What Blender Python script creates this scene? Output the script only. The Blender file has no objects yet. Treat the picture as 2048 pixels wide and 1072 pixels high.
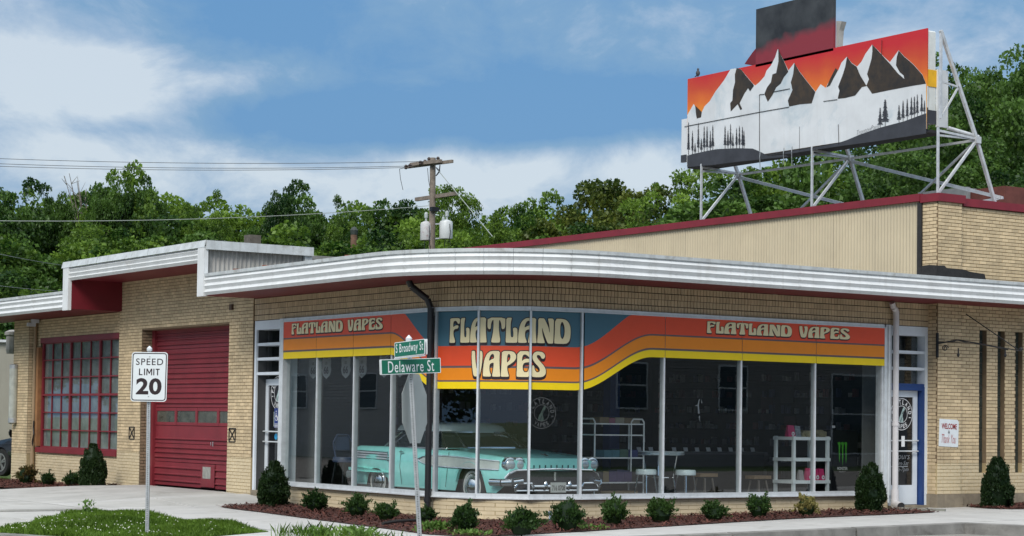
import bpy, bmesh, math, random
import numpy as np
from mathutils import Vector, Matrix
from mathutils.geometry import tessellate_polygon

SC = bpy.context.scene
COL = SC.collection
R = math.radians

# ------------------------------------------------------------------ camera
TH = 0.5975624          # heading of the camera in the plan of the corner building
F_PX, ROLL, PITCH, CY = 3939.5, 0.013713, 0.039275, 686.4
CAM = Vector((-15.941, -24.008, 1.5))
def _dir(u, v):
    c, s = math.cos(ROLL), math.sin(ROLL)
    X = c*u - s*v; Z = s*u + c*v; Y = 1.0
    cp, sp = math.cos(PITCH), math.sin(PITCH)
    X, Y, Z = X, cp*Y - sp*Z, sp*Y + cp*Z
    cs, sn = math.cos(TH), math.sin(TH)
    return Vector((X*cs + Y*sn, -X*sn + Y*cs, Z))
fwd = _dir(0, 0).normalized()
rgt = (_dir(1, 0) - _dir(0, 0)).normalized()
upv = (_dir(0, 1) - _dir(0, 0)).normalized()
cd = bpy.data.cameras.new("camera")
cam = bpy.data.objects.new("camera", cd); COL.objects.link(cam)
M = Matrix.Identity(4)
for i in range(3):
    M[i][0] = rgt[i]; M[i][1] = upv[i]; M[i][2] = -fwd[i]; M[i][3] = CAM[i]
cam.matrix_world = M
cd.sensor_width = 36; cd.lens = 36*F_PX/2048
cd.shift_y = (CY - 536)/2048
cd.clip_start = 0.5; cd.clip_end = 3000
SC.camera = cam

def at(px, py, D):
    """the point of the place that lies D metres ahead, for far things surveyed from the photograph"""
    r = _dir((px-1024)/F_PX, (CY-py)/F_PX)
    return CAM + r*(D/(r.x*math.sin(TH) + r.y*math.cos(TH)))
def on_z(px, py, z=0):
    r = _dir((px-1024)/F_PX, (CY-py)/F_PX)
    return CAM + r*((z-CAM.z)/r.z)

# ------------------------------------------------------------------ world and sun
SUN_EL, SUN_AZ = R(40), math.atan2(-0.75, -0.55)   # the sun stands behind the camera, to its left
w = bpy.data.worlds.new("World"); SC.world = w; w.use_nodes = True
nt = w.node_tree; nt.nodes.clear()
def N(tree, t, **k):
    n = tree.nodes.new(t)
    for a, b in k.items():
        if a == 'inp':
            for i, v in b.items(): n.inputs[i].default_value = v
        else: setattr(n, a, b)
    return n
L = nt.links.new
sky = N(nt, 'ShaderNodeTexSky', sky_type='NISHITA')
sky.sun_disc = False; sky.sun_elevation = SUN_EL; sky.sun_rotation = SUN_AZ
sky.air_density = 1.2; sky.dust_density = 2.0
tc = N(nt, 'ShaderNodeTexCoord')
def wmath(op, a, b=None, c=None):
    n = N(nt, 'ShaderNodeMath', operation=op)
    for i, x in enumerate((a, b, c)):
        if x is None: continue
        if isinstance(x, (int, float)): n.inputs[i].default_value = x
        else: L(x, n.inputs[i])
    return n.outputs[0]
def wdot(vec):
    n = N(nt, 'ShaderNodeVectorMath', operation='DOT_PRODUCT'); L(tc.outputs['Generated'], n.inputs[0])
    n.inputs[1].default_value = vec; return n.outputs['Value']
hr = Vector((math.cos(TH), -math.sin(TH), 0))
U = wdot(hr); V = wdot((0, 0, 1))
def blob(u, v, su, sv, amp):
    a = wmath('DIVIDE', wmath('SUBTRACT', U, u), su); b = wmath('DIVIDE', wmath('SUBTRACT', V, v), sv)
    r2 = wmath('ADD', wmath('MULTIPLY', a, a), wmath('MULTIPLY', b, b))
    return wmath('MULTIPLY', wmath('EXPONENT', wmath('MULTIPLY', r2, -1.0)), amp)
mp = N(nt, 'ShaderNodeMapping'); L(tc.outputs['Generated'], mp.inputs[0]); mp.inputs['Scale'].default_value = (1, 1, 1.7)
def wnoise(scale, det, rough, dist=0.0, loc=0.0):
    n = N(nt, 'ShaderNodeTexNoise'); L(mp.outputs[0], n.inputs['Vector'])
    n.inputs['Scale'].default_value = scale; n.inputs['Detail'].default_value = det
    n.inputs['Roughness'].default_value = rough; n.inputs['Distortion'].default_value = dist
    return n.outputs[0]
n1 = wnoise(15, 10, 0.62, 0.3); n2 = wnoise(3.2, 4, 0.5, 0.3)
base = wmath('ADD', wmath('MULTIPLY', wmath('SUBTRACT', n1, 0.5), 1.55), wmath('MULTIPLY', wmath('SUBTRACT', n2, 0.5), 1.1))
tot = wmath('ADD', base, 0.27)
for b in ((-0.235, 0.172, .06, .020, .62), (-0.165, 0.168, .05, .014, .42), (-0.26, 0.205, .03, .02, .35), (-.215,.152,.05,.014,.35),
          (-0.26, 0.125, .06, .018, .50), (-0.06, 0.122, .10, .020, .55), (0.02, 0.128, .09, .020, .30), (0.11, 0.125, .06, .02, .35),
          (0.06, 0.198, .07, .022, .34), (0.20, 0.19, .05, .03, .34),
          (-0.10, 0.150, .08, .014, -.50), (-0.02, 0.153, .09, .016, -.55), (0.05, 0.158, .06, .014, -.45), (-0.20, 0.142, .05, .006, -.25),
          (-0.12, 0.195, .06, .016, -.25)):
    tot = wmath('ADD', tot, blob(*b))
cl = N(nt, 'ShaderNodeValToRGB'); L(tot, cl.inputs[0])
e = cl.color_ramp.elements
e[0].position = 0.05; e[0].color = (.62, 1.68, 3.3, 1)
e[1].position = .88; e[1].color = (3.7, 4.2, 4.75, 1)
m_ = e.new(.38); m_.color = (1.08, 2.08, 3.4, 1)
m_ = e.new(.58); m_.color = (1.95, 2.75, 3.85, 1)
# overhead the cover closes to bright white-grey cloud
high = N(nt, 'ShaderNodeMapRange'); L(V, high.inputs[0]); high.inputs[1].default_value = .22; high.inputs[2].default_value = .6
mixh = N(nt, 'ShaderNodeMix', data_type='RGBA'); L(high.outputs[0], mixh.inputs[0]); L(cl.outputs[0], mixh.inputs[6]); mixh.inputs[7].default_value = (8.2, 8.7, 9.3, 1)
mixn = N(nt, 'ShaderNodeMix', data_type='RGBA'); mixn.inputs[0].default_value = .88
L(sky.outputs[0], mixn.inputs[6]); L(mixh.outputs[2], mixn.inputs[7])
bg = N(nt, 'ShaderNodeBackground'); L(mixn.outputs[2], bg.inputs[0]); bg.inputs[1].default_value = 0.1
wo = N(nt, 'ShaderNodeOutputWorld'); L(bg.outputs[0], wo.inputs[0])

sd = bpy.data.lights.new("sun", 'SUN'); sd.energy = 1.5; sd.angle = R(22); sd.color = (1, .965, .90)
sun = bpy.data.objects.new("sun", sd); COL.objects.link(sun)
sdir = Vector((math.cos(SUN_EL)*math.sin(SUN_AZ), math.cos(SUN_EL)*math.cos(SUN_AZ), math.sin(SUN_EL)))
sun.rotation_euler = sdir.to_track_quat('Z', 'Y').to_euler()
sun.location = (-20, -30, 40)
SC.view_settings.view_transform = 'Standard'; SC.view_settings.look = 'None'
SC.view_settings.exposure = 0.72; SC.view_settings.gamma = 1.0; SC.view_settings.use_curve_mapping = False
SC.cycles.max_bounces = 8; SC.cycles.transparent_max_bounces = 16; SC.cycles.caustics_reflective = False; SC.cycles.caustics_refractive = False
SC.cycles.use_denoising = True

# ------------------------------------------------------------------ materials
MATS = {}
def pm(name, col, rough=.6, metal=0.0, var=.12, scale=6.0, bump=0.0, bscale=60.0, spec=.5, col2=None, streak=0.0, rnd=0.0, emit=0.0, dirt=None, coat=0.0, patch=None):
    """painted/stone/metal surface: broad tone noise, fine noise, optional vertical streaks, attribute tone and bump"""
    if name in MATS: return MATS[name]
    m = bpy.data.materials.new(name); m.use_nodes = True; t = m.node_tree; l = t.links.new
    b = t.nodes['Principled BSDF']
    g = N(t, 'ShaderNodeNewGeometry')
    c1 = tuple(max(0, c*(1-var)) for c in col); c2 = col2 if col2 else tuple(min(1, c*(1+var)) for c in col)
    n = N(t, 'ShaderNodeTexNoise'); l(g.outputs['Position'], n.inputs['Vector']); n.inputs['Scale'].default_value = scale; n.inputs['Detail'].default_value = 6; n.inputs['Roughness'].default_value = .6
    mr = N(t, 'ShaderNodeMapRange'); l(n.outputs[0], mr.inputs[0]); mr.inputs[1].default_value = .3; mr.inputs[2].default_value = .7
    mx = N(t, 'ShaderNodeMix', data_type='RGBA'); l(mr.outputs[0], mx.inputs[0]); mx.inputs[6].default_value = (*c1, 1); mx.inputs[7].default_value = (*c2, 1)
    out = mx.outputs[2]
    if rnd:
        at_ = N(t, 'ShaderNodeAttribute', attribute_name='tone'); 
        oi = N(t, 'ShaderNodeObjectInfo')
        mu = N(t, 'ShaderNodeMapRange'); l(at_.outputs['Fac'], mu.inputs[0]); mu.inputs[3].default_value = 1-rnd; mu.inputs[4].default_value = 1+rnd
        vm = N(t, 'ShaderNodeVectorMath', operation='SCALE'); l(out, vm.inputs[0]); l(mu.outputs[0], vm.inputs['Scale']); out = vm.outputs[0]
    if streak:
        mpn = N(t, 'ShaderNodeMapping'); l(g.outputs['Position'], mpn.inputs[0]); mpn.inputs['Scale'].default_value = (14, 14, .7)
        sn_ = N(t, 'ShaderNodeTexNoise'); l(mpn.outputs[0], sn_.inputs['Vector']); sn_.inputs['Scale'].default_value = 1; sn_.inputs['Detail'].default_value = 5
        sr = N(t, 'ShaderNodeMapRange'); l(sn_.outputs[0], sr.inputs[0]); sr.inputs[1].default_value = .55; sr.inputs[2].default_value = .8; sr.inputs[4].default_value = streak
        mm = N(t, 'ShaderNodeMix', data_type='RGBA'); l(sr.outputs[0], mm.inputs[0]); l(out, mm.inputs[6]); mm.inputs[7].default_value = (*(dirt or tuple(c*.35 for c in col)), 1); out = mm.outputs[2]
    if patch:
        amt, ps, pc = patch
        pn = N(t, 'ShaderNodeTexNoise'); l(g.outputs['Position'], pn.inputs['Vector']); pn.inputs['Scale'].default_value = ps; pn.inputs['Detail'].default_value = 9; pn.inputs['Roughness'].default_value = .68; pn.inputs['Distortion'].default_value = .8
        pr = N(t, 'ShaderNodeMapRange'); l(pn.outputs[0], pr.inputs[0]); pr.inputs[1].default_value = .54; pr.inputs[2].default_value = .72; pr.inputs[4].default_value = amt
        pmx = N(t, 'ShaderNodeMix', data_type='RGBA'); l(pr.outputs[0], pmx.inputs[0]); l(out, pmx.inputs[6]); pmx.inputs[7].default_value = (*pc, 1); out = pmx.outputs[2]
    l(out, b.inputs['Base Color'])
    b.inputs['Roughness'].default_value = rough; b.inputs['Metallic'].default_value = metal
    if 'Specular IOR Level' in b.inputs: b.inputs['Specular IOR Level'].default_value = spec
    if coat: b.inputs['Coat Weight'].default_value = coat
    if emit: b.inputs['Emission Color'].default_value = (*col, 1); b.inputs['Emission Strength'].default_value = emit
    if bump:
        n2_ = N(t, 'ShaderNodeTexNoise'); l(g.outputs['Position'], n2_.inputs['Vector']); n2_.inputs['Scale'].default_value = bscale; n2_.inputs['Detail'].default_value = 4
        bp = N(t, 'ShaderNodeBump'); bp.inputs['Strength'].default_value = bump; bp.inputs['Distance'].default_value = .01
        l(n2_.outputs[0], bp.inputs['Height']); l(bp.outputs[0], b.inputs['Normal'])
    MATS[name] = m; return m
def glass(name, tint=(.8, .86, .86), ior=1.45, rough=0.0):
    if name in MATS: return MATS[name]
    m = bpy.data.materials.new(name); m.use_nodes = True; t = m.node_tree; t.nodes.clear(); l = t.links.new
    tr = N(t, 'ShaderNodeBsdfTransparent'); tr.inputs[0].default_value = (*tint, 1)
    gl = N(t, 'ShaderNodeBsdfGlossy'); gl.inputs['Roughness'].default_value = rough; gl.inputs[0].default_value = (1, 1, 1, 1)
    tcn = N(t, 'ShaderNodeNewGeometry'); nz = N(t, 'ShaderNodeTexNoise'); nz.inputs['Scale'].default_value = 1.6; l(tcn.outputs['Position'], nz.inputs['Vector'])
    bp = N(t, 'ShaderNodeBump'); bp.inputs['Strength'].default_value = .012; bp.inputs['Distance'].default_value = .02; l(nz.outputs[0], bp.inputs['Height']); l(bp.outputs[0], gl.inputs['Normal'])
    dt = N(t, 'ShaderNodeVectorMath', operation='DOT_PRODUCT'); l(tcn.outputs['Incoming'], dt.inputs[0]); l(tcn.outputs['Normal'], dt.inputs[1])
    ab = N(t, 'ShaderNodeMath', operation='ABSOLUTE'); l(dt.outputs['Value'], ab.inputs[0]); om = N(t, 'ShaderNodeMath', operation='SUBTRACT'); om.inputs[0].default_value = 1; l(ab.outputs[0], om.inputs[1])
    pw = N(t, 'ShaderNodeMath', operation='POWER'); l(om.outputs[0], pw.inputs[0]); pw.inputs[1].default_value = 5
    mu = N(t, 'ShaderNodeMath', operation='MULTIPLY_ADD'); l(pw.outputs[0], mu.inputs[0]); mu.inputs[1].default_value = .92; mu.inputs[2].default_value = .085
    mx = N(t, 'ShaderNodeMixShader'); l(mu.outputs[0], mx.inputs[0]); l(tr.outputs[0], mx.inputs[1]); l(gl.outputs[0], mx.inputs[2])
    o = N(t, 'ShaderNodeOutputMaterial'); l(mx.outputs[0], o.inputs[0])
    MATS[name] = m; return m
def leafmat(name, dark, light, trans=.35):
    if name in MATS: return MATS[name]
    m = bpy.data.materials.new(name); m.use_nodes = True; t = m.node_tree; t.nodes.clear(); l = t.links.new
    a = N(t, 'ShaderNodeAttribute', attribute_name='tone'); oi = N(t, 'ShaderNodeObjectInfo')
    g = N(t, 'ShaderNodeNewGeometry'); nz = N(t, 'ShaderNodeTexNoise'); nz.inputs['Scale'].default_value = .55; nz.inputs['Detail'].default_value = 3; l(g.outputs['Position'], nz.inputs['Vector'])
    ad = N(t, 'ShaderNodeMath', operation='ADD'); l(a.outputs['Fac'], ad.inputs[0]); 
    mr = N(t, 'ShaderNodeMapRange'); l(nz.outputs[0], mr.inputs[0]); mr.inputs[1].default_value = .35; mr.inputs[2].default_value = .65; mr.inputs[3].default_value = -.28; mr.inputs[4].default_value = .28
    l(mr.outputs[0], ad.inputs[1])
    ad2 = N(t, 'ShaderNodeMath', operation='MULTIPLY_ADD'); l(oi.outputs['Random'], ad2.inputs[0]); ad2.inputs[1].default_value = .3; l(ad.outputs[0], ad2.inputs[2])
    sb = N(t, 'ShaderNodeMath', operation='SUBTRACT'); l(ad2.outputs[0], sb.inputs[0]); sb.inputs[1].default_value = .15; sb.use_clamp = True
    mx = N(t, 'ShaderNodeMix', data_type='RGBA'); l(sb.outputs[0], mx.inputs[0]); mx.inputs[6].default_value = (*dark, 1); mx.inputs[7].default_value = (*light, 1)
    d = N(t, 'ShaderNodeBsdfDiffuse'); tr = N(t, 'ShaderNodeBsdfTranslucent'); gl = N(t, 'ShaderNodeBsdfGlossy'); gl.inputs['Roughness'].default_value = .45; gl.inputs[0].default_value = (.5, .55, .5, 1)
    l(mx.outputs[2], d.inputs[0]); l(mx.outputs[2], tr.inputs[0])
    m1 = N(t, 'ShaderNodeMixShader'); m1.inputs[0].default_value = trans; l(d.outputs[0], m1.inputs[1]); l(tr.outputs[0], m1.inputs[2])
    m2 = N(t, 'ShaderNodeMixShader'); m2.inputs[0].default_value = .035; l(m1.outputs[0], m2.inputs[1]); l(gl.outputs[0], m2.inputs[2])
    o = N(t, 'ShaderNodeOutputMaterial'); l(m2.outputs[0], o.inputs[0])
    MATS[name] = m; return m

BRICK = pm('yellow_painted_brick', (.57, .445, .275), .75, patch=(.4, 1.3, (.40, .31, .20)), var=.12, scale=2.2, bump=.25, bscale=90, rnd=.15, streak=.25, dirt=(.2, .15, .09))
BRICK_TAN = pm('tan_glazed_brick', (.50, .385, .24), .6, var=.12, scale=3, bump=.2, bscale=90, rnd=.10, streak=.12)
BRICK_LOW = pm('thick_cream_brick_paint', (.60, .495, .325), .7, patch=(.45, 2.0, (.38, .30, .19)), var=.07, scale=2, bump=.15, rnd=.05, streak=.12, dirt=(.3, .24, .15))
MORTAR = pm('dirty_mortar', (.17, .12, .07), .9, var=.2, scale=8)
MORTAR_L = pm('painted_mortar', (.40, .31, .17), .85, var=.12, scale=6)
CONC_OLD = pm('old_foundation_concrete', (.24, .20, .145), .9, var=.25, scale=5, bump=.5, bscale=40, streak=.4)
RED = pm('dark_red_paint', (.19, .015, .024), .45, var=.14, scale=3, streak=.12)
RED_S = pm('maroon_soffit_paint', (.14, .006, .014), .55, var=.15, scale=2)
RED_D = pm('garage_door_red', (.19, .020, .029), .5, patch=(.4, 1.7, (.24, .06, .06)), var=.14, scale=2.5, streak=.35, dirt=(.16, .02, .03))
WHITE = pm('white_enamel_panel', (.66, .675, .68), .55, patch=(.35, 2.2, (.45, .43, .40)), var=.07, scale=3, streak=.42, dirt=(.36, .35, .33))
WHITE_D = pm('weathered_white_flashing', (.50, .53, .54), .55, patch=(.6, 4.0, (.20, .18, .15)), var=.16, scale=5, streak=.4, dirt=(.2, .18, .15))
WPAINT = pm('white_door_paint', (.66, .71, .76), .4, var=.05, scale=5)
ALU = pm('anodised_aluminium', (.66, .69, .71), .40, metal=.25, var=.10, scale=8, streak=.2)
GALV = pm('galvanised_steel', (.42, .44, .45), .45, metal=.6, var=.2, scale=22)
CHROME = pm('chrome', (.72, .74, .76), .12, metal=1.0, var=.04, scale=5)
BLACK = pm('black_paint', (.012, .012, .014), .4, var=.2)
BLACKM = pm('matt_black', (.02, .02, .022), .85, var=.3)
TAR = pm('roof_tar', (.018, .017, .017), .7, var=.4, scale=12, bump=.6, bscale=30)
BEIGE = pm('beige_corrugated_paint', (.50, .43, .30), .55, patch=(.3, 1.2, (.38, .31, .20)), var=.07, scale=1.2, streak=.22, dirt=(.30, .25, .17))
GREYCOR = pm('dirty_grey_corrugated', (.33, .32, .30), .7, var=.25, scale=4, streak=.7, dirt=(.09, .08, .07))
DARKGL = pm('dark_backing', (.03, .032, .034), .8)
GLASS = glass('shop_glass', (.90, .93, .93))
GLASS2 = glass('small_pane_glass', (.78, .82, .82))
CONC = pm('pale_pavement_concrete', (.47, .465, .445), .85, patch=(.75, 1.4, (.31, .30, .27)), var=.10, scale=1.4, bump=.25, bscale=70, streak=0)
CONC2 = pm('weathered_drive_concrete', (.42, .415, .39), .88, patch=(.85, 1.1, (.25, .24, .21)), var=.16, scale=.9, bump=.3, bscale=60)
KERBM = pm('grey_kerb_concrete', (.21, .205, .19), .9, patch=(.8, 2.5, (.07, .065, .055)), var=.28, scale=3, bump=.4)
ASPH = pm('asphalt', (.22, .21, .19), .92, var=.16, scale=2, bump=.4, bscale=120)
SOIL = pm('soil', (.055, .038, .026), .95, var=.3, scale=9, bump=.6, bscale=30)
WOOD = pm('weathered_pole_wood', (.20, .165, .135), .9, var=.3, scale=9, streak=.5, dirt=(.06, .05, .04))
BARK = pm('bark', (.09, .07, .05), .95, var=.3, scale=6, bump=.5, bscale=20)
BANNER = dict(blue=pm('banner_teal_blue', (.050, .135, .185), .35, var=.03), red=pm('banner_red', (.72, .075, .022), .35, var=.03),
              grey=pm('banner_mauve_grey', (.12, .09, .095), .35, var=.03), orange=pm('banner_orange', (.78, .24, .008), .35, var=.03),
              yellow=pm('banner_yellow', (.85, .62, .004), .35, var=.03))
CREAM = pm('letter_cream', (.80, .70, .42), .4, var=.03)
INK = pm('letter_ink', (.018, .008, .010), .4)

# ------------------------------------------------------------------ mesh builder
class MB:
    def __init__(s): s.v = []; s.f = []; s.m = []; s.t = []; s.uvz = None
    def add(s, V, Fs, mi=0, tone=.5):
        o = len(s.v); s.v.extend([tuple(p) for p in V])
        for f in Fs: s.f.append(tuple(i+o for i in f)); s.m.append(mi); s.t.append(tone)
    def box(s, x0, x1, y0, y1, z0, z1, mi=0, tone=.5):
        V = [(x, y, z) for z in (z0, z1) for y in (y0, y1) for x in (x0, x1)]
        s.add(V, [(0, 2, 3, 1), (4, 5, 7, 6), (0, 1, 5, 4), (2, 6, 7, 3), (0, 4, 6, 2), (1, 3, 7, 5)], mi, tone)
    def obox(s, c, ax, ay, az, mi=0, tone=.5):
        c, ax, ay, az = map(Vector, (c, ax, ay, az))
        V = [c + ax*i + ay*j + az*k for k in (-1, 1) for j in (-1, 1) for i in (-1, 1)]
        s.add(V, [(0, 2, 3, 1), (4, 5, 7, 6), (0, 1, 5, 4), (2, 6, 7, 3), (0, 4, 6, 2), (1, 3, 7, 5)], mi, tone)
    def tube(s, p0, p1, r0, r1=None, n=10, mi=0, cap=True):
        p0, p1 = Vector(p0), Vector(p1); r1 = r0 if r1 is None else r1
        d = (p1-p0).normalized(); a = d.orthogonal().normalized(); b = d.cross(a)
        V = []
        for p, r in ((p0, r0), (p1, r1)):
            for i in range(n):
                t = 2*math.pi*i/n; V.append(p + (a*math.cos(t)+b*math.sin(t))*r)
        Fs = [(i, (i+1) % n, n+(i+1) % n, n+i) for i in range(n)]
        if cap: Fs += [tuple(range(n-1, -1, -1)), tuple(range(n, 2*n))]
        s.add(V, Fs, mi)
    def path(s, pts, r, n=8, mi=0):
        for a, b in zip(pts, pts[1:]): s.tube(a, b, r, n=n, mi=mi)
    def bar(s, p0, p1, w, h=None, mi=0, up=(0, 0, 1)):
        p0, p1 = Vector(p0), Vector(p1); h = w if h is None else h
        d = (p1-p0); l_ = d.length/2; d.normalize(); u = Vector(up)
        if abs(d.dot(u)) > .98: u = Vector((1, 0, 0))
        a = d.cross(u).normalized(); b = a.cross(d)
        s.obox((p0+p1)/2, d*l_, a*(w/2), b*(h/2), mi)
    def lathe(s, c, prof, n=16, axis='z', mi=0):
        c = Vector(c); V = []
        for r, h in prof:
            for i in range(n):
                t = 2*math.pi*i/n; a, b = r*math.cos(t), r*math.sin(t)
                V.append(c + (Vector((a, b, h)) if axis == 'z' else Vector((h, a, b)) if axis == 'x' else Vector((a, h, b))))
        k = len(prof); Fs = []
        for j in range(k-1):
            for i in range(n): Fs.append((j*n+i, j*n+(i+1) % n, (j+1)*n+(i+1) % n, (j+1)*n+i))
        Fs.append(tuple(range(n-1, -1, -1))); Fs.append(tuple((k-1)*n+i for i in range(n)))
        s.add(V, Fs, mi)
    def poly(s, pts, mi=0, tone=.5):
        pts = [Vector(p) for p in pts]
        for t in tessellate_polygon([pts]): s.add([pts[i] for i in t], [(0, 1, 2)], mi, tone)
    def prism(s, pts, h, mi=0):
        """pts: closed outline of 3-D points; h: thickness vector"""
        pts = [Vector(p) for p in pts]; h = Vector(h); n = len(pts)
        for t in tessellate_polygon([pts]):
            s.add([pts[i] for i in t], [(0, 1, 2)], mi); s.add([pts[i]+h for i in t], [(2, 1, 0)], mi)
        for i in range(n): s.add([pts[i], pts[(i+1) % n], pts[(i+1) % n]+h, pts[i]+h], [(0, 1, 2, 3)], mi)
    def build(s, name, mats, parent=None, smooth=False, world=True, kind=None, bevel=0, link=True):
        me = bpy.data.meshes.new(name)
        off = Vector((0, 0, 0))
        if parent is not None and world:
            p = parent
            while p is not None: off += p.location; p = p.parent
        V = [(x-off.x, y-off.y, z-off.z) for x, y, z in s.v] if off.length else s.v
        me.from_pydata(V, [], s.f)
        if not isinstance(mats, (list, tuple)): mats = [mats]
        for m in mats: me.materials.append(m)
        if len(mats) > 1: me.polygons.foreach_set('material_index', s.m)
        if any(t != .5 for t in s.t):
            a = me.attributes.new('tone', 'FLOAT', 'FACE'); a.data.foreach_set('value', s.t)
        bm = bmesh.new(); bm.from_mesh(me)
        bmesh.ops.remove_doubles(bm, verts=bm.verts, dist=1e-5) if smooth else None
        bmesh.ops.recalc_face_normals(bm, faces=bm.faces)
        if bevel:
            bmesh.ops.remove_doubles(bm, verts=bm.verts, dist=1e-5)
            bmesh.ops.bevel(bm, geom=[e for e in bm.edges if e.is_manifold and e.calc_face_angle(0) > .6], offset=bevel, segments=1, affect='EDGES', clamp_overlap=True)
        bm.to_mesh(me); bm.free()
        if smooth:
            me.polygons.foreach_set('use_smooth', [True]*len(me.polygons))
            me.set_sharp_from_angle(angle=R(40))
        if not link: return me
        o = bpy.data.objects.new(name, me); COL.objects.link(o)
        if parent is not None: o.parent = parent
        if kind: o['kind'] = kind
        return o
def thing(name, label, cat, loc=(0, 0, 0), rz=0, group=None, kind=None):
    o = bpy.data.objects.new(name, None); COL.objects.link(o); o.location = loc; o.rotation_euler = (0, 0, rz); o.empty_display_size = .2
    if label: o['label'] = label; o['category'] = cat
    if group: o['group'] = group
    if kind: o['kind'] = kind
    return o
def tag(o, label, cat, group=None):
    o['label'] = label; o['category'] = cat
    if group: o['group'] = group
    return o
def part(name, mesh, parent, mat=None, loc=(0, 0, 0), rz=0, sc=None, label=None):
    o = bpy.data.objects.new(name, mesh); COL.objects.link(o); o.parent = parent; o.location = loc; o.rotation_euler = (0, 0, rz)
    if sc: o.scale = sc
    if label: o['label'] = label
    return o
def copy_thing(root, loc, rz=0, sc=None, label=None, group=None):
    r = root.copy(); COL.objects.link(r); r.location = loc; r.rotation_euler = (0, 0, rz)
    if sc: r.scale = sc
    if label: r['label'] = label
    if group: r['group'] = group
    def rec(a, b):
        for ch in [c for c in bpy.data.objects if c.parent == a]:
            c = ch.copy(); COL.objects.link(c); c.parent = b; rec(ch, c)
    rec(root, r)
    return r
def np_mesh(name, V, F4, mat, tone=None, link=True, parent=None):
    """V (n,3) float, F4 (m,k) int faces with k corners"""
    me = bpy.data.meshes.new(name); k = F4.shape[1]
    me.vertices.add(len(V)); me.vertices.foreach_set('co', np.ascontiguousarray(V, np.float32).ravel())
    me.loops.add(F4.size); me.loops.foreach_set('vertex_index', F4.astype(np.int32).ravel())
    me.polygons.add(len(F4)); me.polygons.foreach_set('loop_start', np.arange(0, F4.size, k, dtype=np.int32))
    try: me.polygons.foreach_set('loop_total', np.full(len(F4), k, np.int32))
    except Exception: pass
    me.update(calc_edges=True); me.validate()
    if tone is not None:
        a = me.attributes.new('tone', 'FLOAT', 'FACE'); a.data.foreach_set('value', tone.astype(np.float32))
    me.materials.append(mat)
    if not link: return me
    o = bpy.data.objects.new(name, me); COL.objects.link(o)
    if parent: o.parent = parent
    return o

# text as flat mesh (x right, y up), returned as (verts, faces)
_tc = {}
def text_vf(s, size=1.0, sx=1.0, off=0.0, shear=0.0, space=1.0, align='CENTER'):
    k = (s, size, sx, off, shear, space, align)
    if k in _tc: return _tc[k]
    c = bpy.data.curves.new('t', 'FONT'); c.body = s; c.size = size; c.offset = off; c.shear = shear; c.space_character = space; c.align_x = align; c.align_y = 'CENTER'; c.resolution_u = 4
    o = bpy.data.objects.new('t', c); COL.objects.link(o)
    dg = bpy.context.evaluated_depsgraph_get(); me = bpy.data.meshes.new_from_object(o.evaluated_get(dg))
    V = [(v.co.x*sx, v.co.y) for v in me.vertices]; Fs = [tuple(p.vertices) for p in me.polygons]
    bpy.data.objects.remove(o); bpy.data.curves.remove(c); bpy.data.meshes.remove(me)
    _tc[k] = (V, Fs); return V, Fs
def put_flat(mb, vf, O, ex, ey, mi=0):
    O, ex, ey = Vector(O), Vector(ex), Vector(ey)
    mb.add([O + ex*x + ey*y for x, y in vf[0]], vf[1], mi)
def fit_text(s, wdt, hgt, off=0.0, shear=0.0, space=1.0):
    V, Fs = text_vf(s, 1, 1, off, shear, space)
    xs = [p[0] for p in V]; ys = [p[1] for p in V]
    a, b, c, d = min(xs), max(xs), min(ys), max(ys)
    return [((x-(a+b)/2)*wdt/(b-a), (y-(c+d)/2)*hgt/(d-c)) for x, y in V], Fs
def gz(x, y):
    g = .012*min(max(x, 0), 14)
    a = max(0, min(1, (x+4.2)/3.6)); 
    b = max(0, min(1, (y-6.2)/1.6))*max(0, min(1, (14.2-y)/1.8))
    a = a*a*(3-2*a); b = b*b*(3-2*b)
    return g + .14*a*b
rng = random.Random(11)
# ================================================================== the ground
def sheet(name, pts, dz, m, parent=None, label=None, step=.6):
    """flat outline laid on the gently sloping ground, dz above it"""
    mb = MB()
    for t in tessellate_polygon([[Vector((x, y, 0)) for x, y in pts]]):
        mb.add([(pts[i][0], pts[i][1], gz(*pts[i])+dz) for i in t], [(0, 1, 2)])
    me = mb.build(name, m, link=False)
    bm = bmesh.new(); bm.from_mesh(me)
    bmesh.ops.remove_doubles(bm, verts=bm.verts, dist=1e-4)
    for it in range(6):
        es = [e_ for e_ in bm.edges if e_.calc_length() > step*1.5]
        if not es: break
        bmesh.ops.subdivide_edges(bm, edges=es, cuts=1); bmesh.ops.triangulate(bm, faces=bm.faces)
    for v in bm.verts: v.co.z = gz(v.co.x, v.co.y)+dz
    bmesh.ops.recalc_face_normals(bm, faces=bm.faces); bm.to_mesh(me); bm.free()
    o = bpy.data.objects.new(name, me); COL.objects.link(o); o.parent = parent
    return o
LAWN = pm('lawn_soil', (.05, .09, .018), .95, var=.35, scale=3, bump=.4, bscale=30)
mb = MB(); mb.box(-900, 900, -900, 900, -.6, -.18)
o = mb.build('ground', LAWN); o['kind'] = 'structure'
mb = MB(); mb.box(-40, 60, -26, -3.62, -.17, -.085); mb.box(-22, -7.6, -26, 70, -.17, -.0855)
o = mb.build('road', ASPH); o['kind'] = 'structure'

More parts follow.
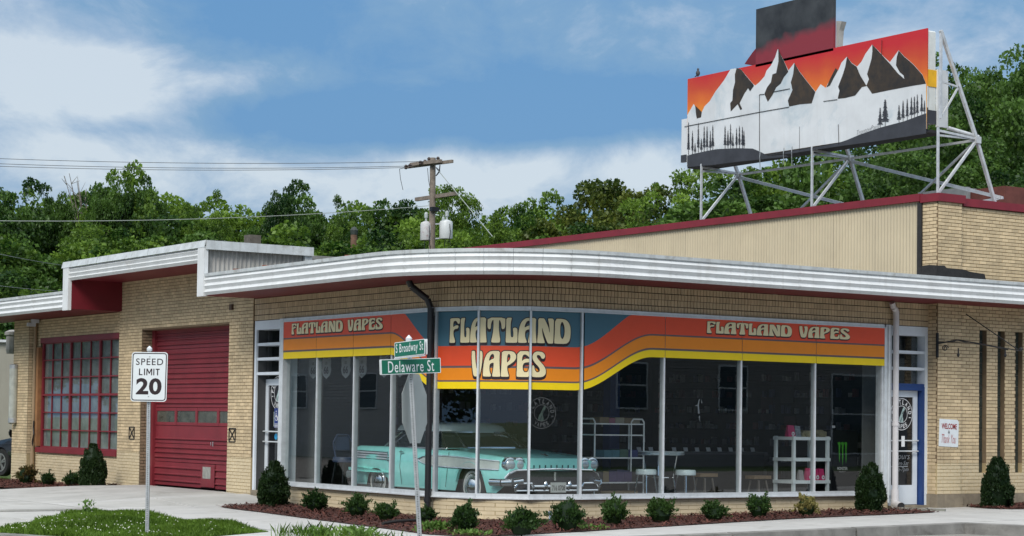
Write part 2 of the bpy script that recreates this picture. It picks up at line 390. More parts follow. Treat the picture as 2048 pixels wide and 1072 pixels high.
# pavement: a bed slab, then single flags with open joints
pave = sheet('pavement', [(-7.6, -3.6), (16, -3.6), (16, .2), (0, .2), (0, 20), (-7.6, 20)], -.035, CONC2); pave['kind'] = 'structure'
def flag(x0, x1, y0, y1, m):
    mb = MB(); nx = max(1, int((x1-x0)/.9)); ny = max(1, int((y1-y0)/.9)); g_ = .011
    xs = [x0+g_+(x1-x0-2*g_)*i/nx for i in range(nx+1)]; ys = [y0+g_+(y1-y0-2*g_)*j/ny for j in range(ny+1)]
    V = [(x, y, gz(x, y)) for y in ys for x in xs]; k = nx+1
    Fs = [(j*k+i, j*k+i+1, (j+1)*k+i+1, (j+1)*k+i) for j in range(ny) for i in range(nx)]
    mb.add(V, Fs)
    ring = [(xs[0], ys[0]), (xs[-1], ys[0]), (xs[-1], ys[-1]), (xs[0], ys[-1])]
    for (a, b), (c, d) in zip(ring, ring[1:]+ring[:1]): mb.add([(a, b, gz(a, b)), (c, d, gz(c, d)), (c, d, gz(c, d)-.03), (a, b, gz(a, b)-.03)], [(0, 1, 2, 3)])
    mb.build('flagstone', m, pave)
y = -3.45
while y < 6.0:
    flag(-3.75, -1.88, y, y+1.85, CONC); flag(-1.88, -.06, y, y+1.85, CONC) if y > -1 else None
    y += 1.85
x = -1.88
while x < 15.5:
    flag(x, x+1.85, -3.45, -1.7, CONC); flag(x, x+1.85, -1.7, -.06 if x > -.2 else -.1, CONC) if x > -.2 else None
    x += 1.85
flag(-1.88, -.03, -1.6, -.1, CONC)
# the drive up to the garage and its neighbours
for a, b in ((6.0, 8.6), (8.6, 11.2), (11.2, 13.9)):
    for c, d in ((-7.4, -3.75), (-3.75, -.06)): flag(c, d, a, b, CONC2)
for a in (13.9, 16.5): flag(-7.4, -3.4, a, a+2.6, CONC2)
# kerb along the second street with its outward turn, lengths butted
kerb = thing('kerb', None, None, kind='structure')
def kerb_run(p, q, h0=0.0):
    p, q = Vector((*p, 0)), Vector((*q, 0)); n = max(1, round((q-p).length/2.4)); 
    for i in range(n):
        a = p.lerp(q, i/n+.002); b = p.lerp(q, (i+1)/n-.002); d = (b-a).normalized(); s_ = Vector((d.y, -d.x, 0))*.15
        mb = MB(); za, zb_ = gz(a.x, a.y)+.005-h0, gz(b.x, b.y)+.005-h0
        V = [(a.x, a.y, za), (b.x, b.y, zb_), (b.x+s_.x*.9, b.y+s_.y*.9, zb_-.01), (a.x+s_.x*.9, a.y+s_.y*.9, za-.01), (a.x, a.y, -.3), (b.x, b.y, -.3), (b.x+s_.x, b.y+s_.y, -.3), (a.x+s_.x, a.y+s_.y, -.3)]
        mb.add(V, [(0, 1, 2, 3), (3, 2, 6, 7), (0, 3, 7, 4), (1, 5, 6, 2), (0, 4, 5, 1)])
        mb.build('kerbstone', KERBM, kerb)
kerb_run((-3.0, -3.47), (6.2, -3.47)); kerb_run((6.2, -3.47), (6.55, -4.6)); kerb_run((6.55, -4.6), (7.3, -6.2))
kerb_run((-7.55, 20), (-7.55, 1.0)); kerb_run((-7.55, 1.0), (-6.3, -2.4)); kerb_run((-6.3, -2.4), (-3.0, -3.47))
sheet('pavement_ramp', [(6.22, -3.46), (16, -3.46), (16, -7.5), (7.6, -7.2), (7.3, -6.2), (6.56, -4.6)], -.002, CONC, step=.8)['kind'] = 'structure'
TACT = pm('red_tactile_plastic', (.42, .035, .045), .6, var=.1)
mb = MB()
a0 = Vector((7.35, -3.66, 0)); ex = Vector((.78, -.62, 0)).normalized(); ey = Vector((.62, .78, 0)).normalized()
z_ = gz(7.4, -3.9)+.004
mb.obox((a0+ex*.6+ey*-.3+Vector((0, 0, z_))), ex*.6, ey*.32, (0, 0, .006))
for i in range(10):
    for j in range(5): mb.lathe(a0+ex*(.07+i*.118)+ey*(-.56+j*.13)+Vector((0, 0, z_+.006)), [(.02, 0), (.012, .006)], n=6)
tag(mb.build('tactile_paving', TACT), 'red studded warning pad set in the pavement ramp by the right edge', 'tactile pad')

# ------------------------------------------------------------------ mulch beds
MULCH = pm('red_brown_bark_mulch', (.088, .030, .021), .95, var=.45, scale=20, rnd=.55)
MULCHB = pm('mulch_bed_base', (.06, .022, .016), .95, var=.4, scale=18, bump=.8, bscale=50)
def inside(p, poly):
    x, y = p; c = False; n = len(poly)
    for i in range(n):
        x1, y1 = poly[i]; x2, y2 = poly[i-1]
        if (y1 > y) != (y2 > y) and x < (x2-x1)*(y-y1)/(y2-y1)+x1: c = not c
    return c
def mulch(name, pts, label, n):
    t = thing(name, label, 'mulch bed', kind='stuff')
    mb = MB()
    sheet('bed_base', pts, .012, MULCHB, t)
    xs = [p[0] for p in pts]; ys = [p[1] for p in pts]; k = 0; rg = random.Random(5)
    while k < n:
        x, y = rg.uniform(min(xs), max(xs)), rg.uniform(min(ys), max(ys))
        if not inside((x, y), pts) and not inside((x+rg.uniform(-.1, .1), y+rg.uniform(-.1, .1)), pts): k += 1 if rg.random() < .5 else 0; continue
        k += 1
        a = rg.uniform(0, 6.28); l_ = rg.uniform(.015, .05); w_ = rg.uniform(.006, .014); ti = rg.uniform(-.7, .7)
        d = Vector((math.cos(a)*math.cos(ti), math.sin(a)*math.cos(ti), math.sin(ti))); sd_ = Vector((-math.sin(a), math.cos(a), rg.uniform(-.4, .4)))
        c = Vector((x, y, gz(x, y)+rg.uniform(.015, .045)))
        up = d.cross(sd_).normalized()*.006
        mb.add([c-d*l_-sd_*w_, c-d*l_+sd_*w_, c+d*l_+sd_*w_*.6, c+d*l_-sd_*w_*.6, c+up], [(0, 1, 4), (1, 2, 4), (2, 3, 4), (3, 0, 4)], tone=rg.random()**1.5)
    mb.build('bark_chips', MULCH, t)['kind'] = 'stuff'
BED1 = [(-1.50, 5.75), (-1.62, 5.0), (-1.70, 3.9), (-1.95, 1.6), (-2.2, -.9), (-2.34, -2.1), (-2.2, -2.62), (-1.8, -2.8), (-1.2, -2.68), (-.4, -2.45), (.75, -2.2), (1.9, -2.0), (3.2, -1.75), (4.6, -1.5), (5.9, -1.42), (7.2, -1.38), (7.85, -1.30), (8.1, -1.12), (8.02, -.7), (7.92, -.02), (1.55, -.02), (.7, .3), (.25, .8), (-.02, 1.5), (-.02, 6.3), (-.5, 6.25), (-1.1, 6.05)]
mulch('mulch_bed', BED1, 'long curved red mulch bed with small shrubs wrapping under the corner shop window', 15000)
BED2 = [(-.02, 13.6), (-.02, 19.2), (-1.0, 19.2), (-1.9, 18.0), (-2.1, 16.0), (-1.9, 14.6), (-1.2, 13.4), (-.3, 12.9)]
mulch('mulch_bed', BED2, 'red mulch bed below the barred garage window at the far left', 3500)
BED3 = [(9.62, -.9), (9.8, -1.25), (10.8, -1.6), (16, -1.65), (16, -.17), (9.75, -.23)]
mulch('mulch_bed', BED3, 'red mulch bed under the slit windows at the right edge', 5000)

# ------------------------------------------------------------------ grass
GR = leafmat('grass_blades', (.06, .13, .012), (.20, .34, .045), .3)
def grass(name, poly, n, hgt, label, zf=gz, seed=3, dz=-.02):
    rg = np.random.default_rng(seed); P = np.array(poly); lo, hi = P.min(0), P.max(0)
    pts = rg.uniform(lo, hi, (n*3, 2)); ok = np.array([inside(p, poly) for p in pts]); pts = pts[ok][:n]; n = len(pts)
    z = np.array([zf(*p) for p in pts])+dz
    a = rg.uniform(0, 6.28, n); h = hgt*rg.uniform(.45, 1.25, n)*(1+.5*np.sin(pts[:, 0]*3+1)*np.sin(pts[:, 1]*2.3)); wd = rg.uniform(.003, .006, n); lean = rg.uniform(.1, .7, n)*h
    base = np.c_[pts, z]; s_ = np.c_[np.cos(a)*wd, np.sin(a)*wd, np.zeros(n)]; ln = np.c_[-np.sin(a)*lean, np.cos(a)*lean, np.zeros(n)]
    up = np.c_[np.zeros(n), np.zeros(n), h]
    V = np.stack([base-s_, base+s_, base+s_*.7+ln*.35+up*.6, base+ln+up, base-s_*.7+ln*.35+up*.6], 1).reshape(-1, 3)
    i = np.arange(n)*5; F4 = np.stack([i, i+1, i+2, i+3, i+4], 1)
    o = np_mesh(name, V, F4, GR, rg.uniform(0.1, .9, n)); o['kind'] = 'stuff'; tag(o, label, 'grass'); return o
G1 = [(-7.5, .6), (-6.6, 1.45), (-5.25, 3.6), (-4.3, 5.0), (-3.82, 5.45), (-3.76, 3.4), (-3.77, .66), (-3.95, -.78), (-4.9, -1.35), (-6.2, -2.2), (-7.3, .2)]
sheet('pavement_corner', [(-3.78, .3), (-3.97, -.80), (-4.92, -1.38), (-6.2, -2.26), (-4.6, -2.9), (-3.78, -3.3)], -.003, CONC)['kind'] = 'structure'
sheet('lawn', G1, .0, LAWN)['kind'] = 'structure'
grass('grass', G1, 60000, .075, 'bright mown grass verge with white clover around the speed limit sign')
# white clover heads
mb = MB(); rg = random.Random(8)
for k in range(520):
    x, y = rg.uniform(-7.4, -3.9), rg.uniform(-2.5, 4.4)
    if not inside((x, y), G1) or rg.random() > (1.0 if x < -5.6 else .25): continue
    z = gz(x, y)+rg.uniform(.05, .09); r = rg.uniform(.006, .010)
    mb.lathe((x, y, z), [(r*.5, -r*.6), (r, 0), (r*.5, r*.7)], n=5)
o = mb.build('clover_flowers', pm('clover_white', (.72, .72, .62), .8)); o['kind'] = 'stuff'; tag(o, 'scattered white clover heads in the grass verge', 'flowers')
G0 = [(-7.5, 19.2), (-.1, 19.4), (-.1, 40), (-7.5, 40)]
sheet('lawn', G0, -.03, LAWN)['kind'] = 'structure'
G2 = [(-3.3, 14.0), (-2.1, 14.6), (-2.1, 17), (-1.9, 18), (-.9, 19.3), (-.1, 19.5), (-.2, 24), (-3.3, 24)]
grass('grass', G2, 26000, .07, 'strip of grass beside the parked cars at the far left', seed=5, dz=-.03)

# ================================================================== the corner building
B = thing('corner_shop_building', 'low cream brick corner shop with curved striped window front and white ribbed canopy', 'building')
CV = [(0, 6.45), (0, 1.45), (.265, .683), (.846, .169), (1.665, 0), (8.0, 0)]
CVs = [0]
for a, b in zip(CV, CV[1:]): CVs.append(CVs[-1]+math.dist(a, b))
def PS(s, z, off=0.0):
    i = 0
    while i < len(CV)-2 and s > CVs[i+1]: i += 1
    a, b = Vector(CV[i]), Vector(CV[i+1]); d = (b-a).normalized(); n = Vector((d.y, -d.x)); p = a + d*(s-CVs[i]) + n*off
    return Vector((p.x, p.y, z))
def frame_at(i): a, b = Vector(CV[i]), Vector(CV[i+1]); d = (b-a).normalized(); return d, Vector((d.y, -d.x))
def arc_path(off, y_top, x_end, n=18, c=1.55):
    pts = [(-off, y_top), (-off, c)]; r = c+off
    for i in range(1, n): t = math.pi/2*i/n; pts.append((c-r*math.cos(t), c-r*math.sin(t)))
    return pts + [(c, -off), (x_end, -off)]
BRPARTS = []      # bricks that may become parts
def brick_wall(name, O, d, n, Ln, z0, z1, holes=(), mat=BRICK, mortar=MORTAR, parent=B, bw=.165, bh=.061, soldier=False, thick=.22, single=False, seed=1, back=True, lab=None):
    O = Vector(O); d = Vector(d); n = Vector(n); rg = random.Random(seed)
    us = sorted({0, Ln} | {max(0, min(Ln, h[0])) for h in holes} | {max(0, min(Ln, h[1])) for h in holes})
    zs = sorted({z0, z1} | {max(z0, min(z1, h[2])) for h in holes} | {max(z0, min(z1, h[3])) for h in holes})
    mb = MB()
    def W(u, z, k): p = O + d*u + n*k; return (p.x, p.y, z)
    for a, b in zip(us, us[1:]):
        for c, e_ in zip(zs, zs[1:]):
            if any(h[0] <= (a+b)/2 <= h[1] and h[2] <= (c+e_)/2 <= h[3] for h in holes): continue
            V = [W(a, c, 0), W(b, c, 0), W(b, e_, 0), W(a, e_, 0), W(a, c, -thick), W(b, c, -thick), W(b, e_, -thick), W(a, e_, -thick)]
            mb.add(V, [(0, 1, 2, 3), (5, 4, 7, 6), (0, 4, 5, 1), (2, 6, 7, 3), (0, 3, 7, 4), (1, 5, 6, 2)])
    wall = mb.build(name, mortar, parent)
    mb = MB(); k = 0; z = z0; J = .009 if not soldier else .007
    H_, W_ = (bh, bw)
    while z < z1-.01:
        zt_ = min(z+H_, z1); zc = (z+zt_)/2
        iv = [(0, Ln)]
        for h in holes:
            if h[2] < zc < h[3]:
                nv = []
                for a, b in iv:
                    if h[1] <= a or h[0] >= b: nv.append((a, b)); continue
                    if h[0] > a: nv.append((a, h[0]))
                    if h[1] < b: nv.append((h[1], b))
                iv = nv
        for a, b in iv:
            st = math.floor(a/W_)*W_ - (W_/2 if (k % 2 and not soldier) else 0)
            u = st
            while u < b:
                p, q = max(u, a), min(u+W_, b)
                if q-p > .03:
                    dp = .006+rg.random()*.004; tn = rg.random() if rg.random() < .9 else rg.random()*.3
                    f0, f1 = p+J/2, q-J/2; g0, g1 = z+J/2, zt_-J/2
                    V = [W(f0, g0, -.001), W(f1, g0, -.001), W(f1, g1, -.001), W(f0, g1, -.001), W(f0+.0015, g0+.0015, dp), W(f1-.0015, g0+.0015, dp), W(f1-.0015, g1-.0015, dp), W(f0+.0015, g1-.0015, dp)]
                    Fq = [(4, 5, 6, 7), (0, 1, 5, 4), (1, 2, 6, 5), (2, 3, 7, 6), (3, 0, 4, 7)]
                    if single and q-p > .12: BRPARTS.append((Vector(V[4]), wall, V, Fq, tn, mat))
                    else: mb.add(V, Fq, tone=tn)
                u += W_
        z += H_; k += 1
    if mb.v: mb.build('brick_courses', mat, wall)['kind'] = 'stuff'
    return wall
A_D, A_N = (0, -1, 0), (-1, 0, 0); B_D, B_N = (1, 0, 0), (0, -1, 0)
# -- garage wing: u runs from Y=19.18 towards the corner
GARY = (12.42, 8.52)      # garage opening in Y
# window bay (recessed .18), pier, garage wall
PX = -.18
brick_wall('pilaster', (PX, 19.18, 0), A_D, A_N, .94, .62, 3.60, seed=2, thick=.4)
brick_wall('pilaster_base', (PX, 19.18, 0), A_D, A_N, .94, -.15, .62, mat=BRICK_LOW, mortar=MORTAR_L, seed=3, thick=.4)
brick_wall('pilaster_return', (PX, 18.24, 0), (1, 0, 0), (0, -1, 0), .18, .62, 3.60, seed=4, thick=.2)
brick_wall('window_bay_wall', (0, 18.24, 0), A_D, A_N, 4.70, .62, 3.60, holes=[(.24, 4.62, .72, 3.17)], seed=5)
brick_wall('window_bay_base', (0, 18.24, 0), A_D, A_N, 4.70, -.15, .62, mat=BRICK_LOW, mortar=MORTAR_L, seed=6)
u0 = 13.55-GARY[0]; u1 = 13.55-GARY[1]; lg = 13.55-7.56
brick_wall('garage_wall', (-.03, 13.55, 0), A_D, A_N, lg, .78, 4.20, holes=[(u0, u1, -.2, 3.19)], seed=7, thick=.3)
brick_wall('garage_wall_base', (-.03, 13.55, 0), A_D, A_N, u0, -.10, .78, mat=BRICK_LOW, mortar=MORTAR_L, seed=8, thick=.3)
brick_wall('garage_wall_base', (-.03, 13.55-u1, 0), A_D, A_N, lg-u1, -.10, .78, mat=BRICK_LOW, mortar=MORTAR_L, seed=81, thick=.3)
brick_wall('garage_jamb', (-.03, GARY[0], 0), (1, 0, 0), (0, -1, 0), .30, .0, 3.19, mat=pm('brown_jamb_brick', (.26, .19, .12), .8, var=.15, rnd=.1), seed=9, thick=.05)
brick_wall('end_wall', (0, 19.18, 0), (-1, 0, 0), (0, 1, 0), 0.01, -.15, 3.6)
# -- shop base wall: straight + arc + straight
def path_bricks(name, pts, z0, z1, soldier, mat, mortar, bw, bh, seed, thick=.15):
    pts = [Vector((x, y, 0)) for x, y in pts]; wall = None; rg = random.Random(seed)
    mb = MB(); mc = MB(); sacc = 0
    for a, b in zip(pts, pts[1:]):
        d = (b-a).normalized(); n = Vector((d.y, -d.x, 0)); l_ = (b-a).length
        def W(u, z, k): p = a + d*u + n*k; return (p.x, p.y, z)
        V = [W(0, z0, 0), W(l_, z0, 0), W(l_, z1, 0), W(0, z1, 0), W(0, z0, -thick), W(l_, z0, -thick), W(l_, z1, -thick), W(0, z1, -thick)]
        mb.add(V, [(0, 1, 2, 3), (5, 4, 7, 6), (0, 4, 5, 1), (2, 6, 7, 3)] + ([(0, 3, 7, 4)] if a == pts[0] else []) + ([(1, 5, 6, 2)] if b == pts[-1] else []))
        z = z0; k = 0
        while z < z1-.01:
            zt_ = min(z+bh, z1); off = (bw/2 if k % 2 else 0) if not soldier else (.12*bw*(k % 2))
            s = math.floor((sacc+off)/bw)*bw-off
            while s < sacc+l_:
                p, q = max(s, sacc)-sacc, min(s+bw, sacc+l_)-sacc
                if q-p > .012:
                    jj = .0045 if soldier else .0035; J0 = jj if s >= sacc else 0; J1 = jj if s+bw <= sacc+l_ else 0
                    if soldier: dp = .012+rg.random()*.004
                    else: dp = .004+rg.random()*.003
                    zz0, zz1 = z+.004, zt_-.004
                    if soldier and k in (0, 2): zz1 -= .006
                    Vq = [W(p+J0, zz0, -.001), W(q-J1, zz0, -.001), W(q-J1, zz1, -.001), W(p+J0, zz1, -.001), W(p+J0, zz0, dp), W(q-J1, zz0, dp), W(q-J1, zz1, dp), W(p+J0, zz1, dp)]
                    mc.add(Vq, [(4, 5, 6, 7), (0, 1, 5, 4), (1, 2, 6, 5), (2, 3, 7, 6), (3, 0, 4, 7)], tone=rg.random())
                s += bw
            z += bh; k += 1
        sacc += l_
    wall = mb.build(name, mortar, B); mc.build('brick_courses', mat, wall)['kind'] = 'stuff'; return wall
arcp = arc_path(0, 6.45, 8.12)
path_bricks('stall_riser', arcp, .025, .33, False, BRICK_LOW, MORTAR_L, .33, .061, 21)
path_bricks('soldier_course_band', arc_path(0, 7.56, 9.08), 3.212, 3.605, True, BRICK_TAN, pm('dark_mortar', (.05, .035, .025), .9), .0655, .0985, 22)
mb = MB()
ap = [Vector((x, y, 0)) for x, y in arc_path(.02, 6.45, 8.12)]
for a, b in zip(ap, ap[1:]):
    d = (b-a).normalized(); n = Vector((d.y, -d.x, 0)); mb.obox((a+b)/2 + n*-.08+Vector((0, 0, -.14)), d*((b-a).length/2+.003), n*.1, (0, 0, .163))
mb.build('concrete_foundation', CONC_OLD, B)

# -- main block at the right: pilaster and wall of single bricks
MX, MY = 9.07, -.22
SL = [(10.16+i*.462, 10.16+.18+i*.462) for i in range(11)]
holes = [(a-9.66, b-9.66, .70, 3.20) for a, b in SL]
brick_wall('main_pilaster', (MX, MY, 0), B_D, B_N, .59, .87, 3.90, seed=31, single=True, thick=.3)
brick_wall('main_pilaster_upper', (MX, MY, 0), B_D, B_N, .59, 3.98, 5.37, seed=32, single=True, thick=.3)
brick_wall('main_pilaster_base', (MX, MY, 0), B_D, B_N, .59, .34, .87, mat=BRICK_LOW, mortar=MORTAR_L, seed=33, thick=.3, single=True)
brick_wall('pilaster_side', (MX+.002, .14, 0), (0, -1, 0), (-1, 0, 0), .352, .34, 5.37, seed=34, thick=.05)
brick_wall('main_wall', (9.66, MY+.05, 0), B_D, B_N, 6.3, .87, 3.90, holes=holes, seed=35, single=True, thick=.25)
brick_wall('main_wall_upper', (9.66, MY+.05, 0), B_D, B_N, 6.3, 3.98, 5.33, seed=36, single=True, thick=.25)
brick_wall('main_wall_base', (9.66, MY+.05, 0), B_D, B_N, 6.3, .34, .87, holes=holes, mat=BRICK_LOW, mortar=MORTAR_L, seed=37, thick=.25)
BRPARTS.sort(key=lambda t: (t[0]-CAM).length - (0 if t[0].z > .3 else 9))
lim = 300; rest = {}
for i, (p, wall, V, Fq, tn, m) in enumerate(BRPARTS):
    if i < lim:
        b_ = MB(); b_.add(V, Fq, tone=tn if abs(tn-.5) > 1e-3 else .51); b_.build('brick', m, wall)
    else: rest.setdefault(wall, []).append((V, Fq, tn, m))
for wall, lst in rest.items():
    b_ = MB()
    for V, Fq, tn, m in lst: b_.add(V, Fq, tone=tn)
    b_.build('brick_courses', lst[0][3], wall)['kind'] = 'stuff'
mb = MB(); mb.box(MX-.02, MX+.62, MY-.03, .3, -.2, .34); mb.box(MX+.62, 16, MY+.02, .3, -.2, .34)
mb.build('concrete_plinth', CONC_OLD, B)
# slit windows of stacked glass blocks
GB = pm('dark_glass_block', (.035, .045, .04), .08, var=.3, scale=9, spec=.8)
for a, b in SL:
    mb = MB(); mb.box(a+.001, b-.001, MY+.145, MY+.26, .702, 3.198, 0)
    s_ = mb.build('slit_window', pm('slit_mortar', (.09, .085, .07), .9), B)
    for k in range(13):
        g_ = MB(); g_.box(a+.008, b-.008, MY+.13, MY+.146, .706+k*.1923, .706+k*.1923+.175); g_.build('glass_block', GB, s_, bevel=.004)
# coping, corrugated side wall, tar
mb = MB(); mb.box(MX-.05, MX+.63, MY-.05, .16, 5.37, 5.51); mb.box(MX+.63, 16, MY, .1, 5.335, 5.47); mb.box(MX-.06, MX+.10, .16, 24, 5.40, 5.53)
mb.build('red_coping', RED, B)
def corrugated(name, O, d, n, Ln, z0, z1, pitch, depth, m, parent, thick=.01, seg=6):
    O, d, n = Vector(O), Vector(d), Vector(n); N_ = int(Ln/pitch*seg); V = []
    for i in range(N_+1):
        u = Ln*i/N_; k = math.sin(u/pitch*2*math.pi)*depth
        for z in (z0, z1): p = O+d*u+n*k; V.append((p.x, p.y, z))
    mb = MB(); mb.add(V, [(2*i, 2*i+2, 2*i+3, 2*i+1) for i in range(N_)])
    return mb.build(name, m, parent, smooth=False)
mb = MB(); mb.box(MX+.04, MX+.3, .16, 24, 3.9, 5.40); side = mb.build('side_wall', BLACKM, B)
y = .24
rg = random.Random(4)
while y < 23.5:
    corrugated('corrugated_sheet', (MX+.012-.004*(rg.random()), y+1.06, 0), (0, -1, 0), (-1, 0, 0), 1.05, 3.95, 5.41, .0765, .011, BEIGE, side); y += 1.065
mb = MB(); mb.poly([(MX-.035, .14, 3.97), (MX-.035, .14, 4.27), (MX-.035, -.05, 4.28), (MX-.035, -.24, 4.26), (MX-.035, -.24, 3.97)])
mb.poly([(MX-.03, MY-.015, 3.97), (MX-.03, MY-.015, 4.26), (MX+.14, MY-.015, 4.27), (MX+.2, MY-.015, 4.23), (MX+.62, MY-.015, 4.22), (MX+.62, MY-.015, 3.97)])
mb.poly([(MX+.6, MY+.035, 3.97), (MX+.6, MY+.035, 4.24), (MX+.85, MY+.035, 4.20), (MX+1.2, MY+.035, 4.18), (MX+1.28, MY+.035, 3.97)])
mb.box(MX-.04, MX+.01, .135, .235, 3.97, 5.37)
mb.build('tar_flashing', TAR, B)

# -- roofs and ceilings
ROOF = pm('grey_roof_felt', (.20, .20, .19), .9, var=.2, bump=.3)
FO = 1.15
fp = arc_path(FO-.06, 7.5, 16)
mb = MB()
ring = [(x, y) for x, y in fp[:-1]] + [(MX, -FO+.06), (MX, 7.5)]
for z, nm in ((3.955, 0),): mb.poly([(x, y, z) for x, y in ring])
mb.box(MX, 16, -FO+.05, MY-.01, 3.90, 3.955)
mb.box(-FO+.05, MX, 13.6, 24, 3.90, 3.95); mb.box(-FO+.05, MX, 7.55, 13.6, 4.38, 4.45)
mb.box(MX+.1, 20, .1, 24, 5.0, 5.1)
mb.build('flat_roof', ROOF, B)
mb = MB()
sp = arc_path(FO-.03, 7.5, 16)
mb.poly([(x, y, 3.608) for x, y in sp[:-1]] + [(MX, -FO+.03, 3.608), (MX, .0, 3.608), (1.5, .0, 3.608), (.45, .45, 3.608), (0, 1.5, 3.608), (0, 7.5, 3.608)])
mb.box(MX, 16, -FO+.03, MY+.1, 3.608, 3.63)
mb.box(-FO+.03, .02, 13.45, 24, 3.606, 3.63)
mb.box(-FO+.03, .02, 7.5, 13.45, 4.19, 4.21)
mb.box(-FO+.03, .02, 13.44, 13.47, 3.61, 4.19)
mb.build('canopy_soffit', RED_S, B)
# fascia: three folded ribs
def fascia(name, pts, z0, parent=B, cap=True, h=.105):
    prof = []
    for k in range(3): prof += [(0, z0+h*k), (.042, z0+h*k+.052)]
    prof += [(.0, z0+3*h), (.012, z0+3*h+.004), (.012, z0+3*h+.012)]
    V = []; nrm = []
    P = [Vector((x, y, 0)) for x, y in pts]
    for i in range(len(P)):
        a = (P[i]-P[i-1]).normalized() if i else (P[1]-P[0]).normalized(); b = (P[i+1]-P[i]).normalized() if i < len(P)-1 else a
        d = (a+b).normalized(); nrm.append(Vector((d.y, -d.x, 0)))
    for p, n in zip(P, nrm):
        for o_, z in prof: q = p+n*o_; V.append((q.x, q.y, z))
    k = len(prof); Fs = [(i*k+j, (i+1)*k+j, (i+1)*k+j+1, i*k+j+1) for i in range(len(P)-1) for j in range(k-1)]
    mb = MB(); mb.add(V, Fs)
    for i in (0, len(P)-1):
        back = P[i]-nrm[i]*.03
        idx = [i*k+j for j in range(k)]; mb.add([V[q] for q in idx]+[(back.x, back.y, prof[-1][1]), (back.x, back.y, z0)], [tuple(range(k+2))])
    f = mb.build(name, WHITE, parent)
    if cap:
        mb = MB(); zt_ = z0+3*h+.012; V = []
        for p, n in zip(P, nrm):
            for o_, z in ((.035, zt_), (.04, zt_+.05), (-.12, zt_+.062), (-.12, zt_-.03)): q = p+n*o_; V.append((q.x, q.y, z))
        mb.add(V, [(i*4+j, (i+1)*4+j, (i+1)*4+(j+1) % 4, i*4+(j+1) % 4) for i in range(len(P)-1) for j in range(4)] + [(0, 1, 2, 3), tuple(range(len(V)-1, len(V)-5, -1))])
        mb.build('drip_edge', WHITE_D, f)
    return f
fpth = arc_path(FO, 7.42, 16, n=24)
# split the long fascia in sheets at visible joints
def cut(path, L0, L1):
    out = []; acc = 0
    for a, b in zip(path, path[1:]):
        l_ = math.dist(a, b)
        if acc+l_ > L0 and acc < L1:
            t0 = max(0, (L0-acc)/l_); t1 = min(1, (L1-acc)/l_)
            p = (a[0]+(b[0]-a[0])*t0, a[1]+(b[1]-a[1])*t0); q = (a[0]+(b[0]-a[0])*t1, a[1]+(b[1]-a[1])*t1)
            if not out: out.append(p)
            out.append(q)
        acc += l_
    return out
tot_l = sum(math.dist(a, b) for a, b in zip(fpth, fpth[1:])); s = 0; L_ARC = 7.42-1.55
breaks = [0, 2.9, L_ARC]
while breaks[-1] < L_ARC+4.1: breaks.append(breaks[-1]+.425)
while breaks[-1] < tot_l-2.6: breaks.append(breaks[-1]+2.5)
breaks[-1] = tot_l
for a, b in zip(breaks, breaks[1:]): fascia('canopy_fascia', cut(fpth, a+.002, b-.002), 3.60)
fascia('canopy_fascia', [(-FO, 24), (-FO, 18.6)], 3.60); fascia('canopy_fascia', [(-FO, 18.59), (-FO, 13.72)], 3.60)
fascia('upper_canopy_fascia', [(-FO, 13.5), (-FO, 10.3)], 4.175, h=.082, cap=False); fascia('upper_canopy_fascia', [(-FO, 10.29), (-FO, 7.42)], 4.175, h=.082, cap=False)
mb = MB(); mb.box(-FO-.045, -FO+.03, 13.44, 13.72, 3.585, 4.45); mb.build('canopy_corner_trim', WHITE, B)
mb = MB(); mb.box(-FO-.05, -FO+.03, 7.18, 7.44, 3.585, 4.45); mb.build('canopy_corner_trim', WHITE, B)
mb = MB(); 
for a, b in ((13.8, 12.0), (11.99, 9.6), (9.59, 7.16)): mb.add([(-FO-.055, a, 4.435), (-FO-.055, b, 4.435), (-FO-.02, b, 4.56), (-FO-.02, a, 4.56), (-FO+.35, a, 4.57), (-FO+.35, b, 4.57)], [(0, 1, 2, 3), (3, 2, 5, 4)])
mb.box(-FO-.02, .93, 7.14, 7.2, 4.40, 4.555); mb.box(-FO+.0, .93, 7.2, 7.5, 4.545, 4.56)
mb.box(.78, .93, 7.19, 7.26, 3.95, 4.40)
mb.build('upper_canopy_capping', WHITE_D, B)
mb = MB(); mb.box(-FO, .9, 7.30, 7.36, 3.95, 4.41); sd_ = mb.build('upper_side_wall', BLACKM, B)
corrugated('corrugated_sheet', (-FO, 7.27, 0), (1, 0, 0), (0, -1, 0), 2.0, 3.96, 4.41, .085, .016, GREYCOR, sd_)
mb = MB(); mb.box(-FO+.1, -.2, 7.05, 7.26, 3.955, 3.99); mb.box(-.4, -.1, 6.8, 7.0, 3.95, 4.0); mb.build('roof_flashing', WHITE_D, B)
mb = MB()
for q in ((-1.155, 6.03, 3.99), (-1.155, 4.95, 3.99), (-1.155, 2.2, 3.985)): mb.box(q[0]-.03, q[0]+.06, q[1]-.03, q[1]+.05, q[2]-.05, q[2]+.005)
mb.build('rusted_patches', pm('rust', (.22, .07, .035), .9), B)

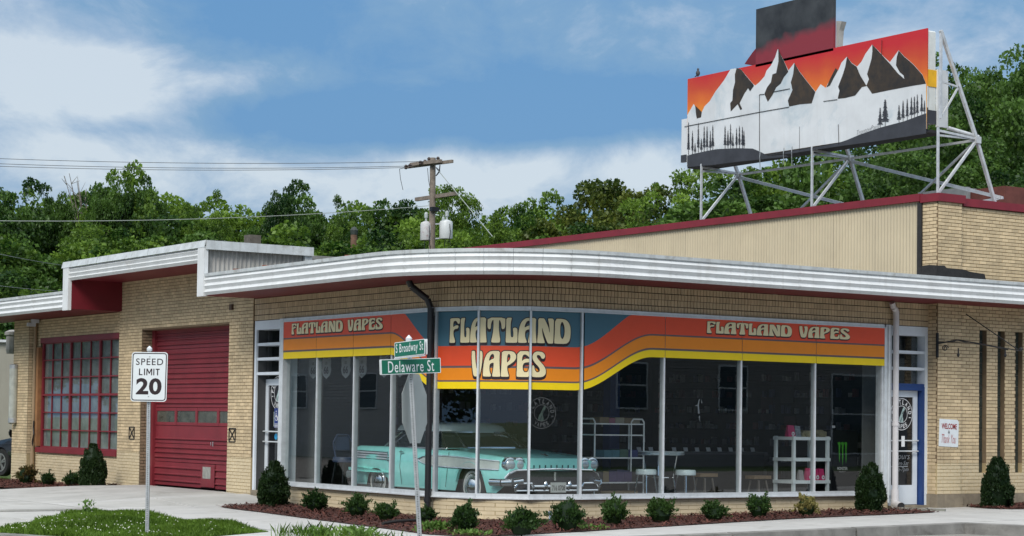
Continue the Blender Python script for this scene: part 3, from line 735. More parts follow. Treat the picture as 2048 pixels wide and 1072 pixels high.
# -- interior shell
INT = pm('dark_interior_wall', (.05, .052, .054), .8, var=.1)
INTF = pm('interior_floor', (.13, .13, .13), .45, var=.2)
mb = MB(); mb.box(.2, 8.9, 7.4, 7.5, 0, 3.6); mb.box(8.88, 8.98, .2, 7.5, 0, 3.6); mb.box(.02, .25, 7.45, 7.5, 0, 3.6)
mb.build('interior_wall', INT, B)
mb = MB()
inner = [(.05, 7.4), (.05, 1.5), (.45, .5), (1.5, .05), (8.88, .05), (8.88, 7.4)]
mb.poly([(x, y, .13) for x, y in inner]); mb.build('interior_floor', INTF, B)
mb = MB(); mb.poly([(x, y, 3.45) for x, y in [(-.0, 7.4)]+arc_path(-.14, 7.4, 8.88)[1:]+[(8.88, 7.4)]]); mb.build('interior_ceiling', pm('interior_ceiling', (.36, .36, .36), .9), B)
mb = MB(); mb.box(.3, 9, 7.6, 19.1, -.1, .0); mb.box(8.9, 9, 7.6, 19.1, 0, 4.3); mb.box(.2, 9, 19.0, 19.18, -.1, 3.9); mb.box(.2, 9, 13.5, 13.56, 3.9, 4.4); mb.build('garage_shell', pm('garage_inside', (.12, .12, .12), .9), B)

# ------------------------------------------------------------------ shop front
mb = MB()
for i in range(5):
    d, n = frame_at(i); a, b = Vector(CV[i]), Vector(CV[i+1]); c = (a+b)/2; l_ = (b-a).length/2
    d3, n3 = Vector((*d, 0)), Vector((*n, 0))
    mb.obox(Vector((*c, 3.178)) + n3*.0, d3*(l_+.012), n3*.055, (0, 0, .032)); mb.obox(Vector((*c, 3.155)) + n3*.045, d3*(l_+.008), n3*.02, (0, 0, .008))
    mb.obox(Vector((*c, .372)) + n3*.0, d3*(l_+.012), n3*.058, (0, 0, .033)); mb.obox(Vector((*c, .336)) + n3*.03, d3*(l_+.02), n3*.05, (0, 0, .010))
mb.box(-.06, .08, 6.36, 6.5, .33, 3.21); mb.box(7.98, 8.14, -.055, .08, .33, 3.21); mb.box(7.95, 8.0, -.02, .12, .40, 3.15)
SF = mb.build('shop_front_frame', ALU, B)
MUL = []; ALU2 = pm('dull_mullion_aluminium', (.34, .38, .40), .45, metal=.2, var=.1)
for s in [6.45-5.18, 6.45-3.93, 6.45-2.74] + CVs[1:5] + [CVs[4]+(x-1.665) for x in (3.245, 4.82, 6.42)]: MUL.append(s)
for s in MUL:
    p = PS(s, 0); j = max(0, max(i for i in range(5) if CVs[i] <= s+1e-6)); d, n = frame_at(j)
    if any(abs(s-CVs[k]) < 1e-6 for k in (1, 2, 3, 4)):
        k = [k for k in (1, 2, 3, 4) if abs(s-CVs[k]) < 1e-6][0]; n = (frame_at(k-1)[1]+frame_at(k)[1]).normalized(); d = Vector((-n.y, n.x))
    mb = MB(); d3, n3 = Vector((*d, 0)), Vector((*n, 0)); c = Vector((p.x, p.y, 1.775))
    mb.obox(c + n3*.026, d3*.015, n3*.012, (0, 0, 1.37)); mb.build('mullion_cap', ALU, SF); mb = MB(); mb.obox(c - n3*.018, d3*.017, n3*.031, (0, 0, 1.37))
    mb.build('mullion', ALU2, SF)
edges = [0] + MUL + [CVs[-1]]
for a, b in zip(edges, edges[1:]):
    p, q = PS(a+.02, .4, -.02), PS(b-.02, .4, -.02)
    j = max(i for i in range(5) if CVs[i] <= a+1e-6); d, n = frame_at(j)
    A0, B0 = Vector(CV[j])+d*(a-CVs[j])-n*.02, Vector(CV[j])+d*(b-CVs[j])-n*.02
    mb = MB(); mb.add([(A0.x, A0.y, .40), (B0.x, B0.y, .40), (B0.x, B0.y, 3.15), (A0.x, A0.y, 3.15)], [(0, 1, 2, 3)])
    mb.build('glass_pane', GLASS, SF)
HI = [3.30, 2.871, 2.845, 2.656, 2.624, 2.511]; LO = [2.617, 2.318, 2.285, 2.10, 2.075, 1.970]
def sm(t): t = max(0, min(1, t)); return t*t*(3-2*t)
def band_z(s, k):
    if s < CVs[2]: t = sm((s-(6.45-2.75))/1.38)
    else: t = 1-sm((s-(CVs[4]-.12))/1.45)
    return HI[k]*(1-t)+LO[k]*t
bm_ = [BANNER['blue'], BANNER['red'], BANNER['grey'], BANNER['orange'], BANNER['grey'], BANNER['yellow']]
for a, b in zip(edges, edges[1:]):
    j = max(i for i in range(5) if CVs[i] <= a+1e-6); d, n = frame_at(j); curved = j in (1, 2, 3)
    off = .0 if curved else .052
    g0 = .022 if (curved or abs(b-CVs[1]) < 1e-6 or abs(a-CVs[4]) < 1e-6) else .004
    s0, s1 = a+(g0 if (curved or abs(a-CVs[4]) < 1e-6) else .004), b-(g0 if (curved or abs(b-CVs[1]) < 1e-6) else .004)
    if b == edges[-1]: s1 = b-.02
    if a == 0: s0 = .09
    K = 26; mb = MB()
    def Q(s, z, o_=0): p = Vector(CV[j])+d*(s-CVs[j])+n*(off+o_); return (p.x, p.y, z)
    for i in range(K):
        sa, sb_ = s0+(s1-s0)*i/K, s0+(s1-s0)*(i+1)/K
        za = [3.146]+[min(3.146, band_z(sa, k)) for k in range(6)]; zb2 = [3.146]+[min(3.146, band_z(sb_, k)) for k in range(6)]
        for k in range(6):
            if za[k]-za[k+1] < 1e-4 and zb2[k]-zb2[k+1] < 1e-4: continue
            mb.add([Q(sa, za[k+1]), Q(sb_, zb2[k+1]), Q(sb_, zb2[k]), Q(sa, za[k])], [(0, 1, 2, 3)], mi=k)
        if i in (0, K-1) or True:
            mb.add([Q(sa, za[6]), Q(sb_, zb2[6]), Q(sb_, zb2[6], -.008), Q(sa, za[6], -.008)], [(0, 1, 2, 3)], mi=5)
    mb.build('banner_panel', bm_, SF)
# lettering: hand drawn outlines of the sign's own alphabet
GL = {
'F': ([(120, 180), (330, 175), (405, 180), (442, 205), (448, 265), (430, 330), (402, 346), (368, 325), (350, 290), (312, 255), (270, 253), (232, 282), (220, 345), (222, 430), (255, 415), (300, 385), (370, 382), (402, 405), (390, 462), (350, 480), (290, 487), (250, 512), (232, 555), (230, 620), (245, 700), (275, 780), (292, 860), (275, 885), (120, 885), (103, 860), (110, 700), (118, 450), (118, 250)], None, 0, 0),
'L': ([(462, 175), (600, 170), (608, 190), (590, 260), (580, 350), (578, 480), (580, 620), (590, 710), (615, 735), (640, 725), (655, 690), (655, 600), (640, 500), (650, 462), (700, 453), (742, 470), (760, 520), (762, 860), (740, 885), (470, 885), (452, 860), (460, 600), (462, 400)], None, 0, 0),
'A': ([(395, 660), (405, 450), (432, 280), (482, 170), (560, 108), (640, 98), (790, 98), (780, 250), (785, 450), (798, 620), (805, 675), (790, 688), (628, 688), (612, 670), (632, 550), (643, 470), (650, 390), (640, 368), (600, 375), (560, 400), (545, 450), (550, 560), (588, 660), (575, 688), (410, 688)], [(532, 335), (545, 260), (575, 192), (615, 160), (650, 182), (658, 272), (600, 290)], 98, 688),
'T': ([(1215, 165), (1683, 165), (1685, 300), (1680, 430), (1660, 480), (1620, 500), (1590, 475), (1585, 400), (1570, 310), (1540, 235), (1522, 235), (1515, 300), (1515, 480), (1530, 650), (1555, 800), (1550, 855), (1530, 885), (1330, 885), (1315, 850), (1335, 740), (1360, 600), (1372, 450), (1372, 300), (1368, 235), (1348, 235), (1320, 290), (1305, 350), (1300, 450), (1290, 490), (1260, 502), (1225, 475), (1210, 400)], None, 0, 0),
'N': ([(770, 180), (920, 180), (950, 200), (1000, 300), (1060, 430), (1099, 600), (1102, 540), (1080, 350), (1045, 200), (1060, 180), (1215, 180), (1210, 400), (1203, 870), (1180, 888), (1060, 888), (1035, 860), (985, 740), (930, 590), (878, 430), (885, 560), (910, 700), (965, 865), (945, 885), (760, 885), (745, 860), (765, 650), (775, 400)], None, 180, 887),
'D': ([(1255, 190), (1450, 188), (1560, 210), (1640, 280), (1692, 400), (1704, 560), (1690, 740), (1650, 840), (1570, 895), (1260, 895), (1238, 870), (1250, 600)], [(1400, 515), (1408, 360), (1440, 275), (1470, 275), (1505, 340), (1530, 450), (1532, 600), (1510, 700), (1470, 765), (1440, 740), (1410, 660)], 190, 895),
'V': ([(108, 112), (125, 98), (195, 98), (208, 115), (218, 300), (264, 545), (285, 400), (300, 260), (272, 125), (290, 98), (375, 98), (395, 130), (402, 220), (390, 380), (362, 570), (340, 655), (305, 688), (195, 688), (160, 640), (125, 450), (108, 260)], None, 98, 688),
'P': ([(848, 98), (1050, 98), (1130, 120), (1178, 180), (1182, 260), (1140, 330), (1060, 390), (985, 432), (972, 460), (980, 540), (1000, 620), (1018, 672), (1000, 688), (840, 688), (826, 670), (840, 450), (845, 250)], [(965, 372), (970, 250), (980, 190), (1010, 158), (1045, 190), (1050, 260), (1020, 320)], 98, 688),
'E': ([(1200, 98), (1500, 98), (1512, 160), (1505, 230), (1485, 245), (1440, 200), (1390, 170), (1340, 180), (1315, 230), (1308, 330), (1345, 290), (1400, 270), (1470, 272), (1498, 310), (1480, 352), (1400, 355), (1350, 375), (1325, 430), (1330, 520), (1360, 575), (1420, 582), (1460, 550), (1475, 470), (1500, 430), (1518, 470), (1518, 688), (1200, 688), (1183, 665), (1195, 400)], None, 98, 688),
'S': ([(1750, 108), (1850, 122), (1908, 180), (1910, 240), (1870, 278), (1822, 265), (1800, 220), (1760, 190), (1712, 190), (1697, 222), (1720, 270), (1800, 350), (1890, 440), (1938, 530), (1932, 620), (1880, 680), (1800, 700), (1600, 700), (1568, 670), (1572, 560), (1580, 440), (1620, 428), (1640, 460), (1650, 530), (1690, 580), (1740, 592), (1782, 560), (1780, 510), (1740, 450), (1660, 380), (1600, 300), (1585, 220), (1620, 150), (1680, 112)], None, 108, 700)}
def chaikin(p, it=2):
    for _ in range(it):
        q = []
        for a, b in zip(p, p[1:]+p[:1]): q += [(a[0]*.78+b[0]*.22, a[1]*.78+b[1]*.22), (a[0]*.22+b[0]*.78, a[1]*.22+b[1]*.78)]
        p = q
    return p
GM = {}
for ch, (o_, h_, yt, yb) in GL.items():
    if yt == yb: yt, yb = min(p[1] for p in o_), max(p[1] for p in o_)
    H_ = yb-yt; x0_ = min(p[0] for p in o_); wd_ = (max(p[0] for p in o_)-x0_)/H_
    nm = lambda P: [((x-x0_)/H_, (yb-y)/H_) for x, y in P]
    out = chaikin(nm(o_), 1); hole = chaikin(nm(h_), 2) if h_ else None
    loops = [[Vector((*p, 0)) for p in out]] + ([[Vector((*p, 0)) for p in hole]] if hole else [])
    tr = tessellate_polygon(loops); pts = out + (hole or [])
    GM[ch] = (pts, [tuple(t) for t in tr], wd_)
def word(txt, gap=.02, sp=.42):
    x = 0; out = []
    for ch in txt:
        if ch == ' ': x += sp; continue
        pts, tr, wd_ = GM[ch]; out.append(([(px_+x, py_) for px_, py_ in pts], tr)); x += wd_+gap
    return out, x-gap
def lettering(name, txt, s0, s1, zb_, h, off, tilt=0.0):
    gl, tw = word(txt); kx = (s1-s0)/tw
    def stamp(mb, g1, dx, dy, o_):
        pts, tr = g1
        mb.add([(s0+x*kx+dx, zb_+y*h+dy, o_) for x, y in pts], tr)
    layers = [('letter_shadow', INK, [(dx*h*.035, dy*h*.035, off+.0002*k) for k, (dx, dy) in enumerate([(1, 0), (-1, 0), (0, 1), (.7, .7), (-.7, .7), (-.6, -2.3), (0, -3.2), (.7, -3.0), (-.7, -1.2), (.9, -1.5), (-.9, -3.0), (0, -1)])]),
              ('letter_face', CREAM, [(0, 0, off+.004)])]
    for nm_, m, st, g1 in [(a_, b_, c_, g_) for a_, b_, c_ in layers for g_ in gl]:
        mb = MB()
        for dx, dy, o_ in st: stamp(mb, g1, dx, dy, o_)
        me = mb.build(nm_, m, link=False)
        bm = bmesh.new(); bm.from_mesh(me)
        for sc_ in CVs[1:5]:
            if s0-.2 < sc_ < s1+.2: bmesh.ops.bisect_plane(bm, geom=bm.verts[:]+bm.edges[:]+bm.faces[:], plane_co=(sc_, 0, 0), plane_no=(1, 0, 0))
        for v in bm.verts: v.co = PS(v.co.x, v.co.y, v.co.z)
        bm.to_mesh(me); bm.free()
        o = bpy.data.objects.new(nm_, me); COL.objects.link(o); o.parent = SF
sB = lambda x: CVs[4]+(x-1.665)
lettering('a', 'FLATLAND VAPES', 6.45-6.06, 6.45-2.98, 2.925, .185, .056)
lettering('b', 'FLATLAND VAPES', sB(4.075), sB(7.17), 2.925, .185, .056)
lettering('c', 'FLATLAND', CVs[1]+.25, CVs[4]-.18, 2.665, .375, .003)
lettering('d', 'VAPES', CVs[1]+.68, CVs[4]-.58, 2.155, .385, .003)
# ------------------------------------------------------------------ garage door
GX = .24
mb = MB(); mb.box(GX-.06, GX+.06, GARY[0]-.13, GARY[0]-.005, .08, 3.19); mb.box(GX-.02, GX+.06, GARY[1]+.0, GARY[1]+.03, .08, 3.19); mb.box(GX-.02, GX+.06, GARY[1], GARY[0], 3.14, 3.2)
GD = mb.build('garage_door', RED_D, B)
Y0, Y1 = GARY[0]-.13, GARY[1]+.03
sec = [(.15, .60), (.61, .96), (.97, 1.31), (1.32, 1.66), (1.67, 2.04), (2.05, 2.42), (2.43, 2.80), (2.81, 3.16)]
for k, (a, b) in enumerate(sec):
    mb = MB()
    if k == 3:
        n_ = 4; wy = [Y0-(Y0-Y1)*i/n_ for i in range(n_+1)]
        mb.box(GX, GX+.04, Y1, Y0, a, a+.06); mb.box(GX, GX+.04, Y1, Y0, b-.06, b)
        for i, yy in enumerate(wy): mb.box(GX-.004, GX+.04, max(Y1, yy-.045), min(Y0, yy+.045), a, b)
        s_ = mb.build('door_section', RED_D, GD)
        for i in range(n_):
            p = MB(); p.box(GX+.012, GX+.018, wy[i+1]+.046, wy[i]-.046, a+.06, b-.06); p.build('window_pane', pm('grimy_door_pane', (.075, .078, .065), .15, var=.45, scale=6, spec=.7), GD)
        continue
    prof = [(0, a), (0, a+.05)]; z = a+.05
    nr = 3; pit = (b-a-.06)/nr
    if k == 2: rib = [1, 0, 0]
    else: rib = [1]*nr
    for i in range(nr):
        zc = a+.05+pit*i
        if rib[i]: prof += [(-.001, zc-.010), (.016, zc+.0), (.016, zc+.018), (-.014, zc+.030), (-.014, zc+.048), (0, zc+.060)]
    prof += [(0, b)]
    cuts = [(Y1, Y0)] if k > 0 else [(Y1, 9.55), (9.55, 10.15), (10.15, Y0)]
    for ci, (c, e_) in enumerate(cuts):
        pr = prof if not (k == 0 and ci == 1) else [(-.018, a+.02), (-.018, b)]
        V = []; 
        for o_, z_ in pr: V += [(GX+o_, c, z_), (GX+o_, e_, z_)]
        mb.add(V, [(2*i, 2*i+1, 2*i+3, 2*i+2) for i in range(len(pr)-1)])
    mb.box(GX+.02, GX+.03, Y1, Y0, a, b)
    mb.build('door_section', RED_D, GD)
mb = MB(); mb.box(GX-.022, GX-.016, 9.72, 10.06, .33, .55); mb.build('vent_flap', pm('dull_flap_metal', (.30, .30, .27), .5, var=.3, scale=14), GD)
mb = MB(); mb.tube((GX-.03, 9.62, 1.03), (GX-.03, 9.62, .94), .008); mb.tube((GX-.03, 9.71, 1.02), (GX-.03, 9.71, .96), .007); mb.build('handle', GALV, GD)
# x-braced vents beside the door
for yy in (12.80, 8.30):
    mb = MB(); h_ = .12; w_ = .125; zc = 1.15 if yy > 10 else 1.17; X_ = -.045
    for p, q in (((yy-w_, zc-h_), (yy+w_, zc-h_)), ((yy-w_, zc+h_), (yy+w_, zc+h_)), ((yy-w_, zc-h_), (yy-w_, zc+h_)), ((yy+w_, zc-h_), (yy+w_, zc+h_)), ((yy-w_+.03, zc-h_+.03), (yy+w_-.03, zc+h_-.03)), ((yy-w_+.03, zc+h_-.03), (yy+w_-.03, zc-h_+.03))):
        mb.bar((X_, *p), (X_, *q), .016, .016)
    mb.build('vent_grille', BLACK, B)
mb = MB(); mb.box(-.08, -.03, 8.36, 8.46, 3.44, 3.54); mb.build('junction_box', pm('brown_box', (.10, .06, .04), .7), B)

# ------------------------------------------------------------------ barred steel window
WY0, WY1, WZ0, WZ1 = 17.98, 13.60, .76, 3.16
mb = MB(); X_ = .05
mb.box(-.05, .12, WY1-.02, WY0+.1, .66, .775)
SW = mb.build('steel_window', RED, B)
mb = MB(); mb.box(-.02, .12, WY1, WY0, WZ1-.09, WZ1+.02); mb.build('window_head', RED, SW)
ny = 8; wy = [WY0-.06-(WY0-WY1-.08)*i/ny for i in range(ny+1)]; wz = [WZ0+.02+(WZ1-.09-WZ0-.02)*j/6 for j in range(7)]
for i, yy in enumerate(wy):
    t = .055 if i in (0, 3, 6, 8) else .014
    mb = MB(); mb.box(X_-.03 if t > .02 else X_-.015, X_+.02, yy-t/2-.004, yy+t/2+.004, WZ0, WZ1-.08); mb.build('glazing_bar', RED, SW)
for j, zz in enumerate(wz):
    t = .045 if j in (0, 3, 6) else .024
    mb = MB(); mb.box(X_-.028 if t > .03 else X_-.017, X_+.019, wy[-1], wy[0], zz-t/2, zz+t/2); mb.build('glazing_bar', RED, SW)
PLAST = pm('plastic_sheet_behind_glass', (.25, .265, .26), .5, var=.35, scale=3.5, streak=.3, dirt=(.09, .10, .10), bump=.8, bscale=7)
for i in range(ny):
    for j in range(6):
        mb = MB(); mb.add([(X_, wy[i], wz[j]), (X_, wy[i+1], wz[j]), (X_, wy[i+1], wz[j+1]), (X_, wy[i], wz[j+1])], [(0, 1, 2, 3)]); mb.build('window_pane', GLASS2, SW)
mb = MB(); mb.box(X_+.03, X_+.05, WY1, WY0, WZ0, WZ1-.05); mb.build('plastic_sheet', PLAST, SW)
OCH = pm('rusty_orange_trim', (.28, .13, .05), .7, var=.3, scale=5)
mb = MB(); mb.box(-.06, .03, 17.98, 18.10, .80, 2.98); mb.build('window_side_trim', OCH, B)
PIPET = pm('tan_painted_pipe', (.30, .21, .12), .6, var=.12)
mb = MB(); mb.tube((-.08, 18.16, -.05), (-.08, 18.16, .95), .045); mb.tube((-.08, 18.16, .34), (-.08, 18.16, .38), .055); mb.tube((-.07, 18.16, .95), (-.07, 18.16, 3.6), .038); mb.build('drain_pipe', PIPET, B)
mb = MB(); mb.path([(-.09, 18.08, 1.35), (-.09, 18.10, 1.2), (-.10, 18.04, 1.05), (-.10, 18.12, .9), (-.09, 18.14, .75)], .016); mb.build('black_cable', BLACK, B)
mb = MB(); mb.box(-.30, -.12, 18.02, 18.1, 3.44, 3.52); mb.box(-.2, -.05, 18.0, 18.12, 3.52, 3.6); o = mb.build('security_camera', WPAINT, None)
tag(o, 'small white security camera under the left canopy above the barred window', 'camera')
t = thing('wall_lamp', 'long ribbed tubular lamp standing upright on the leftmost brick pilaster', 'lamp', (-.25, 19.02, 0))
LAMPG = pm('cloudy_lamp_glass', (.38, .40, .36), .3, var=.2, scale=6)
mb = MB(); mb.lathe((-.25, 18.96, 0), [(.09, 1.35), (.10, 1.42), (.10, 2.5), (.09, 2.56)], n=14); mb.build('lamp_tube', LAMPG, t, smooth=True)
mb = MB(); mb.lathe((-.25, 18.96, 0), [(.06, 1.27), (.105, 1.30), (.105, 1.40), (.09, 1.41)], n=14); mb.lathe((-.25, 18.96, 0), [(.1, 2.52), (.1, 2.6), (.04, 2.62)], n=14); mb.box(-.22, -.1, 18.9, 19.0, 1.3, 1.36); mb.box(-.22, -.1, 18.9, 19.0, 2.54, 2.6); mb.build('lamp_cap', GALV, t)
for k in range(24):
    mb = MB(); mb.lathe((-.25, 18.96, 1.44+k*.044), [(.101, 0), (.106, .006), (.101, .012)], n=10); mb.build('lamp_ring', LAMPG, t)

# ------------------------------------------------------------------ transomed door frames and doors
def ring_text(mb, txt, O, ex, ey, r, a0, a1, size, inv=False, mi=0, kx=1.0):
    n = len(txt)
    for i, ch in enumerate(txt):
        a = a0+(a1-a0)*i/(n-1) if n > 1 else a0
        vf = fit_text(ch, size*.62*(.35 if ch == 'I' else 1), size, .03)
        up = Vector((math.cos(a), math.sin(a))) * (-1 if inv else 1); rt = Vector((up.y, -up.x))
        c = Vector((math.cos(a), math.sin(a)))*r
        V = [Vector(O) + Vector(ex)*((c.x+rt.x*x+up.x*y)*kx) + Vector(ey)*(c.y+rt.y*x+up.y*y) for x, y in vf[0]]
        mb.add(V, vf[1], mi)
def annulus(mb, O, ex, ey, r0, r1, n=40, mi=0, kx=1.0):
    O, ex, ey = Vector(O), Vector(ex), Vector(ey); V = []
    for i in range(n):
        a = 2*math.pi*i/n
        for r in (r0, r1): V.append(O+ex*(math.cos(a)*r*kx)+ey*(math.sin(a)*r))
    mb.add(V, [(2*i, 2*i+1, (2*i+3) % (2*n), (2*i+2) % (2*n)) for i in range(n)], mi)
DECW = pm('white_vinyl_decal', (.70, .70, .70), .5, var=.04)
DECB = pm('black_vinyl_decal', (.012, .012, .016), .3, var=.1)
DECM = pm('mint_decal', (.40, .52, .50), .5, var=.1)
def round_logo(parent, O, ex, ey, nrm, r, kx=1.0, backing=True, mats=(DECB, DECW, DECM)):
    O = Vector(O); nrm = Vector(nrm)
    if backing:
        mb = MB(); n = 40; mb.add([O+Vector(ex)*(math.cos(2*math.pi*i/n)*r*kx)+Vector(ey)*(math.sin(2*math.pi*i/n)*r) for i in range(n)], [tuple(range(n))]); mb.build('logo_disc', mats[0], parent)
    o = MB(); P = O+nrm*.003
    annulus(o, P, ex, ey, r*.955, r*1.0, kx=kx, mi=0); annulus(o, P, ex, ey, r*.50, r*.54, kx=kx)
    ring_text(o, 'FLATLAND', P, ex, ey, r*.755, R(172), R(8), r*.30, kx=kx)
    ring_text(o, 'VAPES', P, ex, ey, r*.755, R(238), R(302), r*.27, inv=True, kx=kx)
    for sx_ in (-1, 1): o.add([P+Vector(ex)*(kx*r*(sx_*.75+dx))+Vector(ey)*(r*(-.2+dy)) for dx, dy in ((-.09, -.025), (.09, -.025), (.09, .025), (-.09, .025))], [(0, 1, 2, 3)])
    o.build('logo_lettering', mats[1], parent)
    # the hand-and-rocket shape in the middle
    o = MB(); P = O+nrm*.003
    for pl in ([(-.26, -.42), (-.10, -.52), (.16, -.50), (.14, -.25), (.08, -.08), (.16, .06), (.30, .30), (.30, .42), (.22, .46), (.14, .40), (.02, .18), (-.08, -.02), (-.20, -.18)],):
        o.poly([P+Vector(ex)*(kx*r*x*.95)+Vector(ey)*(r*y) for x, y in pl])
    o.build('logo_emblem', mats[2], parent)
    o = MB(); P = O+nrm*.006
    for pl in ([(-.12, -.44), (.04, -.14), (.06, -.17), (-.08, -.46)], [(.04, .02), (.12, .20), (.15, .18), (.08, .0)], [(.12, .05), (.2, .2), (.22, .17), (.14, .0)]):
        o.poly([P+Vector(ex)*(kx*r*x)+Vector(ey)*(r*y) for x, y in pl])
    o.build('logo_lines', mats[0], parent)
def entrance(parent, O, d, n, w_, zb_, zt_, hz, frame_m, inner_m, hinge, rec=.30):
    """frame w_ wide from O along d; leaf of height hz; transom of stacked panes above"""
    O, d, n = Vector(O), Vector(d), Vector(n)
    def W(u, k, z): return O+d*u+n*k+Vector((0, 0, z))
    def bx(mb, u0, u1, k0, k1, z0, z1): mb.obox(W((u0+u1)/2, (k0+k1)/2, (z0+z1)/2), d*((u1-u0)/2), n*((k1-k0)/2), (0, 0, (z1-z0)/2))
    mb = MB(); f = .065
    bx(mb, 0, f, -rec, .02, zb_, zt_); bx(mb, w_-f, w_, -rec, .02, zb_, zt_); bx(mb, f, w_-f, -rec, .02, zt_-.16, zt_)
    EF = mb.build('entrance_frame', WPAINT, parent)
    # transom shelves
    z0 = zb_+hz; zz = [z0+.05+(zt_-.16-z0-.05)*i/3 for i in range(4)]
    for z in zz[:3]: m2 = MB(); bx(m2, f, w_-f, -rec, .0, z-.025, z+.025); m2.build('transom_rail', WPAINT if frame_m is None or z != zz[0] else frame_m, EF)
    for i in range(3): m2 = MB(); bx(m2, f+.02, w_-f-.02, -rec+.03, -rec+.035, zz[i]+.025, zz[i+1]-.02); m2.build('transom_pane', GLASS2, EF); 
    m2 = MB(); bx(m2, f-.01, w_-f+.01, -rec-.5, -rec-.48, zb_, zt_); m2.build('dark_room', pm('dark_room', (.17, .18, .18), .8), EF)
    if frame_m:
        m2 = MB(); bx(m2, w_-f-.05, w_-f-.001, -rec*.6, .012, zb_, z0+.02); bx(m2, f, w_-f, -rec*.6, .01, z0-.04, z0+.024); m2.build('inner_frame', frame_m, EF)
    # leaf
    a, b = f+(.0), w_-f-(.07 if frame_m else 0); k0, k1 = -rec*.75, -rec*.75+.045; top = zb_+hz-.045; s_ = .10
    m2 = MB(); bx(m2, a, a+s_, k0, k1, zb_+.03, top); bx(m2, b-s_, b, k0, k1, zb_+.03, top); bx(m2, a+s_, b-s_, k0, k1, top-s_*1.1, top); bx(m2, a+s_, b-s_, k0, k1, zb_+.03, zb_+.36)
    DR = m2.build('door', WPAINT, EF)
    m2 = MB(); bx(m2, a+s_, b-s_, k0+.018, k0+.024, zb_+.36, top-s_*1.1); m2.build('door_glass', pm('door_glass_dark', (.012, .013, .016), .06, var=.3, scale=2, spec=.6), DR)
    m2 = MB(); 
    for z in (1.07, 1.25): m2.path([W(a+.02, k1, z), W(a+.03, k1+.05, z), W(b-.03, k1+.05, z), W(b-.02, k1, z)], .012)
    m2.build('push_bar', ALU, DR)
    m2 = MB(); bx(m2, 0, w_, -rec, .05, zb_-.12, zb_+.02); m2.build('threshold', CONC_OLD, EF)
    return EF, DR, W, (a+s_, b-s_, k0+.026, top)
EF, DR, W, g_ = entrance(B, (-.0, 7.52, 0), A_D, A_N, 1.02, .19, 3.205, 2.03, None, None, 0)
c = W((g_[0]+g_[1])/2+.01, g_[2]+.002, 1.93); round_logo(DR, c, A_D, (0, 0, 1), A_N, .30, kx=.93)
mb = MB(); ctr = W(.34+.12, g_[2]+.004, 1.47); put_flat(mb, ([(-.09, -.13), (.09, -.13), (.09, .13), (-.09, .13)], [(0, 1, 2, 3)]), ctr, A_D, (0, 0, 1))
mb.build('paper_notice', pm('pale_green_paper', (.55, .63, .56), .8), DR)
mb = MB()
for i in range(4): put_flat(mb, fit_text(['Vapes Juice', 'Kratom', 'CBD Delta', 'and more'][i] if False else '~ ~~ ~ ~~', .12, .012), ctr+Vector((-.002, 0, .085-.05*i)), A_D, (0, 0, 1))
mb.build('notice_writing', INK, DR)
mb = MB(); mb.lathe(W(.46, g_[2]+.003, 1.16), [(.055, 0), (.055, .004)], n=14, axis='x'); mb.build('blue_sticker', pm('cyan_sticker', (.03, .32, .60), .5), DR)
ACC = pm('accessible_sign_blue', (.01, .03, .16), .5)
mb = MB(); p = Vector((-.028, 6.62, 1.49)); put_flat(mb, ([(-.085, -.17), (.085, -.17), (.085, .17), (-.085, .17)], [(0, 1, 2, 3)]), p, A_D, (0, 0, 1)); ac = mb.build('accessible_sign', ACC, EF)
mb = MB(); p2 = p+Vector((-.003, 0, 0))
mb.path([p2+Vector((0, -x, z)) for x, z in ((-.01, .09), (-.01, .02), (.03, .02), (.045, -.04))], .006, n=5); annulus(mb, p2+Vector((0, 0, -.0)), A_D, (0, 0, 1), .04, .05, n=18); mb.lathe(p2+Vector((0, .01, .115)), [(.013, 0), (.013, .002)], n=10, axis='x')
for q in range(3): mb.box(p2.x-.001, p2.x, 6.56, 6.68, 1.38-.025*q, 1.39-.025*q)
mb.build('accessible_symbol', DECW, ac)

BLUEF = pm('cobalt_blue_door_frame', (.012, .045, .17), .4, var=.08)
EF2, DR2, W, g_ = entrance(B, (8.14, .02, 0), B_D, B_N, .93, .13, 3.205, 2.02, BLUEF, None, 1, rec=.18)
c = W((g_[0]+g_[1])/2, g_[2]+.002, 1.70); round_logo(DR2, c, B_D, (0, 0, 1), B_N, .275, kx=.95)
mb = MB(); O_ = W(g_[0]+.05, g_[2]+.004, .985)
for s_, dz, wd_, hh in (('Hours', 0, .40, .105), ('Tues-Sat', -.12, .34, .075), ('11a-7pm', -.235, .33, .09)):
    put_flat(mb, fit_text(s_, wd_, hh, -.012, .35), O_+Vector((.22, 0, dz)), B_D, (0, 0, 1))
mb.box(g_[0]+8.16, g_[0]+8.56, W(0, g_[2]+.004, 0).y-.002, W(0, g_[2]+.004, 0).y, .80, .812)
mb.build('hours_lettering', pm('faded_hours_paint', (.34, .36, .38), .6), DR2)
mb = MB(); mb.box(8.29, 8.36, .02-.18+.0, .02-.17, 1.15, 1.33); mb.build('door_lock_sign', DECW, DR2)

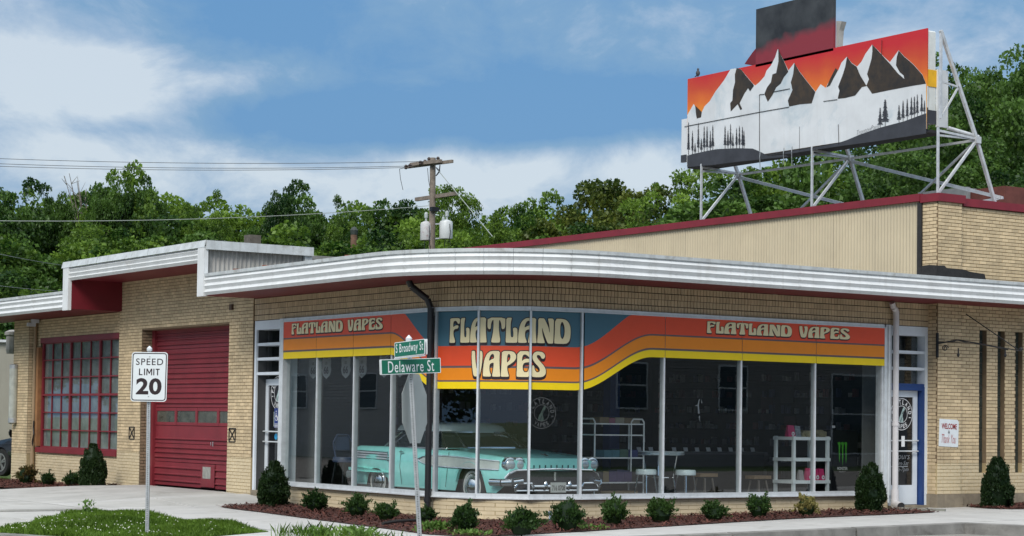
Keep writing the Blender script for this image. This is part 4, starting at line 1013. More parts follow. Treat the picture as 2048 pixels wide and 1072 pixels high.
# ------------------------------------------------------------------ downpipes
mb = MB(); mb.path([(-.42, 1.62, 3.61), (-.38, 1.6, 3.52), (-.15, 1.50, 3.33), (-.11, 1.47, 3.2)], .05, n=12); mb.tube((-.11, 1.47, 3.2), (-.11, 1.47, .02), .05, n=12)
for z in (2.55, .28): mb.tube((-.11, 1.47, z-.03), (-.11, 1.47, z+.03), .06, n=12)
mb.build('black_downpipe', BLACK, B, smooth=True)
PVC = pm('white_pvc_pipe', (.60, .58, .585), .45, var=.06, streak=.2)
mb = MB(); Yp = -.10
mb.path([(8.05, -.15, 3.58), (8.10, -.13, 3.50), (8.19, Yp, 3.46), (8.20, Yp, 3.3)], .05, n=12); mb.tube((8.20, Yp, 3.45), (8.20, Yp, .30), .052, n=14); mb.tube((8.20, Yp, 1.5), (8.20, Yp, 1.55), .062, n=14)
mb.tube((8.20, Yp, .42), (8.20, Yp, .16), .066, n=14); mb.tube((8.20, Yp, .18), (8.10, Yp-.24, .15), .07, n=14, cap=False); mb.lathe((8.2, Yp, .15), [(.0, -.06), (.05, -.05), (.07, 0), (.066, .06)], n=14)
mb.build('white_downpipe', PVC, B, smooth=True)
mb = MB(); d = Vector((-.10, -.24, -.03)).normalized(); mb.tube(Vector((8.10, Yp-.24, .15)), Vector((8.10, Yp-.24, .15))-d*.01, .06, n=14); mb.build('pipe_mouth', BLACKM, B)
mb = MB(); mb.tube((8.07, -.07, .2), (8.07, -.07, 3.2), .018); mb.build('thin_conduit', ALU, B)
mb = MB(); mb.bar((8.05, -.3, .115), (8.35, -1.1, .115), .05, .05); tag(mb.build('edging_board', pm('grey_edging', (.24, .24, .21), .9)), 'short grey edging strip at the right tip of the long mulch bed', 'edging')

# ------------------------------------------------------------------ iron sign bracket, welcome sign
t = thing('sign_bracket', 'empty black wrought iron sign bracket with scrolls beside the right door', 'bracket', (9.1, -.3, 2.8))
mb = MB(); mb.box(9.03, 9.06, -.26, -.22, 2.68, 3.10); mb.path([(9.05, -.26, 2.92), (9.25, -.5, 2.98), (9.55, -.85, 2.90), (9.85, -1.1, 2.82)], .013, n=6)
mb.path([(9.05, -.26, 2.95), (9.45, -.7, 2.94), (9.95, -1.25, 2.80)], .008, n=6); mb.build('arm', BLACK, t)
mb = MB(); 
for c_, r in (((9.13, -.34, 2.84), .055), ((9.97, -1.27, 2.82), .035)):
    pts = [Vector(c_)+Vector((.64*math.cos(a)*r*(1-a/14), -.77*math.cos(a)*r*(1-a/14), math.sin(a)*r*(1-a/14))) for a in [i*.5 for i in range(22)]]; mb.path(pts, .009, n=5)
mb.build('scroll', BLACK, t)
mb = MB(); mb.path([(9.03, -.26, 2.99), (9.9, -1.18, 2.83)], .003, n=4); mb.path([(9.55, -.42, 3.44), (9.96, -1.2, 2.83)], .009, n=5); mb.build('stay_rod', BLACK, t)
for x, y in ((9.26, -.52), (9.80, -1.08)): mb = MB(); mb.tube((x, y, 2.84), (x, y, 2.72), .012); mb.lathe((x, y, 2.72), [(.02, .03), (.026, 0), (.012, -.03)], n=8); mb.build('hook', BLACK, t)
t = thing('welcome_sign', 'small square white metal sign with red WELCOME lettering on the right brick pilaster', 'sign', (9.12, -.25, 1.35))
mb = MB(); a = Vector((9.34, MY-.02, 1.39)); ex = Vector((math.cos(.035), 0, -math.sin(.035)))*1; ez = Vector((math.sin(.035), 0, math.cos(.035)))
pts = [(-.235, -.235), (.225, -.235), (.235, -.22), (.235, .20), (.20, .235), (-.235, .235)]
mb.prism([a+ex*x+ez*z for x, z in pts], (0, .008, 0)); mb.build('sign_panel', pm('white_sign_enamel', (.68, .72, .74), .4, var=.05, scale=9, streak=.1), t)
mb = MB(); P = a+Vector((0, -.004, 0))
put_flat(mb, fit_text('WELCOME', .37, .095, .02), P+ez*.115, ex, ez); mb.build('welcome_lettering', pm('dark_red_lettering', (.30, .008, .012), .5), t)
mb = MB(); put_flat(mb, fit_text('&', .045, .05), P+ez*.018, ex, ez, 0); put_flat(mb, fit_text('Thank You', .35, .15, -.008, .45), P+ez*-.10+ex*.0, ex, ez, 1); mb.build('thank_you_lettering', [INK, pm('soft_red_script', (.42, .09, .09), .5)], t)

# ------------------------------------------------------------------ billboard on the roof
TOPM = pm('top_panel_paint', (.020, .021, .024), .5, var=.5, scale=2.5, col2=(.045, .048, .05)); t_ = TOPM.node_tree
b_in = t_.nodes['Principled BSDF'].inputs['Base Color']; src = b_in.links[0].from_socket
g_n = N(t_, 'ShaderNodeNewGeometry'); sp_ = N(t_, 'ShaderNodeSeparateXYZ'); t_.links.new(g_n.outputs['Position'], sp_.inputs[0])
nn = N(t_, 'ShaderNodeTexNoise'); nn.inputs['Scale'].default_value = 2.2; nn.inputs['Detail'].default_value = 6; t_.links.new(g_n.outputs['Position'], nn.inputs['Vector'])
m1 = N(t_, 'ShaderNodeMath', operation='MULTIPLY_ADD'); t_.links.new(nn.outputs[0], m1.inputs[0]); m1.inputs[1].default_value = .5; t_.links.new(sp_.outputs[2], m1.inputs[2])
m2 = N(t_, 'ShaderNodeMath', operation='MULTIPLY_ADD'); t_.links.new(sp_.outputs[1], m2.inputs[0]); m2.inputs[1].default_value = .10; t_.links.new(m1.outputs[0], m2.inputs[2])
m3 = N(t_, 'ShaderNodeMapRange'); t_.links.new(m2.outputs[0], m3.inputs[0]); m3.inputs[1].default_value = 9.44; m3.inputs[2].default_value = 9.66
mx_ = N(t_, 'ShaderNodeMix', data_type='RGBA'); t_.links.new(m3.outputs[0], mx_.inputs[0]); mx_.inputs[6].default_value = (.22, .02, .03, 1); t_.links.new(src, mx_.inputs[7]); t_.links.new(mx_.outputs[2], b_in)
BB = thing('rooftop_billboard', 'wide painted billboard of snowy peaks under an orange sky on the roof', 'billboard', (9.8, 3.3, 5.1))
BX = 9.5
def b3(px, py, dx=0.0):
    r = _dir((px-1024)/F_PX, (CY-py)/F_PX); p = CAM + r*((BX-CAM.x)/r.x); return Vector((BX-dx, p.y, p.z))
q7 = lambda P, dx: [b3(1370+x/3.828, 60+y/3.828, dx) for x, y in P]
q8 = lambda P, dx: [b3(1600+x/3.97, 50+y/3.97, dx) for x, y in P]
bY1, bY0, bZ0, bZ1 = 7.12, .47, 6.74, 8.53
msky = bpy.data.materials.new('painted_sunset'); msky.use_nodes = True; t_ = msky.node_tree
g_n = N(t_, 'ShaderNodeNewGeometry'); sp_ = N(t_, 'ShaderNodeSeparateXYZ'); t_.links.new(g_n.outputs['Position'], sp_.inputs[0])
nn = N(t_, 'ShaderNodeTexNoise'); nn.inputs['Scale'].default_value = 2.5; nn.inputs['Detail'].default_value = 5; t_.links.new(g_n.outputs['Position'], nn.inputs['Vector'])
ma = N(t_, 'ShaderNodeMath', operation='MULTIPLY_ADD'); t_.links.new(nn.outputs[0], ma.inputs[0]); ma.inputs[1].default_value = .35; t_.links.new(sp_.outputs[2], ma.inputs[2])
my = N(t_, 'ShaderNodeMath', operation='MULTIPLY_ADD'); t_.links.new(sp_.outputs[1], my.inputs[0]); my.inputs[1].default_value = -.035; t_.links.new(ma.outputs[0], my.inputs[2])
mr_ = N(t_, 'ShaderNodeMapRange'); t_.links.new(my.outputs[0], mr_.inputs[0]); mr_.inputs[1].default_value = 7.45; mr_.inputs[2].default_value = 8.62
rp = N(t_, 'ShaderNodeValToRGB'); t_.links.new(mr_.outputs[0], rp.inputs[0]); e_ = rp.color_ramp.elements
e_[0].color = (.80, .38, .01, 1); e_[0].position = 0.0; e_[1].color = (.50, .015, .02, 1); e_[1].position = .92
x_ = e_.new(.35); x_.color = (.68, .16, .015, 1); x_ = e_.new(.66); x_.color = (.52, .06, .018, 1)
t_.links.new(rp.outputs[0], t_.nodes['Principled BSDF'].inputs['Base Color']); t_.nodes['Principled BSDF'].inputs['Roughness'].default_value = .5
SNOW = pm('painted_snow_white', (.62, .64, .655), .55, patch=(.9, 1.0, (.40, .48, .53)), var=.10, scale=1.6, streak=.18, dirt=(.42, .40, .36))
ROCK = pm('painted_rock_black', (.022, .021, .021), .6, var=.5, scale=5, col2=(.055, .035, .018))
mb = MB(); mb.box(BX, BX+.025, bY0, bY1, bZ0, bZ1); pan = mb.build('painted_panel', msky, BB)
mb = MB()
sil = q7([(20, 650), (68, 566), (88, 600), (130, 630), (150, 585), (190, 545), (235, 470), (300, 385), (350, 300), (388, 294)], .004) + q7([(430, 300), (470, 350), (525, 415), (540, 425), (570, 400), (610, 355), (625, 312), (660, 270), (690, 210), (712, 145), (740, 200), (770, 260), (793, 310), (838, 252), (880, 320), (920, 370)], .004) + q8([(0, 372), (60, 450), (125, 530), (165, 470), (205, 500), (240, 430), (285, 345), (305, 362), (330, 300), (375, 250), (410, 300), (455, 330), (490, 290), (520, 230), (575, 155), (620, 200), (660, 245), (715, 295), (785, 200), (830, 250), (900, 310), (940, 355), (975, 395), (1003, 470), (1006, 860)], .004)
sil += [Vector((BX-.004, bY0+.002, bZ0+.002)), Vector((BX-.004, bY1-.002, bZ0+.002))]
mb.poly(sil); mb.build('painted_snow', SNOW, pan)
dx = .008
mb = MB(); mb.poly(q7([(80, 578), (130, 628), (125, 668), (92, 678), (86, 640)], dx)); mb.build('painted_rock', ROCK, pan)
mb = MB(); mb.poly(q7([(398, 291), (432, 302), (470, 352), (525, 417), (530, 427), (500, 470), (485, 445), (455, 490), (420, 560), (440, 605), (425, 612), (405, 568), (352, 624), (348, 560), (365, 540), (370, 460), (385, 400), (384, 340)], dx)); mb.build('painted_rock', ROCK, pan)
mb = MB(); mb.poly(q7([(716, 145), (740, 200), (770, 262), (793, 320), (760, 360), (735, 410), (700, 440), (670, 500), (636, 550), (610, 490), (630, 440), (660, 400), (672, 340), (700, 330), (718, 240)], dx)); mb.build('painted_rock', ROCK, pan)
mb = MB(); mb.poly(q7([(840, 253), (880, 322), (920, 372)], dx) + q8([(0, 374), (60, 452), (124, 532), (95, 622), (0, 630)], dx) + q7([(800, 586), (790, 540), (825, 460), (812, 400), (830, 340)], dx)); mb.build('painted_rock', ROCK, pan)
mb = MB(); mb.poly(q8([(285, 342), (303, 360), (270, 420), (240, 480), (212, 496), (240, 430)], dx)); mb.build('painted_rock', ROCK, pan)
mb = MB(); mb.poly(q8([(376, 250), (410, 302), (452, 332), (480, 400), (532, 485), (495, 492), (440, 560), (360, 580), (302, 586), (316, 520), (305, 490), (340, 400), (362, 330)], dx)); mb.build('painted_rock', ROCK, pan)
mb = MB(); mb.poly(q8([(576, 155), (620, 202), (660, 247), (720, 312), (780, 385), (835, 432), (1001, 466), (900, 482), (700, 520), (575, 546), (530, 480), (550, 430), (535, 390), (550, 340), (570, 270), (577, 210)], dx)); mb.build('painted_rock', ROCK, pan)
mb = MB(); mb.poly(q8([(786, 202), (830, 252), (900, 312), (940, 357), (975, 397), (1002, 466), (900, 476), (832, 432), (825, 400), (795, 375), (765, 320), (770, 260)], dx+.001)); mb.build('painted_rock', ROCK, pan)

GRD = pm('painted_dark_ground', (.035, .037, .045), .6, var=.3, scale=3)
mb = MB()
mb.poly(q7([(20, 962), (60, 950), (150, 930), (250, 912), (400, 905), (520, 908), (575, 930), (640, 965), (760, 955), (800, 968), (640, 985), (400, 1010), (200, 1035), (20, 1050)], .012))
mb.poly(q8([(-120, 1012), (0, 992), (150, 968), (300, 940), (380, 912), (480, 870), (640, 815), (830, 765), (1005, 700), (1005, 862), (600, 925), (300, 965), (0, 1010), (-120, 1028)], .012))
def fir(x, yt, yb, w_, f, sc=1.0, dens=9, seed=0):
    rg = random.Random(seed); m = .8
    mb.poly(f([(x-2.2, yb), (x+2.2, yb), (x+1.0, yt), (x-1.0, yt)], .013))
    H_ = yb-yt
    for i in range(dens):
        y = yt+H_*(.04+.8*i/dens); ww = w_*(.25+.75*i/dens)*rg.uniform(.6, 1.1)
        for sg in (-1, 1):
            mb.poly(f([(x, y-H_*.04), (x+sg*ww, y+H_*.03+rg.uniform(0, 3)), (x+sg*ww*.7, y+H_*.05), (x, y+H_*.035)], .0135))
for i, (x, a, b) in enumerate(((30, 705, 955), (60, 770, 950), (80, 865, 945), (105, 708, 935), (128, 830, 932), (150, 735, 930), (172, 735, 926), (197, 770, 924), (216, 725, 920), (310, 732, 908), (332, 768, 906), (352, 718, 905), (370, 790, 905), (398, 750, 905), (420, 732, 906), (443, 740, 907), (455, 770, 907))): fir(x, a, b, 13, q7, seed=i, dens=15)
for i, (x, a, b, w_) in enumerate(((640, 655, 818, 26), (680, 588, 806, 36), (790, 635, 775, 20), (822, 598, 765, 20), (855, 585, 752, 20), (888, 572, 742, 20), (912, 566, 734, 18), (935, 550, 726, 18), (970, 548, 712, 18), (992, 596, 704, 14))): fir(x, a, b, w_, q8, dens=13, seed=40+i)
mb.build('painted_ground_and_firs', GRD, pan)
mb = MB()
for P_, Q_ in (((0, 740), (570, 630)), ((570, 630), (800, 590)), ((574, 495), (574, 925)), ((574, 495), (610, 492)), ((675, 475), (805, 450))): 
    a, b = q7([P_, Q_], .014); mb.bar(a, b, .004, .012)
for P_, Q_ in (((308, 790), (312, 950)), ((655, 120), (652, 240)), ((190, 607), (300, 592))): a, b = q8([P_, Q_], .014); mb.bar(a, b, .004, .010)
a, b = q7([(880, 740), (880, 930)], .0135); mb.bar(a, b, .003, .006)
mb.build('panel_joint', BLACKM, pan)
mb = MB(); put_flat(mb, fit_text('TrentonPaint', .58, .085, -.02, .3), q8([(545, 828)], .015)[0], Vector((0, -.985, .0)).normalized()+Vector((0, 0, .12)), (0, 0, 1)); mb.build('painter_signature', GRD, pan)
# left extension strip, right end box and extension
mb = MB(); mb.box(BX, BX+.05, bY1+.001, 7.30, 6.83, 7.72); mb.build('left_extension', SNOW, BB)
mb = MB(); mb.box(BX-.013, BX-.002, bY1, 7.30, 6.83, 6.98); mb.build('left_extension_base', GRD, BB)
mb = MB(); mb.box(BX+.026, BX+.24, bY0+.01, bY1, 6.84, 8.50); mb.build('end_box', pm('chipped_white_metal', (.62, .64, .62), .5, var=.08, streak=.4, dirt=(.12, .11, .08), scale=9), BB, bevel=.02)
mb = MB(); mb.box(BX+.03, BX+.235, bY0-.004, bY0+.006, 7.50, 7.80); mb.build('painted_end_orange', pm('paint_orange_yellow', (.74, .40, .01), .5), BB)
mb = MB(); mb.box(BX+.03, BX+.235, bY0-.004, bY0+.006, 6.84, 7.08); mb.build('painted_end_dark', GRD, BB)
mb = MB(); mb.box(BX+.235, BX+.50, bY0-.03, bY0+.02, 6.80, 7.82); mb.build('rear_wing_panel', WHITE, BB)
mb = MB(); mb.box(BX, BX+.06, 2.85, 5.03, bZ1-.05, 9.62); top = mb.build('top_panel', TOPM, BB)
mb = MB(); mb.prism([(BX+.05, 5.0, 8.52), (BX+.05, 5.42, 8.60), (BX+.05, 5.33, 8.68), (BX+.05, 5.18, 8.80), (BX+.05, 5.0, 8.92)], (.25, 0, 0)); mb.build('side_fin', RED_S, BB)
mb = MB(); mb.prism([(BX+.07, 2.85, 9.05), (BX+.07, 2.70, 9.02), (BX+.07, 2.77, 8.86), (BX+.07, 2.80, 8.55), (BX+.07, 2.85, 8.5)], (.12, 0, 0)); mb.build('side_fin', GREYCOR, BB)
mb = MB(); mb.box(BX+.0, BX+.5, .5, 7.1, bZ0-.05, bZ0); mb.build('underside', BLACKM, BB)
STEEL = pm('silver_painted_steel', (.58, .59, .60), .42, metal=.3, var=.18, scale=10, streak=.4)
PY = (6.65, 3.40, .20); Xh, Zh, Xf, Zr = 10.48, 6.60, 11.12, 5.12
for i, y in enumerate(PY):
    mb = MB()
    mb.bar((BX, y, Zr), (BX, y, bZ0), .036); 
    mb.bar((BX+.05, y, 8.45), (Xh, y, Zh), .055); mb.bar((Xh, y, Zh), (Xf, y, Zr), .055)
    mb.bar((BX, y, bZ0-.06), (Xh, y, Zh+.02), .04); mb.bar((BX, y, Zr+.45), (Xh, y, Zh), .042); mb.bar((BX+.1, y, 7.55), (10.0, y, 7.50), .03); mb.bar((10.0, y, 7.5), (BX+.1, y, 6.95), .03)
    mb.bar((BX, y+.015, 6.60), (Xf-.6, y+.015, 6.62), .035)
    mb.bar((BX+.06, y, 6.9), (BX+.06, y, 8.46), .04)
    mb.obox((Xh, y, Zh), (.06, 0, 0), (0, .05, 0), (0, 0, .06)); mb.build('support_frame', STEEL, BB)
for a, b in ((0, 1), (1, 2)):
    mb = MB(); mb.bar((Xh, PY[a], Zh), (Xh, PY[b], Zh), .04); mb.build('longitudinal_beam', STEEL, BB)
    mb = MB(); mb.bar((Xh, PY[a], Zh-.05), (Xf, PY[b], Zr+.5), .06); mb.build('diagonal_brace', STEEL, BB)
    mb = MB(); mb.bar((Xf, PY[a], Zr), (Xh, PY[b], Zh), .036); mb.build('diagonal_brace', STEEL, BB)
mb = MB(); mb.tube((BX+.4, .35, 6.78), (Xh+.04, .2, 6.66), .035); mb.build('cross_pipe', STEEL, BB)
mb = MB(); mb.bar((Xf+.02, .18, Zr+.5), (Xf-.35, 1.3, Zr+.35), .05); mb.build('cross_pipe', STEEL, BB)
for y, ln in ((4.86, .3), (4.18, .25), (3.95, .3)): mb = MB(); mb.path([(BX-.01, y, bZ0+.06), (BX-.03, y-.01, bZ0-.05), (BX+.0, y+.01, bZ0-ln)], .008, n=5); mb.build('loose_cable', GALV, BB)
t = thing('bird', 'small dark pigeon perched on the left top corner of the billboard', 'bird', (BX+.03, 6.83, bZ1))
mb = MB(); mb.lathe((BX+.03, 6.83, bZ1), [(.008, .02), (.035, .045), (.045, .085), (.035, .12), (.018, .14), (.022, .16), (.016, .18), (.004, .19)], n=10); mb.tube((BX+.03, 6.83, bZ1+.05), (BX+.03, 6.93, bZ1+.02), .02, .008, n=6); mb.tube((BX+.03, 6.80, bZ1+.165), (BX+.03, 6.77, bZ1+.16), .005, .002, n=5); mb.tube((BX+.02, 6.83, bZ1), (BX+.02, 6.83, bZ1+.05), .004, n=5); mb.tube((BX+.04, 6.83, bZ1), (BX+.04, 6.83, bZ1+.05), .004, n=5)
mb.build('body', pm('pigeon_grey', (.05, .045, .05), .7), t, smooth=True)
mb = MB(); mb.box(BX+.0, BX+.026, bY0-.004, bY0-.001, bZ0, 7.12); mb.build('edge_strip', GRD, BB)
mb = MB(); mb.box(BX+.0, BX+.026, bY0-.004, bY0-.001, 7.121, 7.5); mb.build('edge_strip', SNOW, BB)
# rooftop unit and vent
t = thing('rooftop_air_unit', 'grey boxy rooftop unit with a rust red side behind the parapet under the billboard', 'air unit', (12.2, 2.4, 5.1))
mb = MB(); mb.box(11.9, 12.0, 1.75, 3.0, 5.1, 6.02); mb.box(12.0, 12.7, 1.75, 3.0, 5.9, 6.0); mb.build('housing', pm('unit_grey', (.30, .31, .31), .6, streak=.3), t); mb = MB(); mb.box(12.01, 13.9, .9, 2.4, 5.1, 5.97); mb.build('rusty_cabinet', pm('rust_brown_sheet', (.13, .04, .03), .8, var=.3), t); mb = MB(); mb.box(11.88, 11.9, 2.0, 2.7, 5.3, 5.8); mb.build('grille', BLACKM, t)
# ================================================================== things in the showroom
FZ = .135
MINT = pm('mint_car_paint', (.36, .90, .83), .22, var=.06, coat=.6)
PALE = pm('pale_mint_white_paint', (.66, .76, .74), .25, var=.05, coat=.6)
RUB = pm('tyre_rubber', (.018, .018, .018), .8)
DGL = pm('car_window_tint', (.02, .03, .03), .04, spec=.8)
DCH = pm('dark_grille', (.06, .06, .065), .4, metal=.4, var=.3, scale=30)
LENS = pm('headlamp_lens', (.55, .60, .62), .08, var=.1, scale=30, metal=.4)
def loft(mb, rings, closed=False, mi=0):
    k = len(rings[0]); V = [p for r in rings for p in r]
    Fs = [(i*k+j, (i+1)*k+j, (i+1)*k+(j+1) % k, i*k+(j+1) % k) for i in range(len(rings)-1) for j in range(k if closed else k-1)]
    mb.add(V, Fs, mi)
def wheel(parent, x, y, r=.35, wd=.2, side=-1, ww=True, spokes=False, zc=None):
    zc = r if zc is None else zc
    mb = MB(); mb.lathe((x, y-wd/2, zc), [(r*.62, 0), (r*.92, .0), (r, wd*.2), (r, wd*.8), (r*.92, wd), (r*.62, wd)], n=28, axis='y'); t = mb.build('wheel', RUB, parent, smooth=True, world=False)
    ys = y+side*(wd/2+.003)
    mb = MB()
    if ww: annulus(mb, (x, ys, zc), (1, 0, 0), (0, 0, 1), r*.66, r*.78, n=28); mb.build('whitewall', pm('whitewall', (.6, .6, .56), .6), t, world=False)
    mb = MB()
    if spokes:
        annulus(mb, (x, ys, zc), (1, 0, 0), (0, 0, 1), r*.56, r*.66, n=28)
        for i in range(5):
            for da in (-.13, .13):
                a = 2*math.pi*i/5+da+.3; mb.bar((x+math.cos(a)*r*.08, ys, zc+math.sin(a)*r*.08), (x+math.cos(a+da*.3)*r*.6, ys, zc+math.sin(a+da*.3)*r*.6), .035, .02, up=(0, 1, 0))
        mb.lathe((x, ys-.01, zc), [(r*.14, 0), (r*.14, .02)], n=12, axis='y')
    else:
        sg = side
        mb.lathe((x, ys, zc), [(r*.64, 0), (r*.60, sg*.015), (r*.42, sg*.01), (r*.36, sg*.03), (r*.15, sg*.05), (.01, sg*.055)], n=24, axis='y')
    mb.build('rim', CHROME if not spokes else pm('alloy_rim', (.5, .5, .5), .3, metal=.8), t, smooth=True, world=False)
def lerp_tab(tab, x):
    for (a, p), (b, q) in zip(tab, tab[1:]):
        if x <= b: t = max(0, (x-a)/(b-a)); return p+(q-p)*t
    return tab[-1][1]
def classic_car():
    T = thing('classic_car', 'mint green 1950s classic car with whitewall tyres inside the corner shop window', 'car', (1.97, 3.60, FZ), R(-90))
    T.scale = (.95, .95, .95)
    wt = [(-2.62, .80), (-2.4, .93), (-1.6, .99), (0, 1.0), (1.6, .99), (2.3, .96), (2.55, .90), (2.62, .86)]
    bt = [(-2.62, .88), (-2.3, .95), (-1.2, .95), (0, .93), (1.2, .92), (2.2, .86), (2.5, .83), (2.62, .79)]
    ht = [(-2.62, .70), (-2.4, .86), (-1.4, .94), (0, .94), (.9, .965), (1.6, .945), (2.2, .88), (2.52, .80), (2.62, .74)]
    xs = sorted(set([-2.62+.0655*i for i in range(81)]))
    rings = []
    for sg in (-1,):
        for x in xs:
            w_, b_, h_ = lerp_tab(wt, x), lerp_tab(bt, x), lerp_tab(ht, x); zb = .25
            if x > 2.3: zb = .25+(x-2.3)*.7
            for xw, rr in ((1.60, .43), (-1.48, .40)):
                dx = abs(x-xw)
                if dx < rr: zb = max(zb, .30+math.sqrt(rr*rr-dx*dx)*(.98 if xw > 0 else .62))
            half = [(w_-.05, zb), (w_-.005, max(zb+.01, .40)), (w_+.012, max(zb+.02, .60)), (w_, max(zb+.03, .72)), (w_-.03, max(b_-.07, zb+.04)), (w_-.07, b_-.015), (w_-.13, b_), (w_-.20, b_-.012), (w_-.34, h_-.02), (w_*.4, h_+.005), (0, h_+.012)]
            rings.append([(x, -y, z) for y, z in half]+[(x, y, z) for y, z in half[-2::-1]])
    mb = MB(); loft(mb, rings); mb.add(rings[-1], [tuple(range(len(rings[-1])))]); mb.add(rings[0], [tuple(range(len(rings[0])))])
    body = mb.build('body', MINT, T, smooth=True, world=False)
    # dark wheel wells and underside
    mb = MB(); mb.box(-2.3, 2.35, -.80, .80, .22, .70); mb.build('underbody', BLACKM, T, world=False)
    for x in (1.60, -1.48):
        for y, sd in ((-.83, -1), (.83, 1)): wheel(T, x, y, r=.345, wd=.19, side=sd, zc=.33)
    # cabin
    base = [(-1.95, .45), (-1.68, .74), (-.6, .83), (.62, .85), (.95, .62), (1.10, .25)]; topl = [(-1.42, .38), (-1.25, .56), (-.5, .63), (.16, .64), (.36, .46), (.42, .20)]
    def loopof(pl, z, k=1.0): return [(x, -y*k, z) for x, y in pl]+[(x, y*k, z) for x, y in pl[::-1]]
    mb = MB(); loft(mb, [loopof(base, .93), loopof(topl, 1.24)], closed=True); mb.build('windows', DGL, T, smooth=False, world=False)
    mb = MB(); rt = [(-1.54, .42), (-1.34, .62), (-.5, .68), (.20, .69), (.43, .50), (.50, .22)]
    loft(mb, [loopof(rt, 1.215), loopof(rt, 1.26, .995), loopof([(x*.97-.01, y*.93) for x, y in rt], 1.325), loopof([(x*.88-.04, y*.75) for x, y in rt], 1.37), loopof([(x*.75-.05, y*.55) for x, y in rt], 1.395)], closed=True)
    mb.poly(loopof([(x*.75-.05, y*.55) for x, y in rt], 1.395)); mb.build('roof', PALE, T, smooth=True, world=False)
    mb = MB()
    for sg in (-1, 1):
        mb.bar((.66, sg*.855, .93), (.20, sg*.68, 1.225), .035); mb.bar((.95, sg*.63, .95), (.42, sg*.52, 1.225), .022)
        mb.bar((.22, sg*.855, .93), (.02, sg*.67, 1.225), .016); mb.bar((-.58, sg*.845, .93), (-.56, sg*.655, 1.225), .05)
        mb.bar((-1.90, sg*.50, .93), (-1.45, sg*.44, 1.225), .05); mb.bar((-.60, sg*.85, .945), (.64, sg*.87, .945), .025); mb.bar((-1.70, sg*.76, .945), (-.60, sg*.85, .945), .025)
        mb.bar((-1.50, sg*.78, .94), (-1.15, sg*.62, 1.22), .03)
        mb.path([(-1.34, sg*.63, 1.225), (-.5, sg*.69, 1.235), (.2, sg*.70, 1.225), (.44, sg*.51, 1.225), (.5, sg*.22, 1.225)], .014, n=5)
    mb.path([(.62, -.86, .955), (.97, -.62, .965), (1.12, -.25, .975), (1.12, .25, .975), (.97, .62, .965), (.62, .86, .955)], .014, n=5)
    mb.build('window_trim', CHROME, T, world=False)
    mb = MB(); mb.prism([(-1.93, -.50, .95), (-1.46, -.44, 1.235), (-1.20, -.63, 1.235), (-1.50, -.80, .95), (-1.70, -.77, .95)], (0.01, -.012, 0)); mb.build('rear_pillar', PALE, T, world=False)
    for sg in (-1, 1):
        def sd(x, z, o=.0): return (x, sg*(lerp_tab(wt, x)+.014+o-(.012 if z > .75 else 0)), z)
        mb = MB(); up = [(.0, .745), (.12, .79), (.4, .825), (1.0, .825), (1.8, .80), (2.42, .775)]; dn = [(.12, .70), (.4, .655), (1.0, .635), (1.8, .635), (2.42, .635)]
        loft(mb, [[sd(x, lerp_tab(up, x)) for x in [0+2.42*i/24 for i in range(25)]], [sd(x, lerp_tab([(0, .745)]+dn, x)) for x in [0+2.42*i/24 for i in range(25)]]])
        mb.build('side_spear', pm('pale_spear_panel', (.62, .66, .62), .3, coat=.4), T, world=False)
        mb = MB()
        for tb in (up, [(0, .745)]+dn): mb.path([sd(x, lerp_tab(tb, x), .006) for x in [0+2.42*i/16 for i in range(17)]], .011, n=5)
        for k in range(4): mb.path([sd(-2.35, .86-.045*k, .004), sd(-1.02+.03*k, .845-.045*k, .004)], .008, n=5)
        mb.bar(sd(-1.02, .86, .006), sd(-1.0, .69, .006), .03, .02)
        mb.path([sd(-.62, .86, .004), sd(-.50, .865, .008)], .012, n=5)
        mb.build('side_chrome', CHROME, T, world=False)
        mb = MB()
        for k in range(3): mb.add([sd(-2.35, .85-.045*k, .002), sd(-1.06, .835-.045*k, .002), sd(-1.06, .805-.045*k, .002), sd(-2.35, .82-.045*k, .002)], [(0, 1, 2, 3)])
        mb.build('fender_stripe', pm('pale_stripe', (.60, .64, .68), .35), T, world=False)
        mb = MB(); mb.path([sd(.95, .9, -.02), sd(.95, .60), sd(.90, .30)], .004, n=4); mb.path([sd(-.62, .9, -.02), sd(-.60, .60), sd(-.52, .30)], .004, n=4); mb.build('door_gap', BLACKM, T, world=False)
        mb = MB(); mb.prism([(-1.25, sg*1.0, .52), (-1.9, sg*1.0, .56), (-2.5, sg*.93, .55), (-2.5, sg*.93, .50), (-1.9, sg*1.0, .48), (-.95, sg*1.0, .49)], (0, sg*.03, 0)); mb.build('rear_skirt_fin', MINT, T, world=False)
        # headlamps
        mb = MB(); mb.lathe((2.50, sg*.66, .715), [(.11, 0), (.118, .05), (.12, .10), (.10, .11)], n=20, axis='x'); mb.lathe((2.48, sg*.83, .72), [(.11, 0), (.118, .05), (.12, .10), (.10, .11)], n=20, axis='x')
        mb.box(2.5, 2.58, min(sg*.60, sg*.90), max(sg*.60, sg*.90), .82, .845)
        hs = mb.build('headlamp_housing', CHROME, T, smooth=True, world=False)
        for yy in (.66, .83):
            mb = MB(); mb.lathe((2.595, sg*yy, .717), [(.098, 0), (.09, .015), (.06, .03), (.01, .036)], n=18, axis='x'); mb.build('headlight', LENS, T, smooth=True, world=False)
        mb = MB(); mb.lathe((2.55, sg*.74, .70), [(.2, 0), (.19, .02)], n=4, axis='x')
        mb = MB(); mb.path([(2.28, sg*1.0, .43), (2.55, sg*.96, .43), (2.70, sg*.86, .44), (2.74, sg*.70, .46)], .065, n=10); mb.build('bumper_wrap', CHROME, T, smooth=True, world=False)
        mb = MB(); a0 = sg*.66
